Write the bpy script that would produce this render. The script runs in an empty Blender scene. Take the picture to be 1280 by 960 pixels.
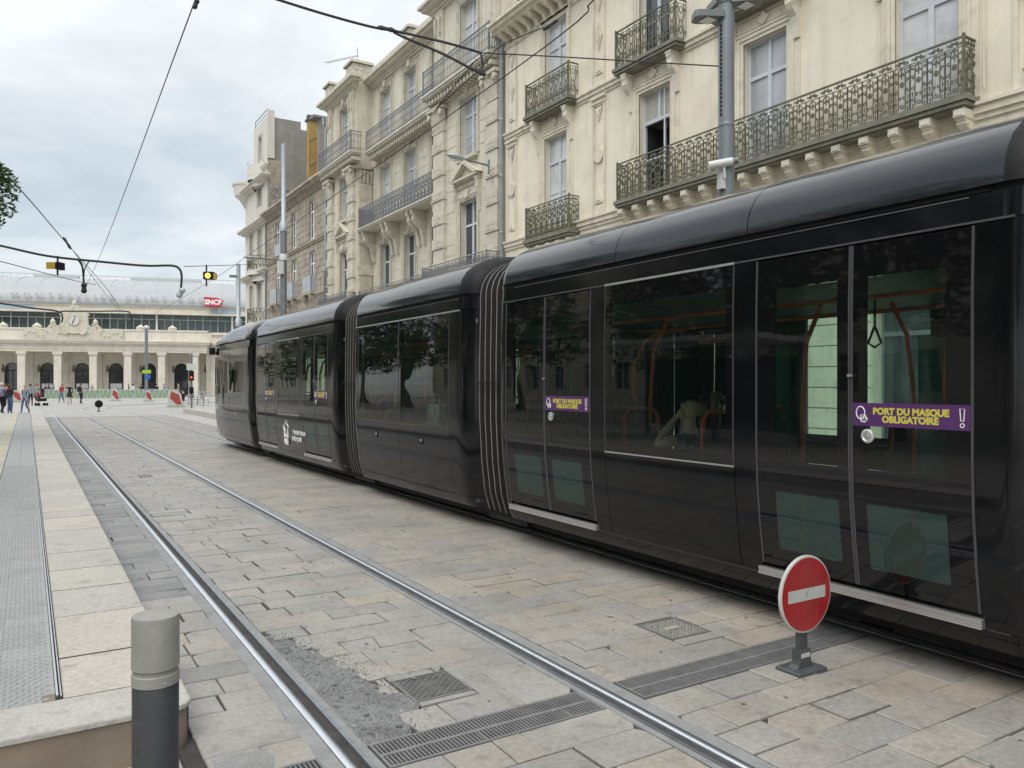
import bpy, math, random
from mathutils import Vector, Matrix, noise
R = random.Random(7)
SC = bpy.context.scene
COL = SC.collection
# ------------------------------------------------------------------ camera, sky, sun, exposure
CAM_H = 1.69; FPX = 980.0; TH = math.atan(606 / 980); SN, CS = math.sin(TH), math.cos(TH)
cd = bpy.data.cameras.new('camera'); cam = bpy.data.objects.new('camera', cd); COL.objects.link(cam)
cam.location = (0, 0, CAM_H); cam.rotation_euler = (math.radians(90), 0, -TH)
cd.sensor_width = 36; cd.lens = FPX / 1280 * 36; cd.clip_start = 0.05; cd.clip_end = 2000
SC.camera = cam
SC.view_settings.view_transform = 'Standard'; SC.view_settings.look = 'None'
SC.view_settings.exposure = 0.80; SC.view_settings.gamma = 1.0
SUN_EL, SUN_AZ = math.radians(58), math.radians(238)
W = bpy.data.worlds.new('World'); SC.world = W; W.use_nodes = True
nt = W.node_tree; nt.nodes.clear()
def N(t, **k):
    n = nt.nodes.new(t)
    for a, b in k.items(): setattr(n, a, b)
    return n
wo = N('ShaderNodeOutputWorld'); bg = N('ShaderNodeBackground'); sky = N('ShaderNodeTexSky')
sky.sky_type = 'NISHITA'; sky.sun_disc = False; sky.sun_elevation = SUN_EL; sky.sun_rotation = SUN_AZ
bg.inputs['Strength'].default_value = 0.1
tc = N('ShaderNodeTexCoord'); sx = N('ShaderNodeSeparateXYZ'); nt.links.new(tc.outputs['Generated'], sx.inputs[0])
# project the direction on a flat cloud layer so that the clouds flatten towards the horizon
mz = N('ShaderNodeMath', operation='MAXIMUM'); mz.inputs[1].default_value = 0.0; nt.links.new(sx.outputs['Z'], mz.inputs[0])
az = N('ShaderNodeMath', operation='ADD'); az.inputs[1].default_value = 0.22; nt.links.new(mz.outputs[0], az.inputs[0])
dv = N('ShaderNodeVectorMath', operation='DIVIDE'); cx = N('ShaderNodeCombineXYZ')
for i in range(3): nt.links.new(az.outputs[0], cx.inputs[i])
nt.links.new(tc.outputs['Generated'], dv.inputs[0]); nt.links.new(cx.outputs[0], dv.inputs[1])
n1 = N('ShaderNodeTexNoise'); n1.inputs['Scale'].default_value = 1.15; n1.inputs['Detail'].default_value = 5; n1.inputs['Roughness'].default_value = .56
n1.inputs['Distortion'].default_value = .35
nt.links.new(dv.outputs[0], n1.inputs['Vector'])
cr = N('ShaderNodeValToRGB'); e = cr.color_ramp.elements
e[0].position = .36; e[0].color = (3.5, 4.0, 4.35, 1); e[1].position = .64; e[1].color = (6.1, 6.35, 6.45, 1)
m_ = cr.color_ramp.elements.new(.5); m_.color = (4.8, 5.1, 5.25, 1)
nt.links.new(n1.outputs['Fac'], cr.inputs[0])
# an overcast sky is brighter overhead than at the horizon
zr = N('ShaderNodeMapRange'); zr.inputs['From Min'].default_value = .45; zr.inputs['From Max'].default_value = 1; zr.inputs['To Min'].default_value = 1.0; zr.inputs['To Max'].default_value = 1.55
nt.links.new(sx.outputs['Z'], zr.inputs['Value'])
mm = N('ShaderNodeVectorMath', operation='SCALE'); nt.links.new(cr.outputs[0], mm.inputs[0]); nt.links.new(zr.outputs[0], mm.inputs['Scale'])
mx = N('ShaderNodeMix', data_type='RGBA'); mx.inputs['Factor'].default_value = .9
nt.links.new(sky.outputs[0], mx.inputs[6]); nt.links.new(mm.outputs[0], mx.inputs[7])
nt.links.new(mx.outputs[2], bg.inputs['Color']); nt.links.new(bg.outputs[0], wo.inputs[0])
sl = bpy.data.lights.new('sun', 'SUN'); sl.energy = 1.5; sl.angle = math.radians(55); sl.color = (1, .96, .9)
so = bpy.data.objects.new('sun', sl); COL.objects.link(so)
sd = Vector((math.cos(SUN_EL) * math.sin(SUN_AZ), math.cos(SUN_EL) * math.cos(SUN_AZ), math.sin(SUN_EL)))
so.rotation_euler = sd.to_track_quat('Z', 'Y').to_euler(); so.location = sd * 40
SC.cycles.max_bounces = 8; SC.cycles.transparent_max_bounces = 16; SC.cycles.use_denoising = True

# ------------------------------------------------------------------ helpers
def gp(px, py, z=0.0):                     # ground point seen at a picture place
    Z = FPX * (CAM_H - z) / (py - 480); u = (px - 640) / FPX * Z
    return Vector((Z * SN + u * CS, Z * CS - u * SN, z))
def pz(px, py, Z):
    u = (px - 640) / FPX * Z
    return Vector((Z * SN + u * CS, Z * CS - u * SN, CAM_H + (480 - py) * Z / FPX))
def px_(px, py, X):                        # point on the plane X = const
    t = (px - 640) / FPX; Y = X * (CS - t * SN) / (SN + t * CS); Z = X * SN + Y * CS
    return Vector((X, Y, CAM_H + (480 - py) * Z / FPX))
WL = {}
def tag(o, label=None, cat=None, group=None, kind=None):
    if label: o['label'] = label
    if cat: o['category'] = cat
    if group: o['group'] = group
    if kind: o['kind'] = kind
    return o
def empty(name, loc=(0, 0, 0), rz=0, parent=None):
    o = bpy.data.objects.new(name, None); COL.objects.link(o); o.empty_display_size = .2
    loc = Vector(loc)
    if parent: o.parent = parent; o.location = loc - WL.get(parent, Vector()); WL[o] = loc
    else: o.location = loc; o.rotation_euler[2] = rz; WL[o] = loc if rz == 0 else Vector()
    return o
class MB:
    def __init__(s): s.v = []; s.f = []; s.m = []; s.t = []; s.tint = None
    def _a(s, vs, fs, m=0):
        b = len(s.v); s.v += [tuple(v) for v in vs]; s.t += [s.tint or 0.5] * len(vs)
        for f in fs: s.f.append(tuple(b + i for i in f)); s.m.append(m)
        return s
    def box(s, x0, x1, y0, y1, z0, z1, m=0):
        if x0 > x1: x0, x1 = x1, x0
        if y0 > y1: y0, y1 = y1, y0
        if z0 > z1: z0, z1 = z1, z0
        return s._a([(x0, y0, z0), (x1, y0, z0), (x1, y1, z0), (x0, y1, z0), (x0, y0, z1), (x1, y0, z1), (x1, y1, z1), (x0, y1, z1)],
                    [(0, 3, 2, 1), (4, 5, 6, 7), (0, 1, 5, 4), (1, 2, 6, 5), (2, 3, 7, 6), (3, 0, 4, 7)], m)
    def cbox(s, x0, x1, y0, y1, z0, z1, c=.01, m=0):      # box with chamfered top and sides
        if x0 > x1: x0, x1 = x1, x0
        if y0 > y1: y0, y1 = y1, y0
        return s.slab([(x0, y0), (x1, y0), (x1, y1), (x0, y1)], z0, z1, c, m)
    def slab(s, poly, z0, z1, c=.01, m=0, jit=None):      # polygon CCW seen from above, chamfered top
        n = len(poly); cx = sum(p[0] for p in poly) / n; cy = sum(p[1] for p in poly) / n
        vs = [(x, y, z0) for x, y in poly]; vs += [(x, y, z1 - c + (jit[i] if jit else 0)) for i, (x, y) in enumerate(poly)]
        for i, (x, y) in enumerate(poly):
            d = math.hypot(cx - x, cy - y) or 1
            vs.append((x + (cx - x) / d * c * 1.4, y + (cy - y) / d * c * 1.4, z1 + (jit[i] if jit else 0)))
        fs = [tuple(2 * n + i for i in range(n))]
        for k in (0, 1):
            for i in range(n): j = (i + 1) % n; fs.append((k * n + i, k * n + j, (k + 1) * n + j, (k + 1) * n + i))
        return s._a(vs, fs, m)
    def prism(s, pts, vec, m=0):                          # extrude a planar outline by vec
        n = len(pts); vec = Vector(vec); a = [Vector(p) for p in pts]
        vs = a + [p + vec for p in a]
        fs = [tuple(reversed(range(n))), tuple(range(n, 2 * n))] + [(i, (i + 1) % n, n + (i + 1) % n, n + i) for i in range(n)]
        return s._a(vs, fs, m)
    def tube(s, pts, r, n=6, m=0, cap=True):
        pts = [Vector(p) for p in pts]; rs = r if isinstance(r, (list, tuple)) else [r] * len(pts)
        vs = []; up = None
        for i, p in enumerate(pts):
            d = (pts[min(i + 1, len(pts) - 1)] - pts[max(i - 1, 0)])
            d = d.normalized() if d.length > 1e-9 else Vector((0, 0, 1))
            if up is None: up = Vector((0, 0, 1)) if abs(d.z) < .9 else Vector((1, 0, 0))
            a = d.cross(up); a = a.normalized() if a.length > 1e-6 else Vector((1, 0, 0)); b = a.cross(d).normalized(); up = b
            for k in range(n):
                t = 2 * math.pi * (k + .5) / n; vs.append(p + (a * math.cos(t) + b * math.sin(t)) * rs[i])
        fs = []
        for i in range(len(pts) - 1):
            for k in range(n):
                l = (k + 1) % n; fs.append((i * n + k, i * n + l, (i + 1) * n + l, (i + 1) * n + k))
        if cap: fs += [tuple(reversed(range(n))), tuple((len(pts) - 1) * n + k for k in range(n))]
        return s._a(vs, fs, m)
    def lathe(s, prof, c=(0, 0), n=24, m=0, ax='z', base=0):
        vs = []
        for r, z in prof:
            for k in range(n):
                t = 2 * math.pi * k / n; a, b = r * math.cos(t), r * math.sin(t)
                vs.append({'z': (c[0] + a, c[1] + b, base + z), 'y': (c[0] + a, base + z, c[1] + b), 'x': (base + z, c[0] + a, c[1] + b)}[ax])
        fs = [tuple(range(n))[::-1]]
        for i in range(len(prof) - 1):
            for k in range(n): l = (k + 1) % n; fs.append((i * n + k, i * n + l, (i + 1) * n + l, (i + 1) * n + k))
        fs.append(tuple((len(prof) - 1) * n + k for k in range(n)))
        return s._a(vs, fs, m)
    def grid(s, rows, m=0):                               # list of rows of points -> surface
        n = len(rows[0]); vs = [p for r in rows for p in r]
        fs = [(i * n + j, i * n + j + 1, (i + 1) * n + j + 1, (i + 1) * n + j) for i in range(len(rows) - 1) for j in range(n - 1)]
        return s._a(vs, fs, m)
    def build(s, name, mats, parent=None, smooth=False, world=True, angle=35):
        me = bpy.data.meshes.new(name)
        off = WL.get(parent, Vector()) if (parent and world) else Vector()
        if off.length: s.v = [(a - off.x, b - off.y, c - off.z) for a, b, c in s.v]
        me.from_pydata(s.v, [], s.f)
        if not isinstance(mats, (list, tuple)): mats = [mats]
        for m in mats: me.materials.append(m)
        if len(mats) > 1: me.polygons.foreach_set('material_index', s.m)
        if s.tint is not None:
            a = me.attributes.new('tint', 'FLOAT', 'POINT'); a.data.foreach_set('value', s.t)
        if smooth:
            me.polygons.foreach_set('use_smooth', [True] * len(me.polygons))
            try: me.set_sharp_from_angle(angle=math.radians(angle))
            except Exception: pass
        me.update()
        o = bpy.data.objects.new(name, me); COL.objects.link(o)
        if parent: o.parent = parent
        WL[o] = off if parent else Vector()
        return o
def copy_tree(o, parent=None):
    c = o.copy(); COL.objects.link(c)
    if parent: c.parent = parent
    for ch in list(o.children): copy_tree(ch, c)
    return c
def text_mesh(name, body, size, mat, mtx, parent=None, align='CENTER', extrude=.0015, xs=1.0, bold=0.0, spacing=1.0):
    cu = bpy.data.curves.new(name, 'FONT'); cu.body = body; cu.size = size; cu.align_x = align; cu.align_y = 'CENTER'
    cu.extrude = extrude; cu.offset = bold; cu.resolution_u = 3; cu.space_character = spacing
    t = bpy.data.objects.new(name, cu); COL.objects.link(t)
    dg = bpy.context.evaluated_depsgraph_get(); dg.update(); me = bpy.data.meshes.new_from_object(t.evaluated_get(dg))
    bpy.data.objects.remove(t); bpy.data.curves.remove(cu)
    me.transform(mtx @ Matrix.Diagonal((xs, 1, 1, 1))); me.materials.clear(); me.materials.append(mat)
    if parent: me.transform(Matrix.Translation(-WL.get(parent, Vector())))
    o = bpy.data.objects.new(name, me); COL.objects.link(o)
    if parent: o.parent = parent
    WL[o] = WL.get(parent, Vector())
    return o
def face_street(x, y, z, rot=0):            # text frame on a wall that faces the street (normal -X), reading towards -Y
    return Matrix.Translation((x, y, z)) @ Matrix.Rotation(-math.pi / 2, 4, 'Z') @ Matrix.Rotation(math.pi / 2, 4, 'X') @ Matrix.Rotation(rot, 4, 'Z')

# ------------------------------------------------------------------ materials
MATS = {}
def M(name, col, rough=.6, var=.12, scale=3., bump=0., bscale=40., metal=0., spec=.5, dirt=None, coat=0., tint=None, streak=None, fine=0., stretch=None, isl=0.):
    if name in MATS: return MATS[name]
    m = bpy.data.materials.new(name); m.use_nodes = True; T = m.node_tree; b = T.nodes['Principled BSDF']
    L = T.links.new
    def n(t, **k):
        x = T.nodes.new(t)
        for a, c in k.items(): setattr(x, a, c)
        return x
    geo = n('ShaderNodeNewGeometry'); pos = geo.outputs['Position']
    if stretch:
        vm = n('ShaderNodeVectorMath', operation='MULTIPLY'); vm.inputs[1].default_value = stretch; L(pos, vm.inputs[0]); pos = vm.outputs[0]
    def noise_(sc, det=4, src=None, ro=.55):
        x = n('ShaderNodeTexNoise'); x.inputs['Scale'].default_value = sc; x.inputs['Detail'].default_value = det; x.inputs['Roughness'].default_value = ro
        L(src or pos, x.inputs['Vector']); return x.outputs['Fac']
    def ramp(src, a, b_):
        x = n('ShaderNodeMapRange'); x.inputs['From Min'].default_value = a; x.inputs['From Max'].default_value = b_; L(src, x.inputs['Value']); return x.outputs[0]
    def mul(c, fac, lo, hi):                 # colour times a value running lo..hi
        x = n('ShaderNodeMapRange'); x.inputs['From Min'].default_value = 0; x.inputs['From Max'].default_value = 1
        x.inputs['To Min'].default_value = lo; x.inputs['To Max'].default_value = hi; L(fac, x.inputs['Value'])
        y = n('ShaderNodeVectorMath', operation='SCALE'); L(c, y.inputs[0]); L(x.outputs[0], y.inputs['Scale']); return y.outputs[0]
    def mix(fac, c1, c2):
        x = n('ShaderNodeMix', data_type='RGBA'); L(fac, x.inputs['Factor']); L(c1, x.inputs[6])
        if isinstance(c2, tuple): x.inputs[7].default_value = (*c2, 1)
        else: L(c2, x.inputs[7])
        return x.outputs[2]
    rgb = n('ShaderNodeRGB'); rgb.outputs[0].default_value = (*col, 1); c = rgb.outputs[0]
    if tint:                                 # second and third stone colours picked by the vertex value
        at = n('ShaderNodeAttribute', attribute_name='tint'); cr_ = n('ShaderNodeValToRGB'); cr_.color_ramp.interpolation = 'LINEAR'
        el = cr_.color_ramp.elements; el[0].color = (*tint[0], 1); el[1].color = (*tint[-1], 1)
        for i, tcx in enumerate(tint[1:-1]): z = el.new((i + 1) / (len(tint) - 1)); z.color = (*tcx, 1)
        L(at.outputs['Fac'], cr_.inputs[0]); c = cr_.outputs[0]
    if isl: c = mul(c, geo.outputs['Random Per Island'], 1 - isl, 1 + isl)
    if var: c = mul(c, ramp(noise_(scale), .3, .7), 1 - var, 1 + var)
    if fine: c = mul(c, ramp(noise_(scale * 24, 3), .3, .7), 1 - fine, 1 + fine)
    if dirt: c = mix(mathmul(T, ramp(noise_(dirt[1], 6, ro=.65), dirt[3] if len(dirt) > 3 else .5, .78), dirt[2]), c, dirt[0])
    if streak:                               # rain streaks run down a wall
        vm = n('ShaderNodeVectorMath', operation='MULTIPLY'); vm.inputs[1].default_value = (2.2, 2.2, .16); L(geo.outputs['Position'], vm.inputs[0])
        c = mix(mathmul(T, ramp(noise_(1.6, 5, vm.outputs[0], .6), .5, .8), streak[1]), c, streak[0])
    L(c, b.inputs['Base Color'])
    b.inputs['Roughness'].default_value = rough; b.inputs['Metallic'].default_value = metal; b.inputs['Specular IOR Level'].default_value = spec
    b.inputs['Coat Weight'].default_value = coat; b.inputs['Coat Roughness'].default_value = .04
    if rough > .1 and var:
        rr = n('ShaderNodeMapRange'); rr.inputs['To Min'].default_value = rough * .82; rr.inputs['To Max'].default_value = min(1, rough * 1.15)
        L(noise_(scale * 3.1), rr.inputs['Value']); L(rr.outputs[0], b.inputs['Roughness'])
    if bump:
        bp = n('ShaderNodeBump'); bp.inputs['Strength'].default_value = 1; bp.inputs['Distance'].default_value = bump
        L(noise_(bscale, 5, ro=.6), bp.inputs['Height']); L(bp.outputs[0], b.inputs['Normal'])
    MATS[name] = m; return m
def mathmul(T, a, k):
    x = T.nodes.new('ShaderNodeMath'); x.operation = 'MULTIPLY'; x.inputs[1].default_value = k; T.links.new(a, x.inputs[0]); return x.outputs[0]
def glass_mat(name, tint, ior=1.7, rough=0.0, lit_veil=(.1, .2, .16), amt=.08):
    m = bpy.data.materials.new(name); m.use_nodes = True; T = m.node_tree; T.nodes.clear()
    o = T.nodes.new('ShaderNodeOutputMaterial'); mx = T.nodes.new('ShaderNodeMixShader'); fr = T.nodes.new('ShaderNodeFresnel'); fr.inputs[0].default_value = ior
    tr = T.nodes.new('ShaderNodeBsdfTransparent'); tr.inputs[0].default_value = (*tint, 1); gl = T.nodes.new('ShaderNodeBsdfGlossy'); gl.inputs['Roughness'].default_value = rough
    g = T.nodes.new('ShaderNodeNewGeometry'); nn = T.nodes.new('ShaderNodeTexNoise'); nn.inputs['Scale'].default_value = 1.1; nn.inputs['Detail'].default_value = 1
    bp = T.nodes.new('ShaderNodeBump'); bp.inputs['Distance'].default_value = .004; L = T.links.new   # the panes are not quite flat
    L(g.outputs['Position'], nn.inputs['Vector']); L(nn.outputs['Fac'], bp.inputs['Height']); L(bp.outputs[0], gl.inputs['Normal'])
    df = T.nodes.new('ShaderNodeBsdfDiffuse'); df.inputs[0].default_value = (*lit_veil, 1); m2 = T.nodes.new('ShaderNodeMixShader'); m2.inputs[0].default_value = amt; L(tr.outputs[0], m2.inputs[1]); L(df.outputs[0], m2.inputs[2])  # diffuse colour in the pane stands in for light seen through the glass
    L(fr.outputs[0], mx.inputs[0]); L(m2.outputs[0], mx.inputs[1]); L(gl.outputs[0], mx.inputs[2]); L(mx.outputs[0], o.inputs[0])
    MATS[name] = m; return m
def emit_mat(name, col, s):
    m = bpy.data.materials.new(name); m.use_nodes = True; b = m.node_tree.nodes['Principled BSDF']
    b.inputs['Base Color'].default_value = (*col, 1); b.inputs['Emission Color'].default_value = (*col, 1); b.inputs['Emission Strength'].default_value = s
    return m
m_pave = M('paving_stone', (.4, .38, .35), .5, .15, 1.3, .0022, 60, tint=[(.19, .186, .18), (.262, .252, .236), (.305, .29, .265), (.33, .30, .262), (.35, .305, .255)], dirt=((.12, .11, .10), 7, .7, .53), fine=.13, spec=.45)
m_pavegrey = M('paving_stone_grey', (.3, .3, .3), .6, .12, 2.5, .002, 60, tint=[(.20, .20, .195), (.245, .242, .235), (.29, .282, .268)], dirt=((.1, .1, .1), 8, .5), fine=.1)
m_bed = M('paving_bed', (.045, .042, .04), .9, .3, 8, .004, 80, fine=.3)
m_plaza = M('plaza_paving', (.4, .385, .36), .55, .12, .5, .001, 30, fine=.08, dirt=((.22, .21, .2), 1.5, .5))
m_mortar = M('rail_mortar', (.25, .25, .25), .7, .14, 5, .0012, 70, fine=.12, dirt=((.12, .12, .12), 6, .4))
m_rail = M('rail_steel', (.82, .84, .87), .34, .10, 12, .0004, 30, metal=1, stretch=(8, .6, 8), fine=.12)
m_railside = M('rail_side', (.36, .38, .41), .42, .15, 10, .0008, 60, metal=.85)
m_groove = M('rail_groove', (.045, .038, .033), .75, .3, 10, .002, 70)
m_slabw = M('platform_stone', (.45, .42, .38), .6, .09, 1.3, .002, 70, fine=.14, tint=[(.37, .345, .31), (.43, .405, .365), (.455, .415, .36)], dirt=((.2, .185, .17), 6, .8, .55))
m_kerb = M('platform_kerb', (.44, .415, .38), .65, .10, 2, .002, 60, fine=.15, dirt=((.25, .23, .21), 10, .6))
m_kerbside = M('platform_side', (.24, .195, .15), .75, .2, 3, .002, 40, dirt=((.2, .13, .07), 2.5, .7), streak=((.16, .12, .08), .5))
m_tact = M('tactile_paving', (.33, .335, .33), .6, .12, 3, .0015, 60, fine=.12, dirt=((.16, .165, .17), 3, .6))
m_gravel = M('gravel', (.20, .20, .20), .8, .12, 14, .003, 200, fine=.4, isl=.5, dirt=((.08, .075, .07), 3.5, .7))
m_conc = M('aggregate_concrete', (.27, .265, .255), .8, .15, 6, .004, 130, fine=.3)
m_iron = M('cast_iron', (.20, .20, .19), .5, .2, 12, .001, 90, metal=.3, dirt=((.16, .14, .11), 10, .6), fine=.12)
m_void = M('dark_void', (.008, .008, .008), .9, 0)
m_grate = M('grate_steel', (.21, .21, .207), .55, .16, 9, .0006, 90, metal=.15, fine=.1)
m_black = M('tram_black_paint', (.004, .0045, .0055), .11, .1, 1.5, coat=.1, spec=.36, dirt=((.013, .013, .0135), 1.8, .6))
m_roofp = M('tram_roof_paint', (.010, .011, .014), .13, .25, 1.2, coat=.5, spec=.45, stretch=(1, .3, 1), dirt=((.03, .03, .033), 2.2, .5))
m_frit = M('glass_border_black', (.005, .005, .006), .03, 0, spec=.5, coat=0)
m_rubber = M('black_rubber', (.010, .010, .011), .55, .1, 5, spec=.2)
m_dfr = M('door_frame_grey', (.09, .09, .095), .35, .08, 4, metal=.4)
m_alu = M('aluminium', (.66, .66, .65), .33, .08, 8, .0004, 50, metal=.85, stretch=(8, .5, 20), fine=.06)
m_bell = M('bellows_grey', (.21, .198, .18), .6, .12, 6, .001, 40)
m_belld = M('bellows_dark', (.02, .02, .02), .7, .1, 6)
m_tglass = glass_mat('tram_glass', (.76, .94, .86), 1.6, lit_veil=(.10, .18, .15), amt=.025)
m_tglassl = glass_mat('tram_glass_low', (.36, .56, .48), 1.5, lit_veil=(.11, .19, .17), amt=.26)
m_teal = M('interior_green', (.07, .30, .23), .45, .1, 4)
m_intl = M('interior_light', (.17, .20, .19), .5, .06, 3)
m_intd = M('interior_dark', (.03, .035, .04), .6, .1, 3)
m_intb = M('interior_blue', (.02, .04, .12), .4, .1, 4)
m_red = M('grab_rail_orange_red', (.62, .11, .04), .35, .08, 6, coat=.3)
m_seat = M('seat_fabric', (.05, .03, .07), .85, .2, 20)
m_white = M('white_print', (.8, .8, .8), .5, .03)
m_purple = M('sticker_purple', (.085, .028, .12), .35, .05, 6)
m_yellow = M('sticker_yellow', (.55, .49, .08), .45, .03)
m_signred = M('sign_red', (.36, .016, .020), .4, .15, 7, coat=.1, dirt=((.20, .05, .045), 11, .7), fine=.10, streak=((.30, .10, .09), .35))
m_signwhite = M('sign_white', (.50, .50, .47), .4, .08, 8, dirt=((.35, .34, .3), 12, .4))
m_post = M('sign_post_grey', (.075, .08, .085), .55, .15, 10, .0008, 70, dirt=((.15, .14, .13), 6, .5))
m_bolb = M('bollard_body_paint', (.045, .046, .048), .5, .12, 4, .0006, 160, spec=.45, dirt=((.11, .105, .1), 14, .6, .6), fine=.15)
m_bolc = M('bollard_cap_paint', (.27, .265, .235), .45, .06, 4, .0003, 120, dirt=((.16, .15, .13), 9, .6), fine=.05)
m_mast = M('mast_paint', (.20, .215, .23), .45, .08, 3, metal=.3, dirt=((.13, .14, .15), 4, .4))
m_mastl = M('mast_paint_light', (.42, .45, .48), .45, .06, 3, metal=.2)
m_cable = M('cable_black', (.02, .02, .022), .6, 0)
m_wire = M('wire_copper_dark', (.05, .045, .04), .5, 0, metal=.5)
m_lamp = M('lamp_housing', (.16, .17, .18), .4, .06, 5)
m_wcam = M('camera_white', (.6, .6, .58), .4, .06, 5)
# facades
m_f1 = M('facade_cream_render', (.76, .70, .575), .85, .06, .8, .0015, 25, streak=((.36, .33, .26), .45), dirt=((.45, .41, .32), 1.1, .45), fine=.03)
m_f1t = M('facade_cream_stone', (.70, .645, .53), .8, .07, 2, .002, 30, dirt=((.30, .28, .23), 3, .55), streak=((.33, .31, .26), .5))
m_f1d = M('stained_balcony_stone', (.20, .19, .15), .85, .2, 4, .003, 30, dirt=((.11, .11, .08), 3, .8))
m_f2 = M('facade_ashlar', (.63, .585, .485), .85, .08, 1.2, .002, 25, streak=((.30, .28, .23), .5), dirt=((.38, .35, .28), 2, .5))
m_f2t = M('carved_stone', (.58, .54, .45), .85, .1, 3, .004, 22, dirt=((.24, .22, .18), 4, .6))
m_f3 = M('facade_brown_stone', (.36, .315, .26), .9, .22, 2.2, .006, 14, dirt=((.14, .115, .095), 2.5, .8), isl=.22)
m_f4 = M('facade_pale_render', (.62, .59, .53), .85, .05, 1, .001, 20, streak=((.42, .4, .35), .4))
m_party = M('party_wall_grey', (.27, .255, .225), .9, .14, .7, .004, 12, dirt=((.17, .16, .14), 1.2, .7), streak=((.16, .15, .13), .5))
m_must = M('mustard_render', (.38, .25, .09), .85, .14, 2, .003, 15, dirt=((.16, .09, .03), 2.6, .8, .58))
m_pane = M('window_pane_glass', (.37, .39, .41), .06, .35, .7, spec=.75, coat=.4)
m_paned = M('window_pane_dark', (.045, .05, .06), .05, .3, .8, spec=.75, coat=.4)
m_wfr = M('window_frame_blue_grey', (.56, .59, .63), .5, .05, 5)
m_shut = M('shutter_grey', (.40, .39, .35), .7, .1, 8)
m_ironb = M('balcony_iron_green', (.12, .12, .08), .7, .35, 9, .001, 60, dirt=((.30, .29, .19), 8, .55))
m_ironf = M('iron_infill_strip', (.50, .49, .38), .6, .1, 8)
m_irong = M('balcony_iron_grey', (.17, .185, .205), .6, .2, 9)
m_zinc = M('zinc_pipe', (.33, .36, .39), .45, .1, 3, metal=.4, dirt=((.2, .21, .22), 4, .4))
m_roof = M('roof_zinc', (.22, .23, .24), .6, .1, 2)
m_tile = M('roof_tile_dull', (.28, .2, .15), .85, .15, 4)
m_stn = M('station_stone', (.68, .635, .55), .85, .06, .8, .003, 10, dirt=((.36, .32, .25), 1.2, .5), streak=((.36, .33, .28), .4))
m_stroof = M('station_roof_white', (.36, .37, .385), .5, .04, .5, stretch=(1, 1, 1))
m_stglass = M('station_glass', (.06, .085, .085), .08, .5, .5, spec=.7)
m_stmet = M('station_metal', (.45, .5, .48), .5, .05, 3)
m_leaf = M('foliage_leaf', (.065, .12, .032), .6, .3, 1.2, isl=.45, spec=.3)
m_bark = M('bark', (.13, .11, .085), .9, .25, 6, .01, 18)
m_grn = M('barrier_green_print', (.13, .24, .13), .6, .2, 5)
m_mesh = M('barrier_pale_print', (.33, .40, .32), .6, .08, 5)

# ================================================================== GROUND AND TRACKS
b = MB(); b.box(-150, 250, -60, 320, -.4, -.05); g = b.build('ground', m_plaza); tag(g, 'pale grey ground under the whole square and street', kind='structure')
RAILS = [1.244, 2.678, 4.94, 6.375]          # gauge faces
def curve_x(y): return -((y - 58) / 9) ** 2 * .35 if y > 58 else 0.0
def strip(mb, x0, x1, y0, y1, z, m=0, zlow=-.06):
    ys = [y0]
    while ys[-1] < y1: ys.append(min(y1, ys[-1] + (8 if ys[-1] < 50 else 3)))
    for a, c in zip(ys, ys[1:]):
        mb._a([(x0 + curve_x(a), a, z), (x1 + curve_x(a), a, z), (x1 + curve_x(c), c, z), (x0 + curve_x(c), c, z),
               (x0 + curve_x(a), a, zlow), (x1 + curve_x(a), a, zlow), (x1 + curve_x(c), c, zlow), (x0 + curve_x(c), c, zlow)],
              [(0, 1, 2, 3), (0, 3, 7, 4), (1, 5, 6, 2), (0, 4, 5, 1), (2, 6, 7, 3)], m)
RL = ['left rail of the empty track, beside the platform edge', 'right rail of the empty track, between the two manhole covers',
      'rail under the near side of the black tram', 'rail under the far side of the black tram']
for i, gx in enumerate(RAILS):
    s = 1 if i % 2 == 0 else -1              # groove lies on this side of the gauge face
    r = MB(); a, c = gx, gx
    def sp(d0, d1, z, m):
        x0, x1 = sorted((gx + s * d0, gx + s * d1)); strip(r, x0, x1, -6, 80, z, m)
    
    hp = [(-.052, -.004), (-.049, .002), (-.040, .0048), (-.026, .0058), (-.012, .0045), (-.005, .001), (-.0005, -.008), (0, -.04)]
    ysr = [-6 + 4 * q for q in range(17)] + [60 + 2 * q for q in range(11)]
    r.grid([[(gx + s * d + curve_x(yy), yy, z) for d, z in hp][::s] for yy in ysr], 0); sp(0, .046, -.038, 2); sp(.046, .066, .001, 1)
    o = r.build('tram_rail', [m_rail, m_railside, m_groove], None, True, angle=40); tag(o, RL[i], 'rail', 'tram rails')
mo = MB()
for i, gx in enumerate(RAILS):
    s = 1 if i % 2 == 0 else -1; wide = .075 if i != 1 else .085
    for d0, d1 in ((-.052 - wide, -.053), (.067, .105)):
        x0, x1 = sorted((gx + s * d0, gx + s * d1)); strip(mo, x0, x1, -6, 46, -.003)
o = mo.build('rail_mortar_band', m_mortar); tag(o, 'smooth grey mortar bands along the rails', kind='structure')
b = MB(); b.box(.60, 14.4, -6, 46, -.06, -.016); pav = b.build('track_paving', m_bed); tag(pav, 'stone paving of the tram tracks and street', kind='structure')
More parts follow.
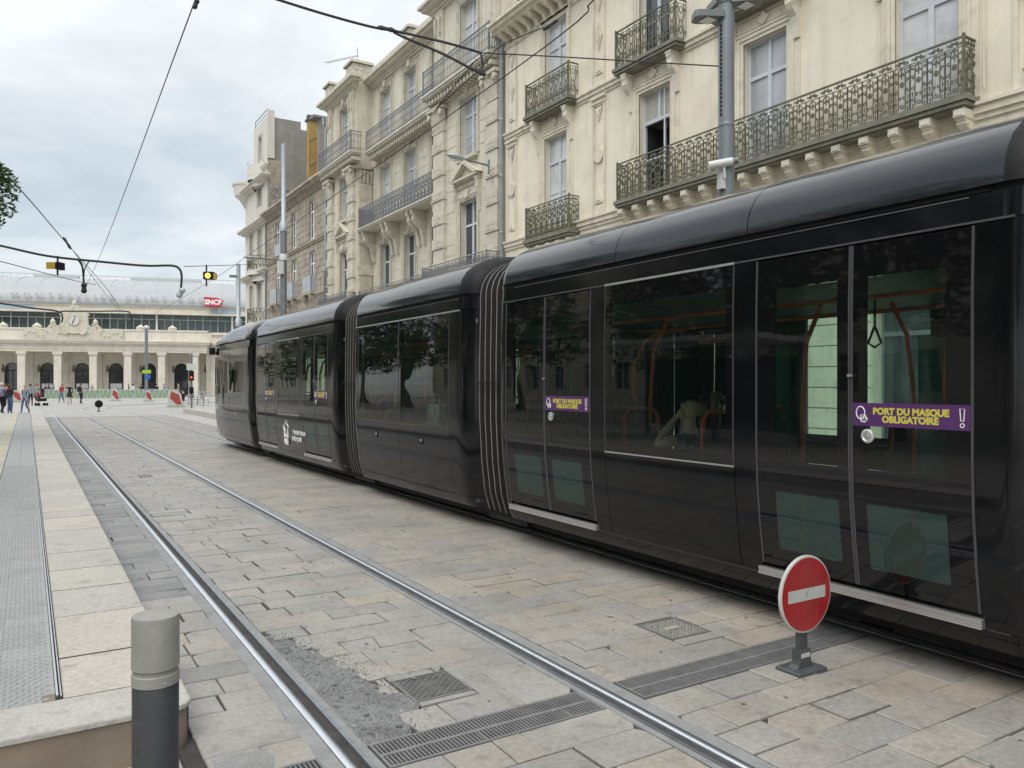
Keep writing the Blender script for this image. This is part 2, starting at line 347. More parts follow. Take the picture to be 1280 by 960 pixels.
# gravel patch outline (right border as a function of y)
GP = [(5.36, 1.36), (5.27, 1.43), (5.12, 1.50), (4.98, 1.47), (4.86, 1.56), (4.70, 1.62), (4.52, 1.60), (4.36, 1.66), (4.22, 1.63), (4.05, 1.70), (3.92, 1.76), (3.80, 1.77), (3.68, 1.66), (3.58, 1.60), (3.484, 1.56)]
def gx_at(y):
    if y > GP[0][0] or y < GP[-1][0]: return None
    for (ya, xa), (yb, xb) in zip(GP, GP[1:]):
        if yb <= y <= ya: return xa + (xb - xa) * (y - ya) / (yb - ya)
HOLES = [(1.752, 2.105, 3.80, 4.155), (3.625, 3.985, 3.845, 4.245), (1.74, 1.95, 15.55, 15.95)]
def subtract(rects, h):
    out = []
    for (a, c, d, e_) in rects:
        hx0, hx1, hy0, hy1 = h
        if hx1 <= a or hx0 >= c or hy1 <= d or hy0 >= e_: out.append((a, c, d, e_)); continue
        if hx0 - a > .03: out.append((a, hx0, d, e_))
        if c - hx1 > .03: out.append((hx1, c, d, e_))
        x0, x1 = max(a, hx0), min(c, hx1)
        if hy0 - d > .025: out.append((x0, x1, d, hy0))
        if e_ - hy1 > .025: out.append((x0, x1, hy1, e_))
    return out
rows = [-1.04 + .25 * k for k in range(17)]      # ... 2.96, then 3.21 / channel / 3.48
rows = [y for y in rows if y < 3.0] + [3.212]
Y = 3.482; rows2 = []
while Y < 46: rows2.append(Y); Y += .25 + R.uniform(-.012, .012) if Y > 4.3 else .25
ROWP = list(zip(rows, rows[1:])) + list(zip(rows2, rows2[1:]))
ZONES = [(.675, 1.122, 'left'), (1.352, 2.570, 'mix'), (2.822, 4.812, 'warm'), (5.06, 6.26, 'mix'), (6.52, 14.3, 'warm')]
stones = []
for (y0, y1) in ROWP:
    for (zx0, zx1, kind) in ZONES:
        if kind == 'warm' and zx0 > 6 and (y0 > 30): continue
        x = zx0 - (R.uniform(0, .3)); 
        while x < zx1:
            L_ = R.uniform(.36, .62) if y0 > 0 else .8
            if zx0 > 6: L_ = R.uniform(.5, .8)
            x1 = x + L_
            if zx1 - x1 < .17: x1 = zx1
            a, c = max(x, zx0), min(x1, zx1)
            if c - a > .1 or (c - a > .04 and a == zx0 and False): stones.append([a, c, y0, y1, kind])
            elif stones and stones[-1][3] == y1 and abs(stones[-1][1] - a) < 1e-6: stones[-1][1] = c
            else: stones.append([a, c, y0, y1, kind])
            x = x1
pieces = []
for a, c, d, e_, kind in stones:
    rs = [(a, c, d, e_)]
    for h in HOLES: rs = subtract(rs, h)
    for r_ in rs:
        m_y = (r_[2] + r_[3]) / 2
        if kind == 'mix' and r_[0] < 1.8:
            g0 = gx_at(m_y)
            if g0 is not None:
                if r_[1] < g0 + .04: continue
                r_ = (max(r_[0], g0), r_[1], r_[2], r_[3])
        pieces.append((r_, kind))
def vis_size(r_):
    cx_, cy_ = (r_[0] + r_[1]) / 2, (r_[2] + r_[3]) / 2
    Z = cx_ * SN + cy_ * CS; u = cx_ * CS - cy_ * SN
    if Z < 1.2: return 0
    X_ = 640 + FPX * u / Z; Y_ = 480 + FPX * CAM_H / Z
    if X_ < -90 or X_ > 1370 or Y_ > 1010 or cx_ > 5.2: return 0
    return (r_[1] - r_[0]) * (r_[3] - r_[2]) / Z ** 3
pieces.sort(key=lambda p: -vis_size(p[0]))
def stone_shape(mb, r_, kind, fine=True):
    x0, x1, y0, y1 = r_; t = R.random()
    near = r_[2] < 12
    g_ = R.uniform(.002, .0045)
    if near and R.random() < (.30 if x0 < 2.0 else .14): g_ += R.uniform(.003, .010)
    if kind == 'left': kind = 'mix' if y0 < 6.6 else 'grey'
    if kind == 'grey': tv = R.uniform(.0, .8)
    elif kind == 'warm': tv = min(1, max(.2, R.gauss(.60, .13))) if R.random() > .08 else R.uniform(.85, 1)
    else: tv = min(1, max(.15, R.gauss(.52, .11))) if R.random() > .04 else R.uniform(.85, 1)
    mb.tint = tv
    j = (lambda: R.uniform(-.003, .003)) if fine else (lambda: 0)
    P = [(x0 + g_ + j(), y0 + g_ + j()), (x1 - g_ + j(), y0 + g_ + j()), (x1 - g_ + j(), y1 - g_ + j()), (x0 + g_ + j(), y1 - g_ + j())]
    if fine and R.random() < .28:            # a chipped corner
        k = R.randrange(4); p = P[k]; q0 = P[k - 1]; q1 = P[(k + 1) % 4]; d = R.uniform(.015, .05)
        def tow(p, q, d): l = math.hypot(q[0] - p[0], q[1] - p[1]); return (p[0] + (q[0] - p[0]) * d / l, p[1] + (q[1] - p[1]) * d / l)
        P[k:k + 1] = [tow(p, q0, d), tow(p, q1, d * R.uniform(.5, 1.3))]
    if fine and kind == 'mix' and gx_at((y0 + y1) / 2) and abs(x0 - gx_at((y0 + y1) / 2)) < .01:   # broken edge along the patch
        P = [p for p in P if p[0] > x0 + .05]
        P = P + [(x0 + R.uniform(-.03, .03), y1 - g_), (x0 + R.uniform(-.02, .04), y0 + (y1 - y0) * .66), (x0 + R.uniform(-.03, .03), y0 + (y1 - y0) * .33), (x0 + R.uniform(-.02, .03), y0 + g_)]
        P.sort(key=lambda p: math.atan2(p[1] - (y0 + y1) / 2, p[0] - (x0 + x1) / 2))
    h = R.gauss(0, .0016); tx, ty = R.gauss(0, .006), R.gauss(0, .008)
    xm, ym = (x0 + x1) / 2, (y0 + y1) / 2
    jit = [max(-.006, min(.006, h + (p[0] - xm) * tx + (p[1] - ym) * ty)) for p in P]
    if fine and R.random() < .06 and x1 - x0 > .3 and len(P) == 4:      # a stone cracked in two
        u = R.uniform(.35, .65); xa, xb = P[0][0] + (P[1][0] - P[0][0]) * u + R.uniform(-.05, .05), P[3][0] + (P[2][0] - P[3][0]) * u
        mb.slab([P[0], (xa - .002, P[0][1]), (xb - .002, P[3][1]), P[3]], -.045, -.0015, .004, jit=[jit[0]] * 4)
        mb.slab([(xa + .002, P[1][1]), P[1], P[2], (xb + .002, P[2][1])], -.045, -.0015, .004, jit=[jit[1]] * 4)
        return
    mb.slab(P, -.045, -.0015, .004 if fine else .003, jit=jit)
NP = 296
for r_, kind in pieces[:NP]:
    mb = MB(); stone_shape(mb, r_, kind); mb.build('paving_stone', m_pavegrey if kind == 'left' and r_[2] >= 6.6 else m_pave, pav)
for nm, ks in (('grey', ('left',)), ('', ('mix', 'warm'))):
    mb = MB(); mb.tint = .5
    for r_, kind in pieces[NP:]:
        if kind in ks and True: stone_shape(mb, r_, kind, fine=(r_[2] < 18 and vis_size(r_) > 0))
    o = mb.build('paving_stones', m_pavegrey if nm else m_pave, pav); o['kind'] = 'stuff'
# far plaza beyond the built stones
b = MB(); b.box(6.5, 14.38, 30, 46, -.06, -.004); b.box(.60, 40, 46, 140, -.06, -.003); b.box(-60, .60, 49, 140, -.06, -.004)
o = b.build('square_paving', m_plaza); tag(o, 'pale flat paving of the square before the station', kind='structure')
# joints of the far paving, courses every half metre
b = MB()
for k in range(60):
    y = 46.5 + k * .75 ; b.box(.8, 30, y, y + .035, -.003, -.0015)
for k in range(12): b.box(2.9 + k * 1.1, 2.93 + k * 1.1, 46, 84, -.003, -.0012)
o = b.build('square_joint', m_mortar); o['kind'] = 'stuff'; o.parent = bpy.data.objects['square_paving']
# gravel patch
b = MB(); rws = []
ny = 46
for i in range(ny + 1):
    y = 3.484 + (5.36 - 3.484) * i / ny; xr = (gx_at(min(5.355, max(3.49, y))) or 1.4) + .02; row = []
    for k in range(16):
        x = 1.352 + (xr - 1.352) * k / 15; row.append((x, y, -.007 + .005 * noise.noise(Vector((x * 9, y * 9, 0))) + .003 * noise.noise(Vector((x * 45, y * 45, 3)))))
    rws.append(row)
b.grid(rws)
for k in range(7500):
    y = R.uniform(3.50, 5.33); xr = gx_at(y); x = R.uniform(1.355, xr + .01); r0 = R.uniform(.0018, .0065 if k % 9 == 0 else .0042); z = -.0065 + .005 * noise.noise(Vector((x * 9, y * 9, 0)))
    q = [(x + r0 * math.cos(t) * R.uniform(.7, 1.2), y + r0 * math.sin(t) * R.uniform(.7, 1.2), z) for t in (0, 1.57, 3.14, 4.71)]
    b._a(q + [(x, y, z + r0 * R.uniform(.6, 1.1))], [(0, 1, 4), (1, 2, 4), (2, 3, 4), (3, 0, 4)])
o = b.build('gravel_patch', m_gravel); tag(o, 'loose grey gravel filling a broken patch beside the rail', kind='stuff')
b = MB()
for k in range(60):
    y = R.uniform(3.55, 5.3); xr = gx_at(y); x = R.uniform(1.37, xr); r0 = R.uniform(.008, .018); n_ = R.randint(5, 7)
    b.slab([(x + r0 * math.cos(2 * math.pi * i / n_) * R.uniform(.7, 1.2), y + r0 * math.sin(2 * math.pi * i / n_) * R.uniform(.7, 1.2)) for i in range(n_)], -.02, -.002 + r0 * .2, .003)
o = b.build('broken_stone_chips', m_gravel); tag(o, 'small broken stone chips lying in the gravel patch', kind='stuff')
# concrete repair patches left of the rail
b = MB(); b.slab([(.70, 3.50), (.93, 3.50), (.96, 3.60), (.93, 3.72), (.70, 3.72)], -.04, .0015, .004, jit=[0] * 5); b.build('concrete_infill', m_conc, pav)
b = MB(); b.slab([(1.36, 14.6), (1.75, 14.6), (1.77, 14.9), (1.36, 14.88)], -.04, .001, .004, jit=[0] * 4); b.build('concrete_infill', m_conc, pav)
# channel grating
def grating(x0, x1, y0, y1, label, dense=.0200):
    root = empty('channel_grate', ((x0 + x1) / 2, (y0 + y1) / 2, 0)); tag(root, label, 'drain grate', 'drain gratings across the tracks')
    t = MB(); t.box(x0, x1, y0, y1, -.055, -.04); t.build('channel_bed', m_void, root)
    f = MB(); w = .012
    for a in (y0, y1 - w): f.box(x0, x1, a, a + w, -.04, .001)
    f.box(x0, x0 + w, y0 + w, y1 - w, -.04, .001); f.box(x1 - w, x1, y0 + w, y1 - w, -.04, .001)
    ym = (y0 + y1) / 2; f.box(x0 + w, x1 - w, ym - .011, ym + .011, -.03, .0005)
    x = x0 + .5
    while x < x1 - .2: f.box(x - .004, x + .004, y0 + w, ym - .011, -.03, .0022); x += .5
    f.build('grate_frame', m_grate, root)
    bar = MB(); x = x0 + w + .012; n_ = 0
    while x < x1 - w - .008:
        for (a, c) in ((y0 + w, ym - .011), (ym + .011, y1 - w)): bar.cbox(x, x + dense * .36, a, c, -.03, -.0005, .002)
        x += dense; n_ += 1
    o = bar.build('grate_bars', m_grate, root); o['kind'] = 'stuff'
grating(.72, 1.115, 3.218, 3.476, 'short drain grating between the platform end and the left rail')
grating(1.36, 2.565, 3.218, 3.476, 'drain grating between the two rails of the empty track')
grating(2.83, 4.81, 3.218, 3.476, 'long drain grating running from the rail to under the tram, behind the no entry sign')
# manhole covers
def manhole(h, label, kind):
    x0, x1, y0, y1 = h; x0 += .004; x1 -= .004; y0 += .004; y1 -= .004
    root = empty('manhole_cover', ((x0 + x1) / 2, (y0 + y1) / 2, 0)); tag(root, label, 'manhole cover', 'manhole covers')
    f = MB(); w = .012
    for a in (y0, y1 - w): f.box(x0, x1, a, a + w, -.04, .002)
    f.box(x0, x0 + w, y0 + w, y1 - w, -.04, .002); f.box(x1 - w, x1, y0 + w, y1 - w, -.04, .002); f.build('cover_frame', m_grate, root)
    m_pat = MATS['cast_iron'] if kind == 'wave' else M('worn_plate', (.36, .34, .30), .6, .2, 14, .001, 90, dirt=((.14, .12, .1), 12, .6))
    p = MB(); p.box(x0 + w + .003, x1 - w - .003, y0 + w + .003, y1 - w - .003, -.03, -.004)
    cx_, cy_ = (x0 + x1) / 2, (y0 + y1) / 2; p.build('cover_plate', m_iron, root)
    q = MB(); n_ = 13 if kind == 'wave' else 10; st = (x1 - x0 - .04) / n_
    for i in range(n_):
        for j in range(n_):
            X_ = x0 + .02 + st * (i + .5); Y_ = y0 + .02 + st * (j + .5)
            if kind == 'wave':
                if abs(i - 6) < 2 and 3 < j < 9: continue
                a = 1 if (i + j) % 2 else -1; l = st * .62
                q.prism([(X_ - l, Y_ - a * l * .5 - .004, -.004), (X_ + l, Y_ + a * l * .5 - .004, -.004), (X_ + l, Y_ + a * l * .5 + .004, -.004), (X_ - l, Y_ - a * l * .5 + .004, -.004)], (0, 0, .005))
            else:
                if abs(i - 4.5) < 2 and abs(j - 4.5) < 1: continue
                a = 1 if (i + j) % 2 else -1; q.cbox(X_ - (st * .34 if a > 0 else st * .14), X_ + (st * .34 if a > 0 else st * .14), Y_ - (st * .14 if a > 0 else st * .34), Y_ + (st * .14 if a > 0 else st * .34), -.004, .003, .002)
    if kind == 'wave':
        for k in range(4): q.box(cx_ - .03 + k * .017, cx_ - .022 + k * .017, cy_ - .075, cy_ + .06, -.004, .001)
    else: q.cbox(cx_ - .06, cx_ + .06, cy_ - .022, cy_ + .022, -.004, .001, .002)
    o = q.build('tread_pattern', m_pat, root); o['kind'] = 'stuff'
manhole(HOLES[0], 'square iron manhole cover beside the gravel patch between the rails', 'wave')
manhole(HOLES[1], 'square iron manhole cover between the right rail and the tram', 'block')
manhole(HOLES[2], 'small dark iron cover far up the empty track beside its left rail', 'block')

# ================================================================== PLATFORM
plt = empty('platform', (.4, 3.93, 0)); tag(plt, 'low stone tram platform with pale edge slabs and grey tactile strip', kind='structure')
PE = .668
b = MB(); b.box(-4.5, PE - .012, 4.0, 48, -.06, .155); b.build('platform_core', m_bed, plt)
b = MB(); y = 4.305; ks = [.645, .87, .76, .71]
i = 0
while y < 48:
    d = ks[i] if i < 4 else R.choice((.5, .74, .74, .9)); i += 1
    b = MB(); b.tint = .5; b.tint = R.random(); g0_ = .009; b.cbox(.148, PE, y + g0_, min(48, y + d) - g0_, .13, .19 + R.uniform(-.002, .002), .006); b.build('platform_slab', m_slabw, plt); jn = MB(); jn.box(.15, PE - .004, y - .010, y + .010, .15, .187); jn.build('slab_joint', m_void, plt); y += d
# rounded end kerb
b = MB(); x = -4.5
arc = [(PE - .09 + .09 * math.sin(t), 3.93 + .09 - .09 * math.cos(t)) for t in [i * math.pi / 2 / 8 for i in range(9)]]
pl = [(-1.1, 3.93)] + arc + [(PE, 4.303), (-1.1, 4.303)]
b.slab(pl, .165, .19, .006); b.build('end_kerb', m_kerb, plt, smooth=False)
pl2 = [(-4.5, 3.945)] + [(p[0] - .012, p[1] + .012) for p in arc] + [(PE - .012, 4.30), (-4.5, 4.30)]
b = MB(); b.slab(pl2, -.05, .166, .002); b.build('end_wall', m_kerbside, plt)
b = MB(); b.slab([(-4.5, 3.93), (-1.104, 3.93), (-1.104, 4.303), (-4.5, 4.303)], .165, .19, .006); b.build('end_kerb', m_kerb, plt)
# metal joint profile between tactile strip and slabs
b = MB(); b.box(.118, .128, 4.36, 48, .15, .192); b.box(.136, .142, 4.36, 48, .15, .187); b.build('joint_profile', m_alu, plt)
b = MB(); b.box(.128, .136, 4.31, 48, .15, .176); b.build('joint_gap', m_void, plt)
b = MB(); b.box(.06, .115, 4.31, 4.40, .13, .188); b.build('drain_block', m_kerbside, plt)
# tactile strip: small plates with rows of raised lozenges
b = MB(); y = 4.31
while y < 48:
    for xa, xb in ((-.36, -.125), (-.122, .115)):
        b.tint = .5; b.box(xa, xb, y + .002, y + .238, .13, .184 + R.uniform(-.001, .001))
    y += .24
o = b.build('tactile_plates', m_tact, plt); o['kind'] = 'stuff'
b = MB(); y = 4.34; k = 0
while y < 17:
    x = -.34 + (.026 if k % 2 else 0)
    while x < .10:
        b._a([(x - .024, y, .184), (x, y - .012, .184), (x + .024, y + .001, .184), (x, y + .012, .184), (x - .009, y, .1925), (x + .009, y, .1925)], [(0, 1, 4), (1, 5, 4), (1, 2, 5), (2, 3, 5), (3, 4, 5), (3, 0, 4)])
        x += .052
    y += .034 if y < 11 else .05; k += 1
o = b.build('tactile_bumps', m_tact, plt); o['kind'] = 'stuff'
# beyond the strip: pale slabs with a thin yellow line
b = MB(); y = 4.31; b.tint = .5
while y < 48:
    b.tint = R.random()
    for xa, xb in ((-.96, -.364), (-1.56, -.962), (-2.16, -1.562)): b.cbox(xa, xb - .006, y, y + .588, .13, .189, .003)
    y += .6
b.box(-4.5, -2.162, 4.31, 48, .13, .188)
o = b.build('platform_floor_slabs', m_slabw, plt); o['kind'] = 'stuff'
b = MB(); b.box(-.52, -.47, 10, 48, .18, .1925); b.build('yellow_line', M('yellow_line_paint', (.5, .45, .22), .7, .2, 6), plt)
# sloping end of the platform towards the square
b = MB(); b.prism([(-4.5, 48, .19), (-4.5, 50.5, .0), (-4.5, 48, -.05)], (4.5 + PE, 0, 0)); b.build('platform_ramp', m_kerb, plt)

# ================================================================== BOLLARD AND SIGNS
def bollard():
    c = pz(194.5, 800, 2.86); x, y = c.x, c.y; root = empty('bollard', (x, y, 0)); tag(root, 'dark grey round bollard with pale cap beside the platform end', 'bollard')
    b = MB(); b.lathe([(.079, 0), (.079, .6), (.078, .602)], (x, y), 40); b.build('bollard_body', m_bolb, root, True)
    b = MB(); b.lathe([(.078, .602), (.0812, .604), (.0812, .640), (.079, .643), (.0735, .645), (.0735, .656), (.079, .659)], (x, y), 40); b.build('collar', m_bolc, root, True)
    b = MB(); b.lathe([(.079, .660), (.0812, .663), (.0812, .842), (.079, .849), (.060, .854), (.0, .857)], (x, y), 48); b.build('cap', m_bolc, root, True)
    a = math.radians(-75); s_ = Vector((math.cos(a), math.sin(a), 0)); c_ = Vector((x, y, .620)) + s_ * .0795
    b = MB(); b.tube([c_, c_ + s_ * .003], .005, 10); b.build('screw', m_alu, root)
bollard()
def low_sign(x, y, s, label, red=True, rz=0, cz=.455):
    root = empty('no_entry_sign', (x, y, 0), 0); tag(root, label, 'road sign', 'low signs standing between the tracks')
    f = MB(); f.cbox(x - .125, x + .125, y - .085, y + .085, 0, .022, .006)
    for sx_ in (-1, 1):
        for sy in (-1, 1): f.lathe([(.011, .022), (.011, .03), (.006, .033)], (x + sx_ * .095, y + sy * .06), 8)
    f.build('foot_plate', m_post, root)
    b = MB(); pr = [(-.08, .022), (.08, .022), (.055, .042), (.047, .07), (.047, .125), (-.047, .125), (-.047, .07), (-.055, .042)]
    b.prism([(x + p, y - .03, z) for p, z in pr][::-1], (0, .06, 0)); b.build('socket', m_post, root)
    b = MB(); b.box(x - .036, x + .036, y - .014, y + .014, .125, cz); b.build('post', m_post, root)
    b = MB(); b.box(x - .04, x + .036, y - .0335, y - .030, .083, .108); b.build('label_plate', m_signwhite, root)
    b = MB(); b.lathe([(.222, 0), (.227, .004), (.227, .018), (.222, .022)], (x, cz), 48, ax='y', base=y - .036); b.build('disc', m_signwhite if red else m_rubber, root, True)
    if red:
        b = MB(); b.lathe([(.214, 0), (.214, .002)], (x, cz), 48, ax='y', base=y - .0385); b.build('red_face', m_signred, root, True)
        b = MB(); b.box(x - .165, x + .165, y - .0405, y - .0385, cz - .035, cz + .035); b.build('white_bar', m_signwhite, root)
        b = MB()
        for k in range(2): b.tube([(x - .010 + k * .012, y - .041, cz - .018), (x - .006 + k * .010, y - .041, cz), (x - .010 + k * .014, y - .041, cz + .02)], .0009, 4)
        b.build('scribble', m_post, root)
    else:
        pass
p = gp(999, 838); low_sign(p.x + .02, p.y, 1, 'low round red no entry sign standing in front of the black tram')
p = gp(123.5, 514.5); low_sign(p.x, p.y, 1, 'low round black sign disc seen from behind, far up the track', red=False, cz=.47)

# ================================================================== TRAM
XC = 5.66
PROF = [(.22, 1.17), (.30, 1.215), (.45, 1.25), (.70, 1.285), (1.0, 1.315), (1.3, 1.325), (2.2, 1.325), (2.56, 1.315), (2.72, 1.30)]
ROOFP = [(1.30, 2.755), (1.292, 2.84), (1.265, 2.93), (1.20, 3.03), (1.10, 3.11), (.95, 3.185), (.75, 3.235), (.45, 3.27), (0, 3.285)]
def hw(z):
    if z <= PROF[0][0]: return PROF[0][1]
    for (za, a), (zb, c) in zip(PROF, PROF[1:]):
        if z <= zb: return a + (c - a) * (z - za) / (zb - za)
    return PROF[-1][1]
def zs_between(z0, z1):
    return [z0] + [z for z, _ in PROF if z0 + .01 < z < z1 - .01] + [z1]
tram = empty('tram', (XC, 7.9, 0)); tag(tram, 'long black articulated tram with glazed doors and grey bellows, standing on the far track', 'tram')
NOSE = {'ins': None}
def panel(mb, s, y0, y1, z0, z1, off=0., th=.03, m=0, ins=None, ny=None):
    zz = zs_between(z0, z1); n = ny or 1
    ys = [y0 + (y1 - y0) * i / n for i in range(n + 1)]
    f_ = ins or (lambda y: 0)
    def pt(y, z, d): return (XC + s * (hw(z) + off - d - f_(y)), y, z)
    O = [[pt(y, z, 0) for z in zz] for y in ys]; I = [[pt(y, z, th) for z in zz] for y in ys]
    flat = [p for r in O for p in r] + [p for r in I for p in r]; k = len(zz); q = len(ys) * k
    fs = []
    for i in range(len(ys) - 1):
        for j in range(k - 1):
            a = i * k + j; fs.append((a, a + 1, a + k + 1, a + k)); fs.append((q + a, q + a + k, q + a + k + 1, q + a + 1))
    for i in range(len(ys) - 1):
        a = i * k; fs.append((a, a + k, q + a + k, q + a)); a = i * k + k - 1; fs.append((a, q + a, q + a + k, a + k))
    for j in range(k - 1):
        fs.append((j, q + j, q + j + 1, j + 1)); a = (len(ys) - 1) * k + j; fs.append((a, a + 1, q + a + 1, q + a))
    if s > 0: fs = [tuple(reversed(f)) for f in fs]
    mb._a(flat, fs, m)
def post(s, y0, y1, z0=.40, z1=2.56, mat=None, ins=None, ny=None):
    b = MB(); panel(b, s, y0 + .003, y1 - .003, z0, z1, ins=ins, ny=ny); b.build('side_panel', mat or m_black, tram, True, angle=30)
def framed(mb, s, y0, y1, z0, z1, hy0, hy1, hz0, hz1, off=0., m=0):
    panel(mb, s, y0, y1, z0, hz0, off, m=m); panel(mb, s, y0, y1, hz1, z1, off, m=m)
    panel(mb, s, y0, hy0, hz0, hz1, off, m=m); panel(mb, s, hy1, y1, hz0, hz1, off, m=m)
def tint_pane(parent, s, y0, y1, z0, z1, mat):
    b = MB(); zz = zs_between(z0, z1)
    rows_ = [[(XC + s * (hw(z) - .0015), y, z) for z in zz] for y in (y0, y1)]
    if s > 0: rows_.reverse()
    b.grid(rows_); return b.build('pane', mat, parent, True)
def window(s, y0, y1, z0=1.10, z1=2.555, chrome=True):
    y0 += .004; y1 -= .004
    b = MB(); framed(b, s, y0, y1, z0, z1, y0 + .07, y1 - .07, z0 + .07, z1 - .17)
    w_ = b.build('window', m_frit, tram, True, angle=30); tint_pane(w_, s, y0 + .07, y1 - .07, z0 + .07, z1 - .17, m_tglass)
    b = MB()
    for a, c in ((y0 - .003, y0 + .006), (y1 - .006, y1 + .003)): panel(b, s, a, c, z0, z1, .003, .01)
    b.build('window_edge', m_dfr, w_)
    return w_
def low_panel(s, y0, y1, z0, z1, lock=None):
    b = MB(); panel(b, s, y0 + .004, y1 - .004, z0 + .004, z1 - .004); o = b.build('lower_panel', m_black, tram, True, angle=30)
    if lock:
        b = MB(); b.box(XC + s * (hw(lock[1]) + .001), XC + s * (hw(lock[1]) + .005), lock[0] - .045, lock[0] + .045, lock[1] - .045, lock[1] + .045); k = b.build('lock_recess', m_rubber, o)
        b = MB(); b.lathe([(.022, 0), (.022, .006)], (lock[0], lock[1]), 12, ax='x', base=XC + s * (hw(lock[1]) + .005) - (.006 if s < 0 else 0)); b.build('lock', m_alu, k)
def door(s, y0, y1, sticker=None, band=True, button=None):
    ym = (y0 + y1) / 2
    for li, (a, c) in enumerate(((y0, ym), (ym, y1))):
        a += .006; c -= .006
        b = MB(); wy = .15; z_lo, z_mid0, z_mid1, z_hi = .44, .98, 1.15, 2.545
        h0, h1 = a + (wy if li == 0 else .09), c - (.09 if li == 0 else wy)
        panel(b, s, a, c, z_lo, .56); panel(b, s, a, c, .96, 1.17); panel(b, s, a, c, 2.34, z_hi)
        for z0, z1 in ((.56, .96), (1.17, 2.34)): panel(b, s, a, h0, z0, z1); panel(b, s, h1, c, z0, z1)
        lf = b.build('door_leaf', m_frit, tram, True, angle=30)
        tint_pane(lf, s, h0, h1, .56, .96, m_tglassl); tint_pane(lf, s, h0, h1, 1.17, 2.34, m_tglass)
        b = MB()
        for e0, e1 in ((a - .004, a + .010), (c - .010, c + .004)): panel(b, s, e0, e1, z_lo, z_hi, .004, .012)
        b.build('leaf_edge', m_dfr, lf)
        b = MB(); panel(b, s, a + .012, c - .012, 1.015, 1.075, .003, .01); b.build('middle_band', m_rubber, lf)
        if s < 0 and li == 0 and sticker:
            x_ = XC - hw(1.5) - .0035
            b = MB(); b.box(x_, x_ + .003, a + .012, c - .012, 1.435, 1.575); st = b.build('sticker', m_purple, lf)
            w_ = c - a; yc = (a + c) / 2
            text_mesh('lettering', 'PORT DU MASQUE', .054 * min(1, w_ / .7), m_yellow, face_street(x_ - .001, yc - .01, 1.525), st, bold=.0028, extrude=.0006)
            text_mesh('lettering', 'OBLIGATOIRE', .054 * min(1, w_ / .7), m_yellow, face_street(x_ - .001, yc - .01, 1.478), st, bold=.0028, extrude=.0006)
            # masked head symbol on the left, exclamation mark on the right
            b = MB(); h_ = [(.036 * math.sin(t) * .8, .03 + .038 * math.cos(t)) for t in [i * 2 * math.pi / 14 for i in range(15)]]
            yy = c - .065; b.tube([(x_ - .001, yy - p * -1, 1.485 + q) for p, q in h_], .0035, 5)
            b.tube([(x_ - .001, yy - .03, 1.5), (x_ - .001, yy - .045, 1.475), (x_ - .001, yy - .03, 1.458), (x_ - .001, yy - .004, 1.462), (x_ - .001, yy, 1.5), (x_ - .001, yy - .02, 1.503)], .0035, 5)
            for q in range(3): b.tube([(x_ - .001, yy - .034, 1.47 + q * .009), (x_ - .001, yy - .008, 1.472 + q * .009)], .0018, 4)
            b.build('masked_head_symbol', m_white, st)
            b = MB(); yy = a + .055
            b.tube([(x_ - .001, yy - .008, 1.487), (x_ - .001, yy - .013, 1.553), (x_ - .001, yy + .013, 1.555), (x_ - .001, yy + .008, 1.487), (x_ - .001, yy - .008, 1.487)], .003, 4)
            b.tube([(x_ - .001, yy + .011 * math.sin(t), 1.463 + .011 * math.cos(t)) for t in [i * math.pi / 5 for i in range(11)]], .003, 4)
            b.build('exclamation_symbol', m_white, st)
            b = MB(); b.lathe([(.040, 0), (.043, .004), (.043, .010), (.030, .016), (.026, .013), (.016, .013), (.014, .018), (0, .018)], (c - .115, 1.375), 20, ax='x', base=0)
            b.v = [(x_ + .002 - p[0], p[1], p[2]) for p in b.v]; b.build('door_button', m_alu, lf, True)
    if s < 0:
        b = MB(); b.box(XC + s * (hw(1.7) + .006), XC + s * (hw(1.7) + .02), ym - .018, ym + .012, 1.735, 1.75); b.build('door_lug', m_alu, tram)
    # bright step edge under the door
    b = MB()
    xo = XC + s * (hw(.4) + .045); xi = XC + s * hw(.4)
    for k, (z, d) in enumerate(((.365, .008), (.378, .014), (.391, .014), (.404, .010))):
        b.box(XC + s * (hw(z) - .02), xo - s * d, y0 - .01, y1 + .02, z - .0055, z + .0055)
    b.box(xi + s * -.02, xo - s * .02, y0 - .008, y1 + .018, .358, .410); b.build('step_edge', m_alu, tram)
def end_ins(ye, dirn, r=.28, d=.16):          # the body turns in towards the bellows
    def f(y):
        t = 1 - abs(y - ye) / r; t = max(0, min(1, t)); return d * (1 - math.sqrt(max(0, 1 - t * t)))
    return f
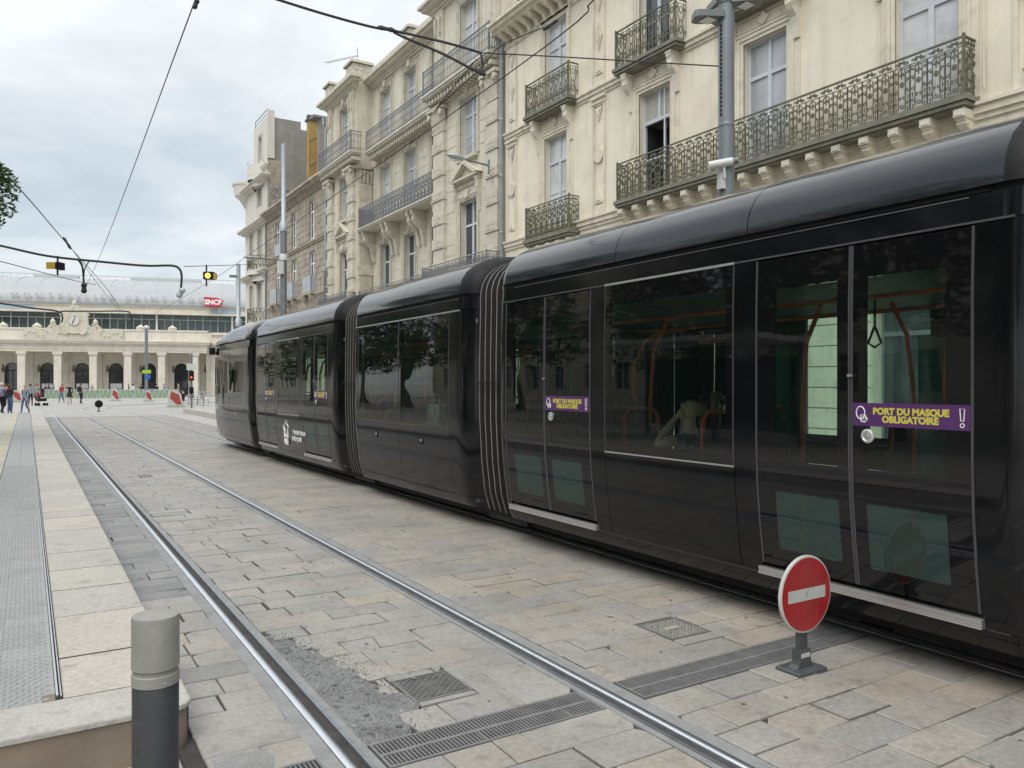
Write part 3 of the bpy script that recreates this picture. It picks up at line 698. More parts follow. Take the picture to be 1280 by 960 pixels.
def module(ya, yb, fair0=.28, fair1=.12, seams=(), nose=0):
    f0 = end_ins(ya, 1, fair0, .15 if fair0 > .2 else .05); f1 = end_ins(yb, -1, fair1, .15 if fair1 > .2 else .05)
    ins = lambda y: max(f0(y), f1(y))
    for s in (-1, 1):
        # skirt, top band, gutter
        for (z0, z1, nm, mt, off) in ((.24, .355, 'skirt', m_black, -.004), (2.565, 2.712, 'top_band', m_black, 0), (2.712, 2.757, 'gutter_seal', m_rubber, -.03)):
            b = MB(); n_ = 14; ysx = [ya + (yb - ya) * i / n_ for i in range(n_ + 1)]
            panel(b, s, ya, ya + fair0, z0, z1, off, ins=ins, ny=5); panel(b, s, ya + fair0, yb - fair1, z0, z1, off); panel(b, s, yb - fair1, yb, z0, z1, off, ins=ins, ny=5)
            b.build(nm, mt, tram, True, angle=30)
        b = MB(); panel(b, s, ya + .3, yb - .3, 2.700, 2.708, .005, .012); b.build('gutter_trim', m_dfr, tram)
    # roof panels
    cuts = [ya] + list(seams) + [yb]
    for a, c in zip(cuts, cuts[1:]):
        b = MB(); a2, c2 = a + .004, c - .004; ys = [a2]
        if a == ya: ys += [a2 + fair0 * k / 5 for k in range(1, 6)]
        if c == yb: ys += [c2 - fair1 * k / 4 for k in range(4, 0, -1)]
        ys.append(c2); ys = sorted(set(ys))
        full = [(-w, z) for w, z in ROOFP] + [(w, z) for w, z in ROOFP[-2::-1]]
        rows_ = []
        for y in ys:
            d = ins(y); rows_.append([(XC + w * (1 - d / 1.3), y, z - d * .8 * min(1, (z - 2.7) / .4)) for w, z in full])
        def endrow(r, dd, dy): return [(XC + (p[0] - XC) * (1 - dd), p[1] + dy, p[2] - dd * .8 * (p[2] - 2.5)) for p in r]
        rows_ = [endrow(rows_[0], .04, .002)] + rows_ + [endrow(rows_[-1], .04, -.002)]
        b.grid(rows_); nn = len(rows_[0]) - 1; nr = len(rows_) - 1
        for q in range(len(b.f)): b.m[q] = 1 if (a == ya and q // nn <= 5) or (c == yb and q // nn == nr - 1) else 0
        b.build('roof_panel', [m_roofp, m_rubber], tram, True, angle=50)
    b = MB(); full = [(-w + .02 if w > 0 else 0, z - .03) for w, z in ROOFP] + [(w - .02, z - .03) for w, z in ROOFP[-2::-1]]
    b.grid([[(XC + w, y, z) for w, z in full] for y in (ya + .2, yb - .2)]); b.build('roof_liner', m_rubber, tram)
    # underframe, floor, ceiling
    b = MB(); b.box(XC - .95, XC + .95, ya + .05, yb - .05, .12, .30); b.build('underframe', m_rubber, tram)
    b = MB(); b.box(XC - 1.18, XC + 1.18, ya + .02, yb - .02, .305, .35); b.build('floor_panel', m_intd, tram)
    b = MB(); b.box(XC - 1.22, XC + 1.22, ya + .02, yb - .02, 2.40, 2.45); b.build('ceiling_panel', m_intl, tram)
    return ins
def bellows(ya, yb):
    path = [(-hw(z) * .915, z) for z in (.24, .45, .8, 1.3, 2.0, 2.6)] + [(-w * .925, z - .085) for w, z in ROOFP] 
    path = path + [(-a, z) for a, z in path[-2::-1]]
    b = MB(); b.grid([[(XC + x * .965, y, z - .03) for x, z in path] for y in (ya - .1, yb + .1)]); b.build('bellows_skin', m_belld, tram, True)
    n_ = max(4, int((yb - ya - .04) / .100)); st = (yb - ya) / n_
    for i in range(n_):
        y = ya + st * (i + .5); b = MB(); w2 = .013
        out = [(XC + x * 1.012, z + .004) for x, z in path]; inn = [(XC + x * .945, z - .05) for x, z in path]
        rows_ = [[(p, y - w2 * 1.5, q) for p, q in inn], [(p, y - w2 * .7, q) for p, q in out], [(p, y + w2 * .7, q) for p, q in out], [(p, y + w2 * 1.5, q) for p, q in inn]]
        b.grid(rows_[:2], 1); b.grid(rows_[1:3], 0); b.grid(rows_[2:], 1); b.build('bellows_rib', [m_bell, m_belld], tram, True, angle=60)
    for s in (-1, 1):
        b = MB(); b.box(XC + s * (hw(1.5) * .945), XC + s * (hw(1.5) * .955 + .005), ya + .02, yb - .02, 1.70, 1.712); b.build('bellows_tie', m_rubber, tram)
    b = MB(); b.box(XC - 1.0, XC + 1.0, ya - .1, yb + .1, .12, .34); b.build('gangway_floor', m_belld, tram)
def end_post(s, y0, y1, ins, full=True):
    post(s, y0, y1, .36, 2.56, ins=ins, ny=6)
def door_module(ya, yb, d1, w1, d2, fair0, fair1, seams, stick, logo=False):
    ins = module(ya, yb, fair0, fair1, seams)
    for s in (-1, 1):
        end_post(s, ya, d1[0], ins); door(s, *d1, sticker=stick); post(s, d1[1], w1[0], .36)
        window(s, *w1); low_panel(s, w1[0], w1[1], .36, 1.10); post(s, w1[1], d2[0], .36); door(s, *d2, sticker=stick); end_post(s, d2[1], yb, ins)
        b = MB(); panel(b, s, w1[0], w1[1], 2.552, 2.570, .008, .02); b.build('bright_trim', m_alu, tram); b = MB(); panel(b, s, w1[0], w1[1], 1.088, 1.100, .006, .02); b.build('bright_trim', m_alu, tram)
        b = MB(); panel(b, s, d1[0] - (.12 if fair0 > .2 else .2), w1[0], 2.556, 2.568, .005, .02); panel(b, s, w1[1], d2[1] + .10, 2.556, 2.568, .005, .02); b.build('dull_trim', m_dfr, tram)
        b = MB(); panel(b, s, ya + .12, d1[0] - .02, .355, .361, .003, .01); panel(b, s, d1[1] + .02, d2[0] - .02, .355, .361, .003, .01); b.build('skirt_line', m_dfr, tram)
    # interior: green panels at the ends and beside the doors, poles, seats
    for y in (d1[1] + .08, w1[1] + .08):
        for s in (1,):
            b = MB(); b.box(XC + s * 1.24, XC + s * .80, y - .015, y + .015, .36, 2.1); b.build('draught_screen', m_teal, tram)
        b = MB(); b.tube([(XC - .72, y, .35), (XC - .72, y, 1.5), (XC - .68, y, 2.0), (XC - .5, y, 2.3), (XC - .3, y, 2.36)], .019, 8); b.tube([(XC + .72, y, .35), (XC + .72, y, 1.6), (XC + .62, y, 2.1), (XC + .4, y, 2.36)], .019, 8); b.build('grab_pole', m_red, tram, True)
    for yc in ((d1[0] + d1[1]) / 2, (d2[0] + d2[1]) / 2):
        b = MB(); b.tube([(XC - .1, yc, .35), (XC - .1, yc, 1.1), (XC - .1, yc + .02, 1.35), (XC - .1, yc + .10, 1.6), (XC - .1, yc + .09, 1.9), (XC - .1, yc - .1, 2.15), (XC - .1, yc - .35, 2.22), (XC - .1, yc - .7, 2.23)], .021, 8)
        b.build('grab_pole', m_red, tram, True)
        b = MB(); b.box(XC - .15, XC - .05, yc - .035, yc + .035, 1.25, 1.52); b.build('ticket_validator', m_intd, tram)
        b = MB()
        for k in (-.45, .35):
            z = 2.2; b.tube([(XC - .55, yc + k, 2.3), (XC - .55, yc + k, 2.1)], .010, 5)
            b.tube([(XC - .55, yc + k, 2.1), (XC - .55, yc + k - .05, 1.98), (XC - .55, yc + k, 1.95), (XC - .55, yc + k + .05, 1.98), (XC - .55, yc + k, 2.1)], .010, 5)
        b.build('grab_strap', m_rubber, tram)
    b = MB(); b.tube([(XC - .55, ya + .2, 2.31), (XC - .55, yb - .2, 2.31)], .017, 7); b.tube([(XC + .55, ya + .2, 2.31), (XC + .55, yb - .2, 2.31)], .017, 7); b.build('ceiling_rail', m_red, tram, True)
    for k, yy in enumerate((w1[0] + .32, w1[0] + .82, w1[1] - .25)):
        for s in ((-1, 1) if k != 0 else (1,)): seat(XC + s * .88, yy, -1 if k < 2 else 1, s)
def seat(x, y, d, s):
    b = MB(); b.cbox(x - .21, x + .21, y - .22, y + .22, .72, .80, .02); o = b.build('passenger_seat', m_seat, tram)
    yb_ = y + d * .22
    b = MB(); b.prism([(x - .20, yb_ - .03, .80), (x + .20, yb_ - .03, .80), (x + .19, yb_ - .02 + d * .05, 1.32), (x - .19, yb_ - .02 + d * .05, 1.32)], (0, .06, 0)); b.build('seat_back', m_seat, o)
    b = MB(); b.tube([(x - .20, yb_ + d * .04, 1.1), (x - .20, yb_ + d * .06, 1.40), (x - .15, yb_ + d * .06, 1.46), (x + .15, yb_ + d * .06, 1.46), (x + .20, yb_ + d * .06, 1.40), (x + .20, yb_ + d * .04, 1.1)], .018, 7); b.build('seat_handle', m_red, o, True)
    b = MB(); b.box(x - .15, x + .15, y - .18, y + .18, .35, .72); b.build('seat_base', m_intd, o)
door_module(2.02, 7.30, (2.28, 3.77), (3.97, 5.46), (5.66, 7.14), .12, .12, (3.87, 5.35), True)
bellows(7.32, 7.94)
door_module(12.42, 17.95, (12.95, 14.43), (14.63, 16.12), (16.30, 17.80), .30, .12, (14.5, 16.2), True)
bellows(11.74, 12.42); bellows(1.40, 2.0); bellows(17.97, 18.33)
# centre module on its bogie
ins = module(7.94, 11.72, .30, .10, (9.9,))
for s in (-1, 1):
    end_post(s, 7.94, 8.46, ins); window(s, 8.46, 9.98); window(s, 9.98, 11.52); end_post(s, 11.52, 11.72, ins)
    for a, c in ((8.46, 9.98), (9.98, 11.52)):
        low_panel(s, a, c, .36, .80); low_panel(s, a, c, .805, 1.10, lock=((a + c) / 2 + .05, .96))
    b = MB(); panel(b, s, 8.2, 11.62, 2.552, 2.570, .008, .02); b.build('bright_trim', m_alu, tram)
    b = MB(); panel(b, s, 8.46, 11.52, .800, .806, .003, .01); panel(b, s, 8.46, 11.52, 1.096, 1.102, .003, .01); b.build('dull_trim', m_dfr, tram)
for y, d in ((8.75, -1), (9.55, 1), (10.2, -1), (11.0, 1)):
    for s in (-1, 1): seat(XC + s * .88, y, d, s)
b = MB(); b.tube([(XC - .55, 8.0, 2.31), (XC - .55, 11.6, 2.31)], .017, 7)
for y in (9.15, 10.6): b.tube([(XC - .6, y, .4), (XC - .62, y, 1.6), (XC - .55, y, 2.3)], .018, 7)
b.build('grab_pole', m_red, tram, True)
# far cab and near cab modules: body narrows to a rounded nose
def cab(y0, d, L_=4.7, curve=0.0):
    """y0 = bellows end, d = +1 away from the camera or -1 behind it"""
    def Yd(t): return y0 + d * t
    rngs = lambda a, c: (min(Yd(a), Yd(c)), max(Yd(a), Yd(c)))
    tn = 4.55
    def nose(y):
        t = abs(y - y0); u = max(0, (t - 2.6) / 3.6)
        e0 = .12 * (1 - math.sqrt(max(0, 1 - max(0, 1 - t / .25) ** 2)))
        return max(e0, .42 * u ** 2.2)
    for s in (-1, 1):
        post(s, *rngs(0, .85), .36, 2.56, ins=nose, ny=8)
        for a, c in ((.85, 2.35), (2.35, 3.75)):
            lo, hi = rngs(a, c)
            b = MB()
            for q0, q1, z0, z1 in ((lo + .004, lo + .07, 1.1, 2.555), (hi - .07, hi - .004, 1.1, 2.555), (lo + .07, hi - .07, 1.1, 1.17), (lo + .07, hi - .07, 2.40, 2.555)): panel(b, s, q0, q1, z0, z1, ins=nose, ny=4)
            w_ = b.build('window', m_frit, tram, True, angle=30)
            b = MB(); zz = zs_between(1.17, 2.40); b.grid([[(XC + s * (hw(z) - .002 - nose(y)), y, z) for z in zz] for y in [lo + .07 + (hi - lo - .14) * i / 4 for i in range(5)]]); b.build('pane', m_tglass, w_, True)
            b = MB(); panel(b, s, lo + .004, hi - .004, .36, .80, ins=nose, ny=4); b.build('lower_panel', m_black, tram, True, angle=30)
            b = MB(); panel(b, s, lo + .004, hi - .004, .806, 1.096, ins=nose, ny=4); o = b.build('lower_panel', m_black, tram, True, angle=30)
            ym = (lo + hi) / 2; xx = XC + s * (hw(.96) - nose(ym))
            b = MB(); b.box(xx + s * .001, xx + s * .006, ym - .04, ym + .04, .92, 1.0); b.build('lock', m_alu, o)
        lo, hi = rngs(3.77, 4.55)
        b = MB()
        for q0, q1, z0, z1 in ((lo + .004, lo + .06, .42, 2.53), (hi - .05, hi - .004, .42, 2.53), (lo + .06, hi - .05, .42, .55), (lo + .06, hi - .05, 1.0, 1.14), (lo + .06, hi - .05, 2.42, 2.53)): panel(b, s, q0, q1, z0, z1, ins=nose, ny=3)
        w_ = b.build('cab_door', m_frit, tram, True, angle=30)
        for z0, z1 in ((.55, 1.0), (1.14, 2.42)):
            b = MB(); zz = zs_between(z0, z1); b.grid([[(XC + s * (hw(z) - .002 - nose(y)), y, z) for z in zz] for y in [lo + .06 + (hi - lo - .11) * i / 3 for i in range(4)]]); b.build('pane', m_tglass, w_, True)
        b = MB(); b.box(XC + s * (hw(.4) + .02 - nose(Yd(4.1))), XC + s * (hw(.4) - .1), lo, hi, .37, .41); b.build('step_edge', m_alu, tram)
        for (z0, z1, nm, mt) in ((.24, .355, 'skirt', m_black), (2.565, 2.712, 'top_band', m_black), (2.712, 2.757, 'gutter_seal', m_rubber)):
            lo, hi = rngs(0, tn); b = MB(); panel(b, s, lo, hi, z0, z1, -.03 if 'seal' in nm else 0, ins=nose, ny=24); b.build(nm, mt, tram, True, angle=30)
        b = MB(); lo, hi = rngs(.85, 3.75); panel(b, s, lo, hi, 2.556, 2.568, .005, .02, ins=nose, ny=6); b.build('dull_trim', m_dfr, tram)
        b = MB(); p = Vector((XC + s * (hw(2.6) - nose(Yd(4.5)) + .09), Yd(4.5), 2.60)); b.cbox(p.x - .07, p.x + .07, p.y - .09, p.y + .09, p.z - .10, p.z + .10, .03); b.build('rear_view_camera', m_rubber, tram)
    # roof and nose
    full = [(-w, z) for w, z in ROOFP] + [(w, z) for w, z in ROOFP[-2::-1]]
    def rrow(t):
        dd = nose(Yd(t)); k = max(0, (t - 2.4) / 2.3) ** 2; return [(XC + w * (1 - dd / 1.3), Yd(t), z - (z - 2.72) * .62 * min(1.2, k) - min(.05, .05 * (1 - t / .2) if t < .2 else 0)) for w, z in full]
    b = MB(); b.grid([rrow(t) for t in (.01, .05, .12, .25, .8, 1.6, 2.295)]); b.build('roof_panel', m_roofp, tram, True, angle=50)
    b = MB(); b.grid([rrow(t) for t in (2.305, 2.6, 3, 3.4, 3.8, 4.2, 4.55)]); b.build('roof_panel', m_roofp, tram, True, angle=50)
    # nose shell: rings from the side outline to the centre line
    zz = [.24, .45, .8, 1.1, 1.6, 2.1, 2.5, 2.72, 2.86]
    rows_ = []
    for z in zz:
        w0 = hw(min(z, 2.7)) - nose(Yd(4.55)) - (.03 if z > 2.72 else 0); lean = .55 - .35 * max(0, (z - 1.0) / 1.9) ** 1.6
        rows_.append([(XC + w0 * math.cos(a), Yd(4.55 + lean * math.sin(a) ** .8 if a not in (0, math.pi) else 4.55), z) for a in [math.pi * i / 16 for i in range(17)]])
    b = MB(); b.grid(rows_[:4]); b.build('nose_shell', m_black, tram, True, angle=50)
    b = MB(); b.grid(rows_[3:8]); b.build('windscreen', m_frit, tram, True, angle=50)
    b = MB(); b.grid(rows_[7:]); top = rows_[-1]; b._a(top, [tuple(range(len(top)))]); b.build('nose_cap', m_roofp, tram, True, angle=50)
    lo, hi = rngs(.05, 4.6); b = MB(); b.box(XC - .9, XC + .9, lo, hi, .12, .30); b.build('underframe', m_rubber, tram)
    b = MB(); b.box(XC - 1.1, XC + 1.1, lo, hi - .2, .305, .35); b.build('floor_panel', m_intd, tram)
    b = MB(); b.box(XC - 1.15, XC + 1.15, lo, hi - .3, 2.42, 2.46); b.build('ceiling_panel', m_intl, tram)
    b = MB(); q = Yd(3.76); b.box(XC - 1.05, XC + 1.05, q - .02, q + .02, .35, 2.42); b.build('cab_partition', m_intd, tram)
    for k in (1.3, 2.6):
        for s in (-1, 1): seat(XC + s * .88, Yd(k), d, s)
cab(18.35, 1); cab(1.38, -1)
# white transport logo beside the door of the second module
xw = XC - hw(.75) - .004
b = MB()
cy, cz_ = 15.55, .80
star = []
for k in range(10):
    a = math.pi / 2 + k * math.pi / 5; r_ = .20 if k % 2 == 0 else .125; star.append((xw, cy + r_ * .9 * math.cos(a), cz_ + r_ * (1.15 if k == 0 else 1) * math.sin(a)))
star[0] = (xw, cy, cz_ + .36)
b.tube(star + [star[0]], .022, 5); b.tube([(xw, cy - .08, cz_ - .12), (xw, cy - .09, cz_ - .30), (xw, cy - .03, cz_ - .22), (xw, cy, cz_ - .30), (xw, cy + .03, cz_ - .22), (xw, cy + .09, cz_ - .30), (xw, cy + .08, cz_ - .12)], .022, 5)
lg = b.build('transport_logo', m_white, tram)
for k, (t_, dy) in enumerate((('montpellier', .66), ('Méditerranée', .83), ('métropole', .70))):
    text_mesh('lettering', t_, .15, m_white, face_street(xw, cy - dy, .90 - .125 * k), lg, bold=.003)

# ================================================================== FACADES
def wall(name, parent, X0, y0, y1, z0, z1, holes, mat, reveal=.28, back=.5):
    """street wall (normal -X) with real openings; holes = (ya, yb, za, zb)"""
    ys = sorted(set([y0, y1] + [v for h in holes for v in h[:2] if y0 < v < y1])); zs = sorted(set([z0, z1] + [v for h in holes for v in h[2:] if z0 < v < z1]))
    b = MB()
    for a, c in zip(ys, ys[1:]):
        for d, e_ in zip(zs, zs[1:]):
            ym, zm = (a + c) / 2, (d + e_) / 2
            if any(h[0] < ym < h[1] and h[2] < zm < h[3] for h in holes): continue
            b._a([(X0, a, d), (X0, a, e_), (X0, c, e_), (X0, c, d)], [(0, 1, 2, 3)])
    for h in holes:
        a, c, d, e_ = h; x1 = X0 + reveal
        b._a([(X0, a, d), (x1, a, d), (x1, a, e_), (X0, a, e_)], [(0, 1, 2, 3)]); b._a([(X0, c, d), (X0, c, e_), (x1, c, e_), (x1, c, d)], [(0, 1, 2, 3)])
        b._a([(X0, a, e_), (x1, a, e_), (x1, c, e_), (X0, c, e_)], [(0, 1, 2, 3)]); b._a([(X0, a, d), (X0, c, d), (x1, c, d), (x1, a, d)], [(0, 1, 2, 3)])
    b.box(X0 + back, X0 + back + .1, y0, y1, z0, z1)
    for yy in (y0, y1): b._a([(X0, yy, z0), (X0 + back, yy, z0), (X0 + back, yy, z1), (X0, yy, z1)], [(0, 1, 2, 3)])
    return b.build(name, mat, parent)
m_panel = M('window_pane_curtain', (.52, .53, .53), .07, .3, 1.4, spec=.7, coat=.4); PANE = {}
def shared_pane(w, h, mat):
    k = (round(w, 3), round(h, 3), mat.name)
    if k not in PANE:
        b = MB(); b.box(0, .012, -w / 2, w / 2, -h / 2, h / 2); o = b.build('pane', mat); PANE[k] = o.data; bpy.data.objects.remove(o)
    return PANE[k]
def french(parent, X0, yc, w, z0, z1, rev=.2, mat=None, fr=None, style='closed', trans=.72, rows=2, cols=2, dark=False):
    fr = fr or m_wfr; mat = mat or m_pane; x = X0 + rev; y0, y1 = yc - w / 2, yc + w / 2; H = z1 - z0; zt = z0 + H * trans
    b = MB(); t = .055
    b.box(x - .03, x + .04, y0, y0 + t, z0, z1); b.box(x - .03, x + .04, y1 - t, y1, z0, z1); b.box(x - .03, x + .04, y0 + t, y1 - t, z1 - t, z1); b.box(x - .03, x + .04, y0 + t, y1 - t, z0, z0 + .12)
    b.box(x - .045, x + .04, y0 + t, y1 - t, zt - .045, zt + .045)
    if mat is m_pane and math.sin(yc * 7.3 + z0 * 3.1) > .2: mat = m_panel
    zl0, zl1 = z0 + .12, zt - .045; cells = []
    if cols == 2:
        b.box(x - .035, x + .04, yc - .045, yc + .045, zt + .045, z1 - t)
        if style == 'closed': b.box(x - .045, x + .04, yc - .055, yc + .055, zl0, zl1)
    cw = (w - 2 * t - .10) / 2 if cols == 2 else w - 2 * t
    cs = (yc - .05 - cw / 2, yc + .05 + cw / 2) if cols == 2 else (yc,)
    for c in cs: cells.append((c, (zt + .045 + z1 - t) / 2, cw, z1 - t - zt - .045, mat if style == 'closed' else m_shut))
    if style == 'closed':
        rh = (zl1 - zl0 - .03 * (rows - 1)) / rows
        for r_ in range(rows):
            zc = zl0 + rh / 2 + r_ * (rh + .03)
            for c in cs: cells.append((c, zc, cw, rh, mat))
            if r_ < rows - 1: b.box(x - .02, x + .03, y0 + t, y1 - t, zc + rh / 2, zc + rh / 2 + .03)
    else:                                    # lower leaves stand ajar inside a dark room
        b.box(x + .02, x + .6, y0 + t, y0 + t + .05, zl0, zl1); b.box(x + .02, x + .06, yc - .18, yc - .12, zl0, zl1); b.box(x + .02, x + .06, yc - .18, y1 - t, (zl0 + zl1) / 2 - .02, (zl0 + zl1) / 2 + .02)
    w_ = b.build('window', fr, parent)
    if style != 'closed':
        v = MB(); v.box(x + .55, x + .58, y0 + .02, y1 - .02, zl0, zl1); v.box(x + .07, x + .55, y0 + .02, y0 + .04, zl0, zl1); v.box(x + .07, x + .55, y1 - .04, y1 - .02, zl0, zl1); v.build('dark_room', m_intd, w_)
    for (c, zc, cw_, ch, m_) in cells:
        o = bpy.data.objects.new('pane', shared_pane(cw_, ch, m_)); COL.objects.link(o); o.parent = w_; o.location = Vector((x, c, zc)) - WL[w_]
    return w_
def surround(parent, X0, yc, w, z0, z1, mat, wd=.2, name='window_surround', ears=True):
    b = MB(); y0, y1 = yc - w / 2, yc + w / 2
    for (a, c, d) in ((0, wd * .4, .03), (wd * .42, wd, .06), (wd * .88, wd * 1.12, .085)):
        b.box(X0 - d, X0 + .02, y0 - c, y0 - a, z0, z1 + c); b.box(X0 - d, X0 + .02, y1 + a, y1 + c, z0, z1 + c); b.box(X0 - d, X0 + .02, y0 - a, y1 + a, z1 + a, z1 + c)
    return b.build(name, mat, parent)
def console(b, X0, yc, w, z0, z1, depth):     # scrolled bracket
    H = z1 - z0; pr = [(0, z1), (-depth, z1), (-depth, z1 - H * .12), (-depth * .86, z1 - H * .2), (-depth * .93, z1 - H * .3), (-depth * .75, z1 - H * .42), (-depth * .42, z1 - H * .55), (-depth * .30, z1 - H * .75), (-depth * .22, z0), (0, z0)]
    b.prism([(X0 + p, yc - w / 2, z) for p, z in pr], (0, w, 0))
    b.prism([(X0 - depth * .5, yc - w / 2 - .012, z1 - H * .13), (X0 - depth * .93, yc - w / 2 - .012, z1 - H * .13), (X0 - depth * .85, yc - w / 2 - .012, z1 - H * .3), (X0 - depth * .6, yc - w / 2 - .012, z1 - H * .34)], (0, w + .024, 0))
    b.box(X0 - depth - .015, X0, yc - w / 2 - .02, yc + w / 2 + .02, z1 - H * .05, z1 - .001)
CELL = {}
def cell_mesh(style, w, h, mat):
    k = (style, round(w, 3), round(h, 3))
    if k in CELL: return CELL[k]
    b = MB(); r = .0125 if style != 'bars' else .0095; n = 4
    def T(p, r_=r): b.tube([(0, y, z) for y, z in p], r_, n)
    def circ(cy, cz, ra, a0=0, a1=2 * math.pi, k=10, r2=None, rr=r): T([(cy + ra * math.cos(a0 + (a1 - a0) * i / k), cz + (r2 or ra) * math.sin(a0 + (a1 - a0) * i / k)) for i in range(k + 1)], rr)
    def spiral(cy, cz, ra, a0, turns, k=12): T([(cy + ra * (1 - .75 * i / k) * math.cos(a0 + turns * 2 * math.pi * i / k), cz + ra * (1 - .75 * i / k) * math.sin(a0 + turns * 2 * math.pi * i / k)) for i in range(k + 1)], r * .9)
    if style == 'scroll':
        zt = h * .84; hw_ = w / 2
        for s in (-1, 1):
            T([(s * hw_ * .42, .06), (s * hw_ * .42, zt - .10), (s * hw_ * .30, zt - .05), (0, zt - .02)])
            T([(s * hw_ * .98, .03), (s * hw_ * .98, zt)])
            spiral(s * hw_ * .68, h * .18, w * .12, 0 if s > 0 else math.pi, s * 1.1); spiral(s * hw_ * .70, h * .40, w * .13, math.pi / 2, s * 1.2)
            spiral(s * hw_ * .70, h * .60, w * .12, -math.pi / 2, -s * 1.2)
            spiral(s * hw_ * .2, h * .28, w * .10, -math.pi / 2, s * 1.1)
            T([(s * hw_ * .5, h * .90), (s * hw_ * .25, h * .955), (0, h * .91)]); spiral(s * hw_ * .62, h * .90, w * .10, 0, s)
        for s in (-1, 1): T([(s * hw_ * .70, h * .24), (s * hw_ * .74, h * .34)]); spiral(s * hw_ * .22, h * .70, w * .09, math.pi / 2, s); T([(s * hw_ * .68, .04), (s * hw_ * .68, h * .12)]); spiral(s * hw_ * .70, h * .74, w * .10, 0, s)
        circ(0, h * .52, w * .11, r2=w * .15); circ(0, h * .12, w * .10); b.lathe([(0.0, -.012), (.035, -.004), (.035, .004), (0, .012)], (0, h * .52), 8, ax='x'); T([(0, h * .62), (0, zt - .03)])
        for i in range(5): a = i * math.pi / 4; b.box(-.012, .012, .05 * math.cos(a) - .016, .05 * math.cos(a) + .016, h * .885 + .04 * math.sin(a) - .012, h * .885 + .04 * math.sin(a) + .014)
        T([(-hw_, zt), (hw_, zt)], .011); T([(-hw_, .03), (hw_, .03)], .011)
    elif style == 'lyre':
        hw_ = w / 2
        for s in (-1, 1):
            T([(s * hw_ * .5, .05), (s * hw_ * .5, h * .3), (s * hw_ * .25, h * .45), (s * hw_ * .55, h * .62), (s * hw_ * .5, h * .92)]); spiral(s * hw_ * .75, h * .2, w * .13, 0, s * 1.1); spiral(s * hw_ * .78, h * .78, w * .13, 0, -s * 1.1)
            T([(s * hw_, .03), (s * hw_, h * .96)], .009)
        circ(0, h * .75, w * .14, r2=.09); circ(0, h * .25, w * .14, r2=.09); b.lathe([(0, -.01), (.03, 0), (0, .01)], (0, h * .48), 6, ax='x')
        T([(-hw_, .03), (hw_, .03)], .011); T([(-hw_, h * .90), (hw_, h * .90)], .008)
    elif style == 'bars':
        for i in range(3):
            y = (i - 1) * w / 3
            T([(y, .03), (y, h - .02)])
            circ(y + w / 6, h * .84, w * .11, k=8); circ(y, h * .14, .035, k=6); b.box(-.013, .013, y - .018, y + .018, h * .45, h * .5)
        T([(-w / 2, .03), (w / 2, .03)], .012); T([(-w / 2, h * .74), (w / 2, h * .74)], .008)
    o = b.build('railing_panel', mat); CELL[k] = o.data; bpy.data.objects.remove(o); return CELL[k]
def railing(parent, p0, p1, z, h, style, cw, mat, posts=True):
    p0, p1 = Vector(p0), Vector(p1); d = p1 - p0; L_ = d.length; n = max(1, round(L_ / cw)); w = L_ / n
    me = cell_mesh(style, round(w, 2), h, mat); sc = w / round(w, 2); ang = math.atan2(d.y, d.x) - math.pi / 2
    for i in range(n):
        o = bpy.data.objects.new('railing_panel', me); COL.objects.link(o); o.parent = parent
        c = p0 + d * ((i + .5) / n); o.location = Vector((c.x, c.y, z)) - WL[parent]; o.rotation_euler[2] = ang; o.scale = (1, sc, 1)
def balcony(parent, X0, Xf, y0, y1, zt, h, style, cw, iron, stone, th=.16, corb=None, cons=None, lip=.05, left=True, right=True):
    b = MB()
    b.cbox(Xf - lip, X0, y0 - lip, y1 + lip, zt - th * .45, zt, .012); b.box(Xf - lip * .3, X0, y0 - lip * .3, y1 + lip * .3, zt - th * .8, zt - th * .45); b.box(Xf + .04, X0, y0 + .04, y1 - .04, zt - th, zt - th * .8)
    ba = b.build('balcony', stone, parent)
    q = MB(); ir = .02; e = .03
    pts = [(X0 - .01, y0 + e, zt + h)] if right else []
    pts += [(Xf + e, y0 + e, zt + h), (Xf + e, y1 - e, zt + h)] + ([(X0 - .01, y1 - e, zt + h)] if left else [])
    for a, c in zip(pts, pts[1:]):
        q.box(min(a[0], c[0]) - ir, max(a[0], c[0]) + ir, min(a[1], c[1]) - ir, max(a[1], c[1]) + ir, zt + h - .016, zt + h + .016)
    for yy in (y0 + e, y1 - e): q.box(Xf + e - .022, Xf + e + .022, yy - .022, yy + .022, zt, zt + h + .02); q.lathe([(.0, -.03), (.03, 0), (.03, .02), (0, .05)], (Xf + e, yy), 8, base=zt + h + .03)
    q.build('handrail', iron, ba)
    railing(ba, (Xf + e, y0 + e, 0), (Xf + e, y1 - e, 0), zt, h, style, cw, iron)
    if right and X0 - Xf > .25: railing(ba, (Xf + e, y0 + e, 0), (X0, y0 + e, 0), zt, h, style, cw, iron)
    if left and X0 - Xf > .25: railing(ba, (Xf + e, y1 - e, 0), (X0, y1 - e, 0), zt, h, style, cw, iron)
    if corb:
        n = max(2, round((y1 - y0 - .2) / corb[0]) + 1)
        for i in range(n):
            yc = y0 + .12 + (y1 - y0 - .24) * i / (n - 1); c = MB(); c.box(Xf + .03, X0, yc - corb[1] / 2, yc + corb[1] / 2, zt - th - .14, zt - th - .002); c.box(Xf + .015, Xf + .03, yc - corb[1] / 2 + .03, yc + corb[1] / 2 - .03, zt - th - .115, zt - th - .025)
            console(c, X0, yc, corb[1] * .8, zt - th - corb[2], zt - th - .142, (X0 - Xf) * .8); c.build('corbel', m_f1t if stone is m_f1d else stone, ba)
    if cons:
        for yc in cons[0]: c = MB(); console(c, X0, yc, cons[1], zt - th - cons[2], zt - th - .002, (X0 - Xf) * .9); c.build('console', cons[3], ba)
    return ba
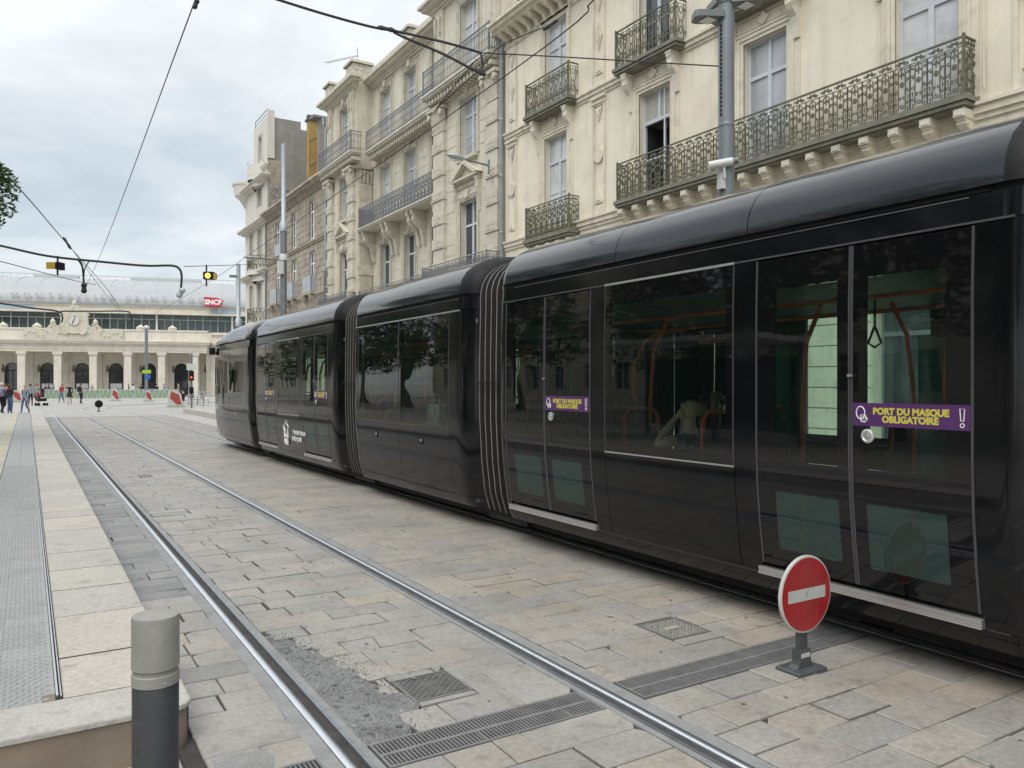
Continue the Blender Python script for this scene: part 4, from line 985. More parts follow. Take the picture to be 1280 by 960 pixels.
def moulding(b, X0, y0, y1, z, steps, ret=True):   # steps: (z0, z1, depth)
    for z0, z1, d in steps: b.box(X0 - d, X0 + .02, y0 - (d if ret else 0), y1 + (d if ret else 0), z + z0, z + z1)
def bands(parent, X0, y0, y1, z0, z1, h, holes, mat, proud=.045, maxn=290, seed=1, wide=None):
    """course blocks of the ground floor, joints recessed"""
    n = int((z1 - z0) / h); rr = random.Random(seed); cells = []
    for i in range(n):
        za = z0 + (z1 - z0) * i / n; zb = z0 + (z1 - z0) * (i + 1) / n
        segs = [(y0, y1)]
        for hh in holes:
            if hh[2] < zb - .02 and hh[3] > za + .02:
                ns = []
                for a, c in segs:
                    if hh[1] <= a or hh[0] >= c: ns.append((a, c)); continue
                    if hh[0] - a > .05: ns.append((a, hh[0]))
                    if c - hh[1] > .05: ns.append((hh[1], c))
                segs = ns
        for a, c in segs:
            if wide:
                y = a
                while y < c - .05:
                    e_ = min(c, y + wide * rr.uniform(.7, 1.3)); e_ = c if c - e_ < wide * .4 else e_; cells.append((y, e_, za, zb)); y = e_
            else: cells.append((a, c, za, zb))
    cells.sort(key=lambda q: q[0]); g_ = .012
    for q in cells[:maxn]:
        b = MB(); p = proud + rr.uniform(-.006, .006) * (1 if wide else 0); b.box(X0 - p, X0 + .02, q[0] + g_, q[1] - g_, q[2] + g_, q[3] - g_); b.build('wall_stone', mat, parent)
    if cells[maxn:]:
        b = MB()
        for q in cells[maxn:]: p = proud + rr.uniform(-.006, .006); b.box(X0 - p, X0 + .02, q[0] + g_, q[1] - g_, q[2] + g_, q[3] - g_)
        o = b.build('wall_stones', mat, parent); o['kind'] = 'stuff'

# ---- cream corner building nearest the camera
FX = 14.4
B1 = empty('apartment_building', (FX, 9, 0)); tag(B1, 'cream rendered building with long green iron balcony behind the nearest tram car', 'building', 'buildings along the street')
bays = [20.62, 15.97, 12.25, 8.45, 4.6, .8, -3.0]
holes = [(y - .62, y + .62, 6.80, 9.68) for y in bays] + [(y - .6, y + .6, 10.55, 13.35) for y in bays]
shops = [(y - 1.15, y + 1.15, .35, 3.6) for y in bays]
wall('wall', B1, FX, -6, 23.72, 5.2, 14.0, holes, m_f1, reveal=.26, back=.9)
wall('ground_floor_wall', B1, FX + .05, -6, 23.72, 0, 5.2, shops, m_f1t, reveal=.4, back=.9)
bands(B1, FX + .05, -6, 23.72, .3, 4.7, .44, shops, m_f1t)
b = MB(); moulding(b, FX + .05, -6, 23.7, 4.75, [(0, .12, .06), (.12, .26, .16), (.26, .34, .24), (.34, .45, .1)], False); b.build('shop_cornice', m_f1t, B1)
for y in bays: french(B1, FX + .05, y, 2.3, .35, 3.6, rev=.34, mat=m_paned, fr=m_mast, rows=1)
for i, y in enumerate(bays):
    french(B1, FX, y, 1.24, 6.80, 9.68, style='open' if i == 1 else 'closed'); french(B1, FX, y, 1.2, 10.55, 13.35, mat=m_paned if i == 1 else m_pane)
    surround(B1, FX, y, 1.24, 6.80, 9.68, m_f1t); surround(B1, FX, y, 1.2, 10.55, 13.35, m_f1t)
    # frieze with a lozenge, outer strips
    b = MB(); b.box(FX - .03, FX + .02, y - .98, y - .84, 6.8, 9.62); b.box(FX - .03, FX + .02, y + .84, y + .98, 6.8, 9.62); b.box(FX - .04, FX + .02, y - .80, y + .80, 9.95, 10.16)
    b.prism([(FX - .04, y - .17, 10.08), (FX - .04, y, 9.93), (FX - .04, y + .17, 10.08), (FX - .04, y, 10.23)], (-.05, 0, 0)); b.build('frieze', m_f1t, B1)
    if i == 1: b = MB(); b.box(FX + .10, FX + .12, y - .28, y - .26, 7.0, 9.6); b.build('blind_cord', m_white, B1)
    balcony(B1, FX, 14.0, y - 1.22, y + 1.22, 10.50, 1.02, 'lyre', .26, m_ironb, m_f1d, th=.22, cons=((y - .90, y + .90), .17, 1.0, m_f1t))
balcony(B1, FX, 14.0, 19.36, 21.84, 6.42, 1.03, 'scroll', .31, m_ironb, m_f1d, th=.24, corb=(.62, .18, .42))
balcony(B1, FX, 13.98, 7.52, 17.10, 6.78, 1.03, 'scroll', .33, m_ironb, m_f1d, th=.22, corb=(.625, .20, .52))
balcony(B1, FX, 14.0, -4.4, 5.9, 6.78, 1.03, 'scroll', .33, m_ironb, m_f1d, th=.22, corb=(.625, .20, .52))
b = MB(); moulding(b, FX, -6, 23.68, 6.38, [(0, .10, .05), (.10, .24, .10), (.24, .30, .15)], False); moulding(b, FX, -6, 23.68, 10.22, [(0, .08, .04), (.08, .20, .09), (.20, .27, .14)], False); b.build('string_course', m_f1t, B1)
b = MB(); moulding(b, FX, -6, 23.74, 13.45, [(0, .12, .06), (.44, .54, .52), (.54, .66, .66), (.66, .74, .76)], False); b.build('eaves_cornice', m_f1t, B1)
y = -5.6
while y < 23.7: b = MB(); console(b, FX, y, .16, 13.50, 13.89, .5); b.build('modillion', m_f1t, B1); y += .46
b = MB(); b.prism([(FX - .70, -6, 14.19), (FX + 10, -6, 14.19), (FX + 5, -6, 16.6)], (0, 29.75, 0)); b.build('roof', m_tile, B1)
for yc, w_ in ((23.25, .62), (18.36, .60), (6.6, .6)):
    for z0, z1, kind in ((6.72, 10.18, 'round'), (10.53, 13.42, 'lozenge')):
        b = MB(); X_ = FX - .05; b.box(X_, FX + .02, yc - w_ / 2, yc + w_ / 2, z0, z0 + .25); b.box(X_, FX + .02, yc - w_ / 2, yc + w_ / 2, z1 - .25, z1)
        b.box(X_, FX + .02, yc - w_ / 2, yc - w_ / 2 + .08, z0 + .25, z1 - .25); b.box(X_, FX + .02, yc + w_ / 2 - .08, yc + w_ / 2, z0 + .25, z1 - .25)
        if z0 < 8: b.box(X_ - .06, X_, yc - w_ / 2 - .05, yc + w_ / 2 + .05, z1 - .06, z1 + .01); b.box(X_ - .03, X_, yc - w_ / 2 - .02, yc + w_ / 2 + .02, z1 - .20, z1 - .15)
        zm = (z0 + z1) / 2
        for (za, zb) in ((z1 - .32, z1 - .72), (z0 + .32, z0 + .72)): b.prism([(FX, yc - .17, za), (FX, yc + .17, za), (FX, yc, zb)], (-.055, 0, 0)); b.prism([(FX - .055, yc - .10, za + (zb - za) * .15), (FX - .055, yc + .10, za + (zb - za) * .15), (FX - .055, yc, za + (zb - za) * .7)], (-.02, 0, 0))
        if kind == 'round':
            for ra, rb_, d in ((.22, .17, .06), (.12, .0, .05)):
                b.lathe([(rb_ if rb_ else .001, 0), (ra, .0), (ra, d), (rb_ if rb_ else .001, d)], (yc, zm), 20, ax='x', base=0); 
                n_ = 4 * 20
                for k in range(len(b.v) - n_, len(b.v)): p = b.v[k]; b.v[k] = (FX - p[0], p[1], p[2])
        else: b.prism([(FX, yc - .16, zm), (FX, yc, zm - .42), (FX, yc + .16, zm), (FX, yc, zm + .42)], (-.05, 0, 0)); b.prism([(FX - .05, yc - .09, zm), (FX - .05, yc, zm - .25), (FX - .05, yc + .09, zm), (FX - .05, yc, zm + .25)], (-.025, 0, 0))
        b.build('pilaster_panel', m_f1t, B1)
b = MB(); b.tube([(FX - .10, 7.36, 6.9), (FX - .10, 7.36, 14)], .02, 6); b.build('thin_pipe', m_f1t, B1)
b = MB(); b.tube([(FX - .13, 23.80, 0), (FX - .13, 23.80, 13.6), (FX - .45, 23.80, 14.0)], .075, 10)
for z in (3, 5, 7, 9, 11, 13): b.lathe([(.082, 0), (.09, .02), (.09, .07), (.082, .09)], (FX - .13, 23.80), 10, base=z)
b.build('downpipe', m_zinc, B1, True)

# ---- ashlar building with pilasters and pavilions
B2 = empty('apartment_building', (FX, 33, 0)); tag(B2, 'tall ashlar building with pilasters, pediments and grey iron balconies beyond the cream one', 'building', 'buildings along the street')
XR = 15.25
rb, mb_, lb = [26.45], [36.65, 33.70, 30.75], [40.3]
LV = [(5.5, 8.75), (9.75, 12.65), (13.5, 16.45)]
def holes_for(cs, w, lv=LV): return [(c - w / 2, c + w / 2, z0, z1) for c in cs for z0, z1 in lv]
LVP = [(5.5, 8.75), (10.4, 12.75), (13.5, 16.45)]
wall('wall', B2, FX, 23.88, 29.3, 0, 17, holes_for(rb, 1.35, LVP), m_f2); wall('wall', B2, FX, 38.5, 42.85, 0, 17, holes_for(lb, 1.3, LVP), m_f2); wall('wall', B2, XR, 29.3, 38.5, 0, 17, holes_for(mb_, 1.3), m_f2, back=.5)
for ya_, yb_ in ((38.46, 38.62), (29.18, 29.34)): b = MB(); b.box(FX + .004, XR + .1, ya_, yb_, 0, 17.5); b.build('return_wall', m_f2, B2)
b = MB(); b.box(FX + .2, 26, 23.9, 42.8, 0, 3); b.box(FX + 1.5, 26, 42.0, 42.84, 3, 17.2); b.build('side_wall', m_party, B2)
bands(B2, FX, 23.95, 29.2, .2, 4.8, .46, [], m_f2, .04); bands(B2, XR, 29.4, 38.4, .2, 4.8, .46, [(c - .9, c + .9, .3, 4) for c in mb_], m_f2, .04)
for (cs, X_, w, lv) in ((rb, FX, 1.35, LVP), (lb, FX, 1.3, LVP), (mb_, XR, 1.3, LV)):
    for c in cs:
        for k, (z0, z1) in enumerate(lv):
            french(B2, X_, c, w, z0, z1, rev=.24, mat=m_paned if k == 0 else m_pane); surround(B2, X_, c, w, z0, z1, m_f2t, .17)
            b = MB(); b.prism([(X_ - .04, c - .12, z1 + .08), (X_ - .04, c + .12, z1 + .08), (X_ - .04, c + .17, z1 + .38), (X_ - .04, c - .17, z1 + .38)], (-.10, 0, 0))
            if X_ != FX or k == 2:
                b.box(X_ - .03, X_ + .02, c - 1.05, c - .92, z0, z1 + .25); b.box(X_ - .03, X_ + .02, c + .92, c + 1.05, z0, z1 + .25); b.box(X_ - .05, X_ + .02, c - 1.05, c + 1.05, z1 + .30, z1 + .36)
            b.build('keystone', m_f2t, B2)
        if X_ == FX:
            z = 8.95; b = MB(); b.box(X_ - .05, X_ + .02, c - .95, c + .95, z, z + .12); moulding(b, X_, c - .98, c + .98, z + .50, [(0, .07, .12), (.07, .15, .26)], False)
            for k in range(9): b.box(X_ - .09, X_ + .02, c - .72 + k * .18 - .05, c - .72 + k * .18 + .05, z + .32, z + .46)
            for s in (-1, 1): b.prism([(X_, c + s * 1.12, z + .65), (X_, c, z + 1.30), (X_, c, z + 1.15), (X_, c + s * .84, z + .65)][::s], (-.28, 0, 0)); console(b, X_, c + s * .9, .14, z - .75, z + .5, .2)
            b.prism([(X_, c - .85, z + .65), (X_, c, z + 1.16), (X_, c + .85, z + .65)], (-.06, 0, 0)); b.build('pediment', m_f2t, B2)
            b = MB(); b.box(X_ - .18, X_ + .02, c - .8, c + .8, 10.28, 10.40); b.tube([(X_ - .12, c - .62, 10.75), (X_ - .12, c + .62, 10.75)], .018, 5); b.build('window_sill', m_f2t, B2)
bands(B2, XR, 29.4, 38.4, 5.5, 12.8, .42, [(c - .95, c + .95, z0 - .2, z1 + .42) for c in mb_ for z0, z1 in LV], m_f2, .012, 130, 3, wide=.95)
bands(B2, FX, 38.55, 42.8, 5.5, 12.8, .42, [(c - 1.15, c + 1.15, 5, 10.5) for c in lb] + [(c - .9, c + .9, 10.2, 13.2) for c in lb], m_f2, .012, 40, 4, wide=.95)
bands(B2, FX, 23.95, 29.2, 5.5, 12.8, .42, [(c - 1.2, c + 1.2, 5, 10.5) for c in rb] + [(c - .9, c + .9, 10.2, 13.2) for c in rb], m_f2, .012, 60, 5, wide=.95)
def pilaster(X_, yc, w, z0, z1, side=None, rust=True):
    p = MB(); d = .16
    p.box(X_ - d, X_ + .02, yc - w / 2, yc + w / 2, z0 + .4, z1 - 1.0); p.box(X_ - d - .07, X_ + .02, yc - w / 2 - .07, yc + w / 2 + .07, z0, z0 + .3); p.box(X_ - d - .04, X_ + .02, yc - w / 2 - .04, yc + w / 2 + .04, z0 + .3, z0 + .4)
    o = p.build('pilaster', m_f2t, B2)
    if rust:
        z = z0 + .9; k = 0
        while z < z1 - 1.6:
            q = MB(); q.cbox(X_ - d - .045, X_, yc - w / 2 - .035, yc + w / 2 + .035, z, z + .42, .01)
            for a in range(3):
                for c in range(2): q.box(X_ - d - .06, X_ - d - .04, yc - w * .38 + a * w * .27, yc - w * .20 + a * w * .27, z + .07 + c * .17, z + .19 + c * .17)
            q.build('carved_block', m_f2t, o); z += .98
    # capital with two rows of leaves and corner scrolls
    q = MB(); zc = z1 - 1.0
    q.prism([(X_ - d, yc - w / 2, zc), (X_ - d, yc + w / 2, zc), (X_ - d - .15, yc + w / 2 + .1, zc + .80), (X_ - d - .15, yc - w / 2 - .1, zc + .80)], (d + .02, 0, 0)); q.box(X_ - d - .24, X_ + .02, yc - w / 2 - .18, yc + w / 2 + .18, zc + .82, zc + .95); q.box(X_ - d - .03, X_ + .02, yc - w / 2 - .03, yc + w / 2 + .03, zc - .05, zc + .03)
    for row, (zz, h, n) in enumerate(((.05, .34, 4), (.34, .34, 3))):
        for k in range(n):
            yy = yc - w / 2 + w * (k + .5) / n; x_ = X_ - d - .02 - row * .06
            q.prism([(x_, yy - .07, zc + zz), (x_, yy + .07, zc + zz), (x_ - .05, yy + .08, zc + zz + h * .8), (x_ - .12, yy + .03, zc + zz + h), (x_ - .12, yy - .03, zc + zz + h), (x_ - .05, yy - .08, zc + zz + h * .8)], (.05, 0, 0))
    for s in (-1, 1):
        c = (yc + s * (w / 2 + .05), zc + .68); n0 = len(q.v); q.lathe([(.02, 0), (.12, .0), (.12, .09), (.05, .11)], c, 10, ax='x'); 
        for k in range(n0, len(q.v)): p_ = q.v[k]; q.v[k] = (X_ - d - .12 - p_[0], p_[1], p_[2])
    n0 = len(q.v); q.lathe([(.01, 0), (.07, 0), (.05, .08)], (yc, zc + .80), 8, ax='x')
    for k in range(n0, len(q.v)): p_ = q.v[k]; q.v[k] = (X_ - d - .16 - p_[0], p_[1], p_[2])
    q.build('capital', m_f2t, o)
for yc, w_ in ((24.42, .8), (28.75, .9), (39.0, .8), (42.3, .7)): pilaster(FX, yc, w_, 5.3, 12.95)
# fluted flank of the left pavilion
b = MB(); b.box(FX + .05, XR - .05, 38.36, 38.5, 5.3, 12.0)
for k in range(6): b.box(FX + .10 + k * .12, FX + .155 + k * .12, 38.33, 38.36, 5.4, 11.9)
for z in (5.9, 7.3, 8.9, 10.5): b.box(FX + .02, XR - .03, 38.29, 38.36, z, z + .5)
b.box(FX - .1, XR, 38.22, 38.5, 12.75, 12.92)
for k in range(4): b.prism([(FX + .08 + k * .2, 38.36, 12.05), (FX + .20 + k * .2, 38.36, 12.05), (FX + .22 + k * .2, 38.24, 12.6), (FX + .06 + k * .2, 38.24, 12.6)], (0, .06, .1))
b.build('fluted_flank', m_f2t, B2)
for yc, w_, X_ in ((24.4, .7, FX), (28.8, .7, FX), (39.0, .7, FX), (42.4, .6, FX)):
    b = MB(); b.box(X_ - .12, X_ + .02, yc - w_ / 2, yc + w_ / 2, 13.5, 16.9)
    for s in (-.18, .18):
        b.box(X_ - .16, X_ - .12, yc + s - .1, yc + s + .1, 13.8, 15.7); b.prism([(X_ - .12, yc + s - .09, 16.6), (X_ - .12, yc + s + .09, 16.6), (X_ - .12, yc + s + .04, 15.95), (X_ - .12, yc + s - .04, 15.95)], (-.10, 0, 0)); b.lathe([(.0, 0), (.05, .04), (.05, .08), (0, .12)], (X_ - .18, yc + s), 6, base=15.82)
    b.build('upper_pilaster', m_f2t, B2)
# middle storeys: dentil cornice under the top balcony, balconies
for (y0, y1, X_, Xf, nm) in ((23.9, 29.35, FX, 13.8, 0), (29.35, 37.75, XR, 14.60, 1), (37.75, 42.9, FX, 13.8, 2)):
    yw0 = 38.5 if nm == 2 else y0
    b = MB(); b.box(X_ - .10, X_ + .02, yw0, y1, 12.98, 13.06); b.box(X_ - .2, X_ + .02, yw0, y1, 13.17, 13.24); b.build('dentil_cornice', m_f2t, B2)
    y = y0 + .05
    dn = MB()
    while y < y1 - .15: dn.box(Xf + .10, X_ + .02, y, y + .13, 13.03, 13.20); y += .27
    o = dn.build('dentils', m_f2t, B2); o['kind'] = 'stuff'
    balcony(B2, X_ if nm != 2 else FX, Xf, y0, y1, 13.45, 1.0, 'bars', .36, m_irong, m_f2t, th=.20, left=(nm == 1 and False), right=(nm == 2 or nm == 0))
balcony(B2, XR, 14.42, 29.35, 38.3, 9.62, 1.0, 'scroll', .36, m_irong, m_f2t, th=.16, left=True, right=False, cons=((29.9, 32.0, 32.5, 35.0, 35.5, 38.0), .2, 1.5, m_f2t))
balcony(B2, XR, 14.42, 29.35, 38.3, 5.40, 1.0, 'lyre', .3, m_irong, m_f2t, th=.2, left=False, right=False); balcony(B2, FX, 13.75, 23.95, 29.3, 5.40, 1.0, 'lyre', .3, m_irong, m_f2t, th=.2); balcony(B2, FX, 13.75, 38.5, 42.8, 5.40, 1.0, 'lyre', .3, m_irong, m_f2t, th=.2)
# roof cornice, attic parapet with pedestals
for (y0, y1, X_) in ((23.9, 29.4, FX), (29.4, 38.4, XR), (38.4, 42.85, FX)):
    b = MB(); moulding(b, X_, y0, y1, 16.9, [(0, .10, .10), (.10, .24, .18), (.24, .36, .42), (.36, .48, .55)], X_ == FX); b.build('roof_cornice', m_f2t, B2)
    b = MB(); b.box(X_ - .05, X_ + .3, y0, y1, 17.38, 17.52); b.box(X_ + .05, X_ + .25, y0, y1, 17.52, 17.86); b.box(X_ - .10, X_ + .32, y0, y1, 17.86, 17.98)
    y = y0 + .1
    while y < y1 - .1: b.box(X_ - .03, X_ + .06, y, y + .10, 17.54, 17.84); y += .22
    b.build('parapet', m_f2t, B2)
for yc, w_, X_ in ((24.3, .9, FX), (28.9, .9, FX), (38.95, 1.0, FX), (42.4, .8, FX), (33.7, .7, XR)):
    b = MB(); b.box(X_ - .22, X_ + .8, yc - w_ / 2, yc + w_ / 2, 17.39, 18.18); b.cbox(X_ - .34, X_ + .9, yc - w_ / 2 - .12, yc + w_ / 2 + .12, 18.18, 18.36, .05); b.build('pedestal', m_f2t, B2)
b = MB(); b.box(FX + .9, 26, 24, 42.8, 16.9, 17.3); b.build('roof', m_roof, B2)
b = MB(); b.tube([(14.6, 38.9, 18.3), (14.6, 38.9, 19.2)], .02, 5); b.tube([(14.6, 38.9, 18.75), (14.2, 42.6, 19.6)], .014, 4)
for k in range(12): t = k / 11; c = Vector((14.6 - .4 * t, 38.9 + 3.7 * t, 18.75 + .85 * t)); b.tube([c + Vector((-.18, 0, 0)), c + Vector((.18, 0, 0))], .008, 4)
o = b.build('roof_aerial', m_mast); tag(o, 'thin television aerial pointing out over the ashlar building roof', 'aerial')
b = MB(); b.tube([(FX - .14, 42.92, 4), (FX - .14, 42.92, 16.6)], .08, 8); b.prism([(FX - .28, 42.76, 16.2), (FX, 42.76, 16.2), (FX + .05, 42.76, 16.6), (FX - .33, 42.76, 16.6)], (0, .34, 0)); b.build('downpipe', m_zinc, B2, True)

# ---- low brown stone building
B3 = empty('apartment_building', (FX, 49.5, 0)); tag(B3, 'lower brown weathered stone building with three bays before the corner building', 'building', 'buildings along the street')
b3w = [45.85, 49.5, 53.3]; h3 = [(c - .55, c + .55, 10.3, 12.6) for c in b3w] + [(c - .55, c + .55, 7.1, 9.55) for c in b3w]
wall('wall', B3, FX, 43.0, 56.0, 0, 13.5, h3, m_f3, reveal=.25)
bands(B3, FX, 43.4, 55.9, 5.6, 9.95, .36, h3, m_f3, .03, 200, 5, wide=.62); bands(B3, FX, 43.4, 55.9, 10.3, 12.9, .36, h3, m_f3, .03, 90, 8, wide=.62)
b = MB(); moulding(b, FX, 43.1, 55.95, 9.95, [(0, .12, .10), (.12, .22, .16)], False); moulding(b, FX, 43.1, 55.95, 6.85, [(0, .1, .08), (.1, .18, .14)], False); b.build('string_course', m_f3, B3)
b = MB(); moulding(b, FX, 43.1, 56, 13.0, [(0, .12, .12), (.12, .3, .2), (.3, .42, .45), (.42, .55, .6)], False); b.build('eaves_cornice', m_f3, B3)
for c in b3w:
    for z0, z1 in ((10.3, 12.6), (7.1, 9.55)): french(B3, FX, c, 1.1, z0, z1, rev=.12, fr=m_white, mat=m_paned)
    b = MB(); b.box(FX - .35, FX + .02, c - .85, c + .85, 6.98, 7.10); bb = b.build('balconette', m_f3, B3)
    b = MB(); b.box(FX - .34, FX - .31, c - .8, c + .8, 7.12, 8.05); b.box(FX - .34, FX, c - .8, c - .77, 7.12, 8.05); b.box(FX - .36, FX - .29, c - .15, c + .15, 7.4, 7.6); b.build('grey_panel', m_mastl, bb)
    q = MB(); console(q, FX, c - .6, .3, 6.1, 6.96, .4); console(q, FX, c + .6, .3, 6.1, 6.96, .4); q.box(FX - .12, FX + .02, c - .45, c + .45, 6.1, 6.9); q.build('corbel', m_f3, bb)
b = MB(); b.box(FX - .05, FX - .02, 52.6, 54.0, 10.32, 11.1); b.build('grey_panel', m_mastl, B3)
b = MB(); b.prism([(FX - .5, 43.1, 13.56), (FX + 8, 43.1, 13.56), (FX + 5, 43.1, 14.4)], (0, 12.9, 0)); b.build('roof', m_tile, B3)
b = MB(); b.box(FX + .03, FX + 8, 43, 56, 0, 3); b.build('side_wall', m_party, B3)
b = MB(); b.tube([(FX - .12, 56.02, 0), (FX - .12, 56.02, 13)], .07, 6); b.build('downpipe', m_mast, B3)
me = cell_mesh('scroll', 1.1, 1.5, m_ironb)
ra = empty('iron_balustrade', (15.2, 54.9, 13.9)); tag(ra, 'dark scrolled iron balustrade on the roof edge of the brown building', 'balustrade')
b = MB()
def scr(cy, cz, ra_, a0, tr, xx=55.1):
    b.tube([(cy + ra_ * (1 - .8 * i / 14) * math.cos(a0 + tr * 2 * math.pi * i / 14), xx, cz + ra_ * (1 - .8 * i / 14) * math.sin(a0 + tr * 2 * math.pi * i / 14)) for i in range(15)], .055, 5)
for k in range(5): scr(14.7 + k * .75, 14.9, .36, 0 if k % 2 else math.pi, 1.4 if k % 2 else -1.4)
for k in range(3): scr(14.8 + k * .6, 14.2, .3, math.pi / 2, 1.3)
b.tube([(14.3, 55.1, 13.6), (14.35, 55.1, 15.3), (18, 55.1, 15.3)], .05, 5); b.build('scroll_panel', m_mast, ra)

# ---- pale corner building with oriel, party wall above the brown one
B4 = empty('corner_building', (FX, 59, 0)); tag(B4, 'pale corner building with curved balconies and grey party wall, last before the station', 'building', 'buildings along the street')
h4 = [(57.6, 58.7, z, z + 2.2) for z in (3.2, 6.9, 10.8, 14.6)] + [(60.1, 61.1, z, z + 2.2) for z in (3.2, 6.9, 10.8)] + [(57.5, 58.4, 17.9, 19.6)]
wall('wall', B4, FX, 56.05, 60.0, 0, 20.6, [h for h in h4 if h[0] < 60], m_f4); wall('wall', B4, FX, 60.0, 62.6, 0, 17.2, [h for h in h4 if h[0] > 60], m_f4)
for h in h4: french(B4, FX, (h[0] + h[1]) / 2, h[1] - h[0], h[2], h[3], mat=m_paned, fr=m_wfr); surround(B4, FX, (h[0] + h[1]) / 2, h[1] - h[0], h[2], h[3], m_f4, .15)
b = MB(); b.box(FX + .5, FX + 12, 56.05, 62.6, 0, 17.2); b.box(FX + .5, 16.6, 56.3, 60, 17.2, 20.5); b.build('block', m_f4, B4)
b = MB(); b.box(FX + .02, 16.75, 56.0, 56.3, 13.5, 20.55); b.box(16.75, 17.75, 56.01, 56.3, 13.5, 20.0); b.box(17.75, 19.5, 56.01, 56.3, 13.5, 16); b.build('party_wall', m_party, B4)
b = MB(); b.box(FX - .05, FX + .45, 55.85, 56.05, 17.6, 21.0); b.build('white_flue', m_f4, B4)
b = MB(); b.box(FX + .05, FX + .9, 55.9, 56.02, 14.0, 17.5); b.build('rough_stone_strip', m_f3, B4)
for z, d in ((16.4, .6), (13.4, .55), (9.8, .45), (6.0, .45), (17.2, .25)):
    b = MB(); moulding(b, FX, 56.1, 62.6 if z < 17 else 60, z - .3, [(0, .12, d * .4), (.12, .24, d * .8), (.24, .36, d)], True); b.build('cornice', m_f4, B4)
for zc, ht in ((16.75, .0), (9.9, 1.0), (6.1, 1.0)):
    b = MB(); n0 = 12; pr = [(FX, 56.9)] + [(FX - .1 - .75 * math.sin(math.pi * i / n0), 59.4 - 2.3 * math.cos(math.pi * (n0 - i) / n0) * -1 * .5 - 1.15) for i in range(n0 + 1)]
    pl = [(FX - .85 * math.sin(math.pi * i / n0), 56.9 + 2.7 * i / n0) for i in range(n0 + 1)]
    b.slab([(x, y) for x, y in pl][::-1], zc - .35, zc, .03); b.slab([(FX - (FX - x) * .6, y) for x, y in pl][::-1], zc - .8, zc - .35, .02)
    ba = b.build('curved_balcony', m_f4, B4)
    q = MB()
    if ht:
        q.tube([(x, y, zc + ht) for x, y in pl], .03, 4)
        for x, y in pl: q.tube([(x, y, zc), (x, y, zc + ht)], .022, 4)
        for (xa, ya), (xb, yb) in zip(pl, pl[1:]): q.tube([(xa, ya, zc + .1), ((xa + xb) / 2, (ya + yb) / 2, zc + .5), (xb, yb, zc + .9)], .02, 4); q.tube([(xb, yb, zc + .1), ((xa + xb) / 2, (ya + yb) / 2, zc + .5), (xa, ya, zc + .9)], .02, 4)
        q.build('iron_railing', m_ironb, ba)
    else: q.grid([[(x, y, z) for x, y in pl] for z in (zc, zc + .75)]); q.tube([(x, y, zc + .95) for x, y in pl], .02, 4); q.build('solid_parapet', m_f4, ba)
b = MB(); b.lathe([(.1, 15.2), (.55, 15.9), (.9, 16.2), (1.0, 16.9), (1.1, 17.0), (1.1, 17.15)], (FX + .1, 62.6), 14); b.build('corner_turret_base', m_f4, B4, True)
b = MB(); b.tube([(14.5, 56.4, 20.6), (14.5, 56.4, 21.2), (14.5, 59.9, 21.2), (14.5, 59.9, 20.6)], .03, 4); b.tube([(14.5, 56.4, 20.9), (14.5, 59.9, 20.9)], .02, 4); b.build('roof_railing', m_irong, B4)
# mustard chimney stack and grey gable behind the brown roof
MC = empty('chimney_wall', (17.3, 53.3, 13)); tag(MC, 'mustard yellow rendered chimney wall with slanting cracks above the brown building', 'chimney')
b = MB(); b.box(16.35, 17.45, 52.8, 53.3, 13.6, 19.7); b.build('stack', m_must, MC); b = MB(); b.box(16.25, 17.5, 52.7, 53.4, 19.7, 19.85); b.box(16.3, 17.4, 52.85, 53.2, 19.85, 20.1); b.build('capping', m_post, MC)
b = MB()
for z in (14.4, 16.5, 18.2): b.prism([(16.35, 52.79, z), (17.45, 52.79, z + .7), (17.45, 52.79, z + .76), (16.35, 52.79, z + .06)], (0, .02, 0))
b.build('crack', m_post, MC)
GW = empty('gable_wall', (18, 50, 13)); tag(GW, 'grey rendered gable wall between the mustard chimney and the ashlar building', 'wall')
b = MB(); b.box(16.35, 19.6, 50.6, 51, 13.5, 19.2); b.build('gable', m_party, GW); b = MB(); b.prism([(15.9, 50.4, 19.2), (19.8, 50.4, 19.2), (19.8, 50.4, 19.3), (15.9, 50.4, 19.34)], (0, .8, 0)); b.build('flashing', m_roof, GW)

# ================================================================== STATION
sp0 = pz(120, 497, 100); ST = empty('railway_station', (sp0.x, sp0.y, 0), -TH + math.radians(17.2)); tag(ST, 'pale stone railway station with columned portico, clock and curved white roof closing the square', 'station')
WL[ST] = Vector()
def SB(name, mat, fn, parent=None, smooth=False):
    b = MB(); fn(b); return b.build(name, mat, parent or ST, smooth, world=False)
cols = [-.27 + 4.0 * k for k in range(-7, 4)]
arch_x = [c + 2.0 for c in cols]
# back wall with arched openings
def archwall(b, xs, yw, x0, x1, ztop, aw=1.75, zs_=3.6):
    r_ = aw / 2; xs = sorted(xs); cur = x0
    for xa in xs:
        b.box(cur, xa - r_, yw, yw + .4, 0, ztop); n_ = 12
        pts = [(xa - r_, zs_)] + [(xa - r_ * math.cos(math.pi * i / n_), zs_ + r_ * math.sin(math.pi * i / n_)) for i in range(1, n_)] + [(xa + r_, zs_)]
        for (xa_, za_), (xb_, zb_) in zip(pts, pts[1:]): b.prism([(xa_, yw, za_), (xb_, yw, zb_), (xb_, yw, ztop), (xa_, yw, ztop)], (0, .4, 0))
        cur = xa + r_
    b.box(cur, x1, yw, yw + .4, 0, ztop)
SB('portico_wall', m_stn, lambda b: archwall(b, arch_x, 3.4, -32, 13.6, 5.9))
SB('wing_wall', m_stn, lambda b: archwall(b, [15.3, 19.3, 23.3], 1.6, 13.6, 27, 8.6))
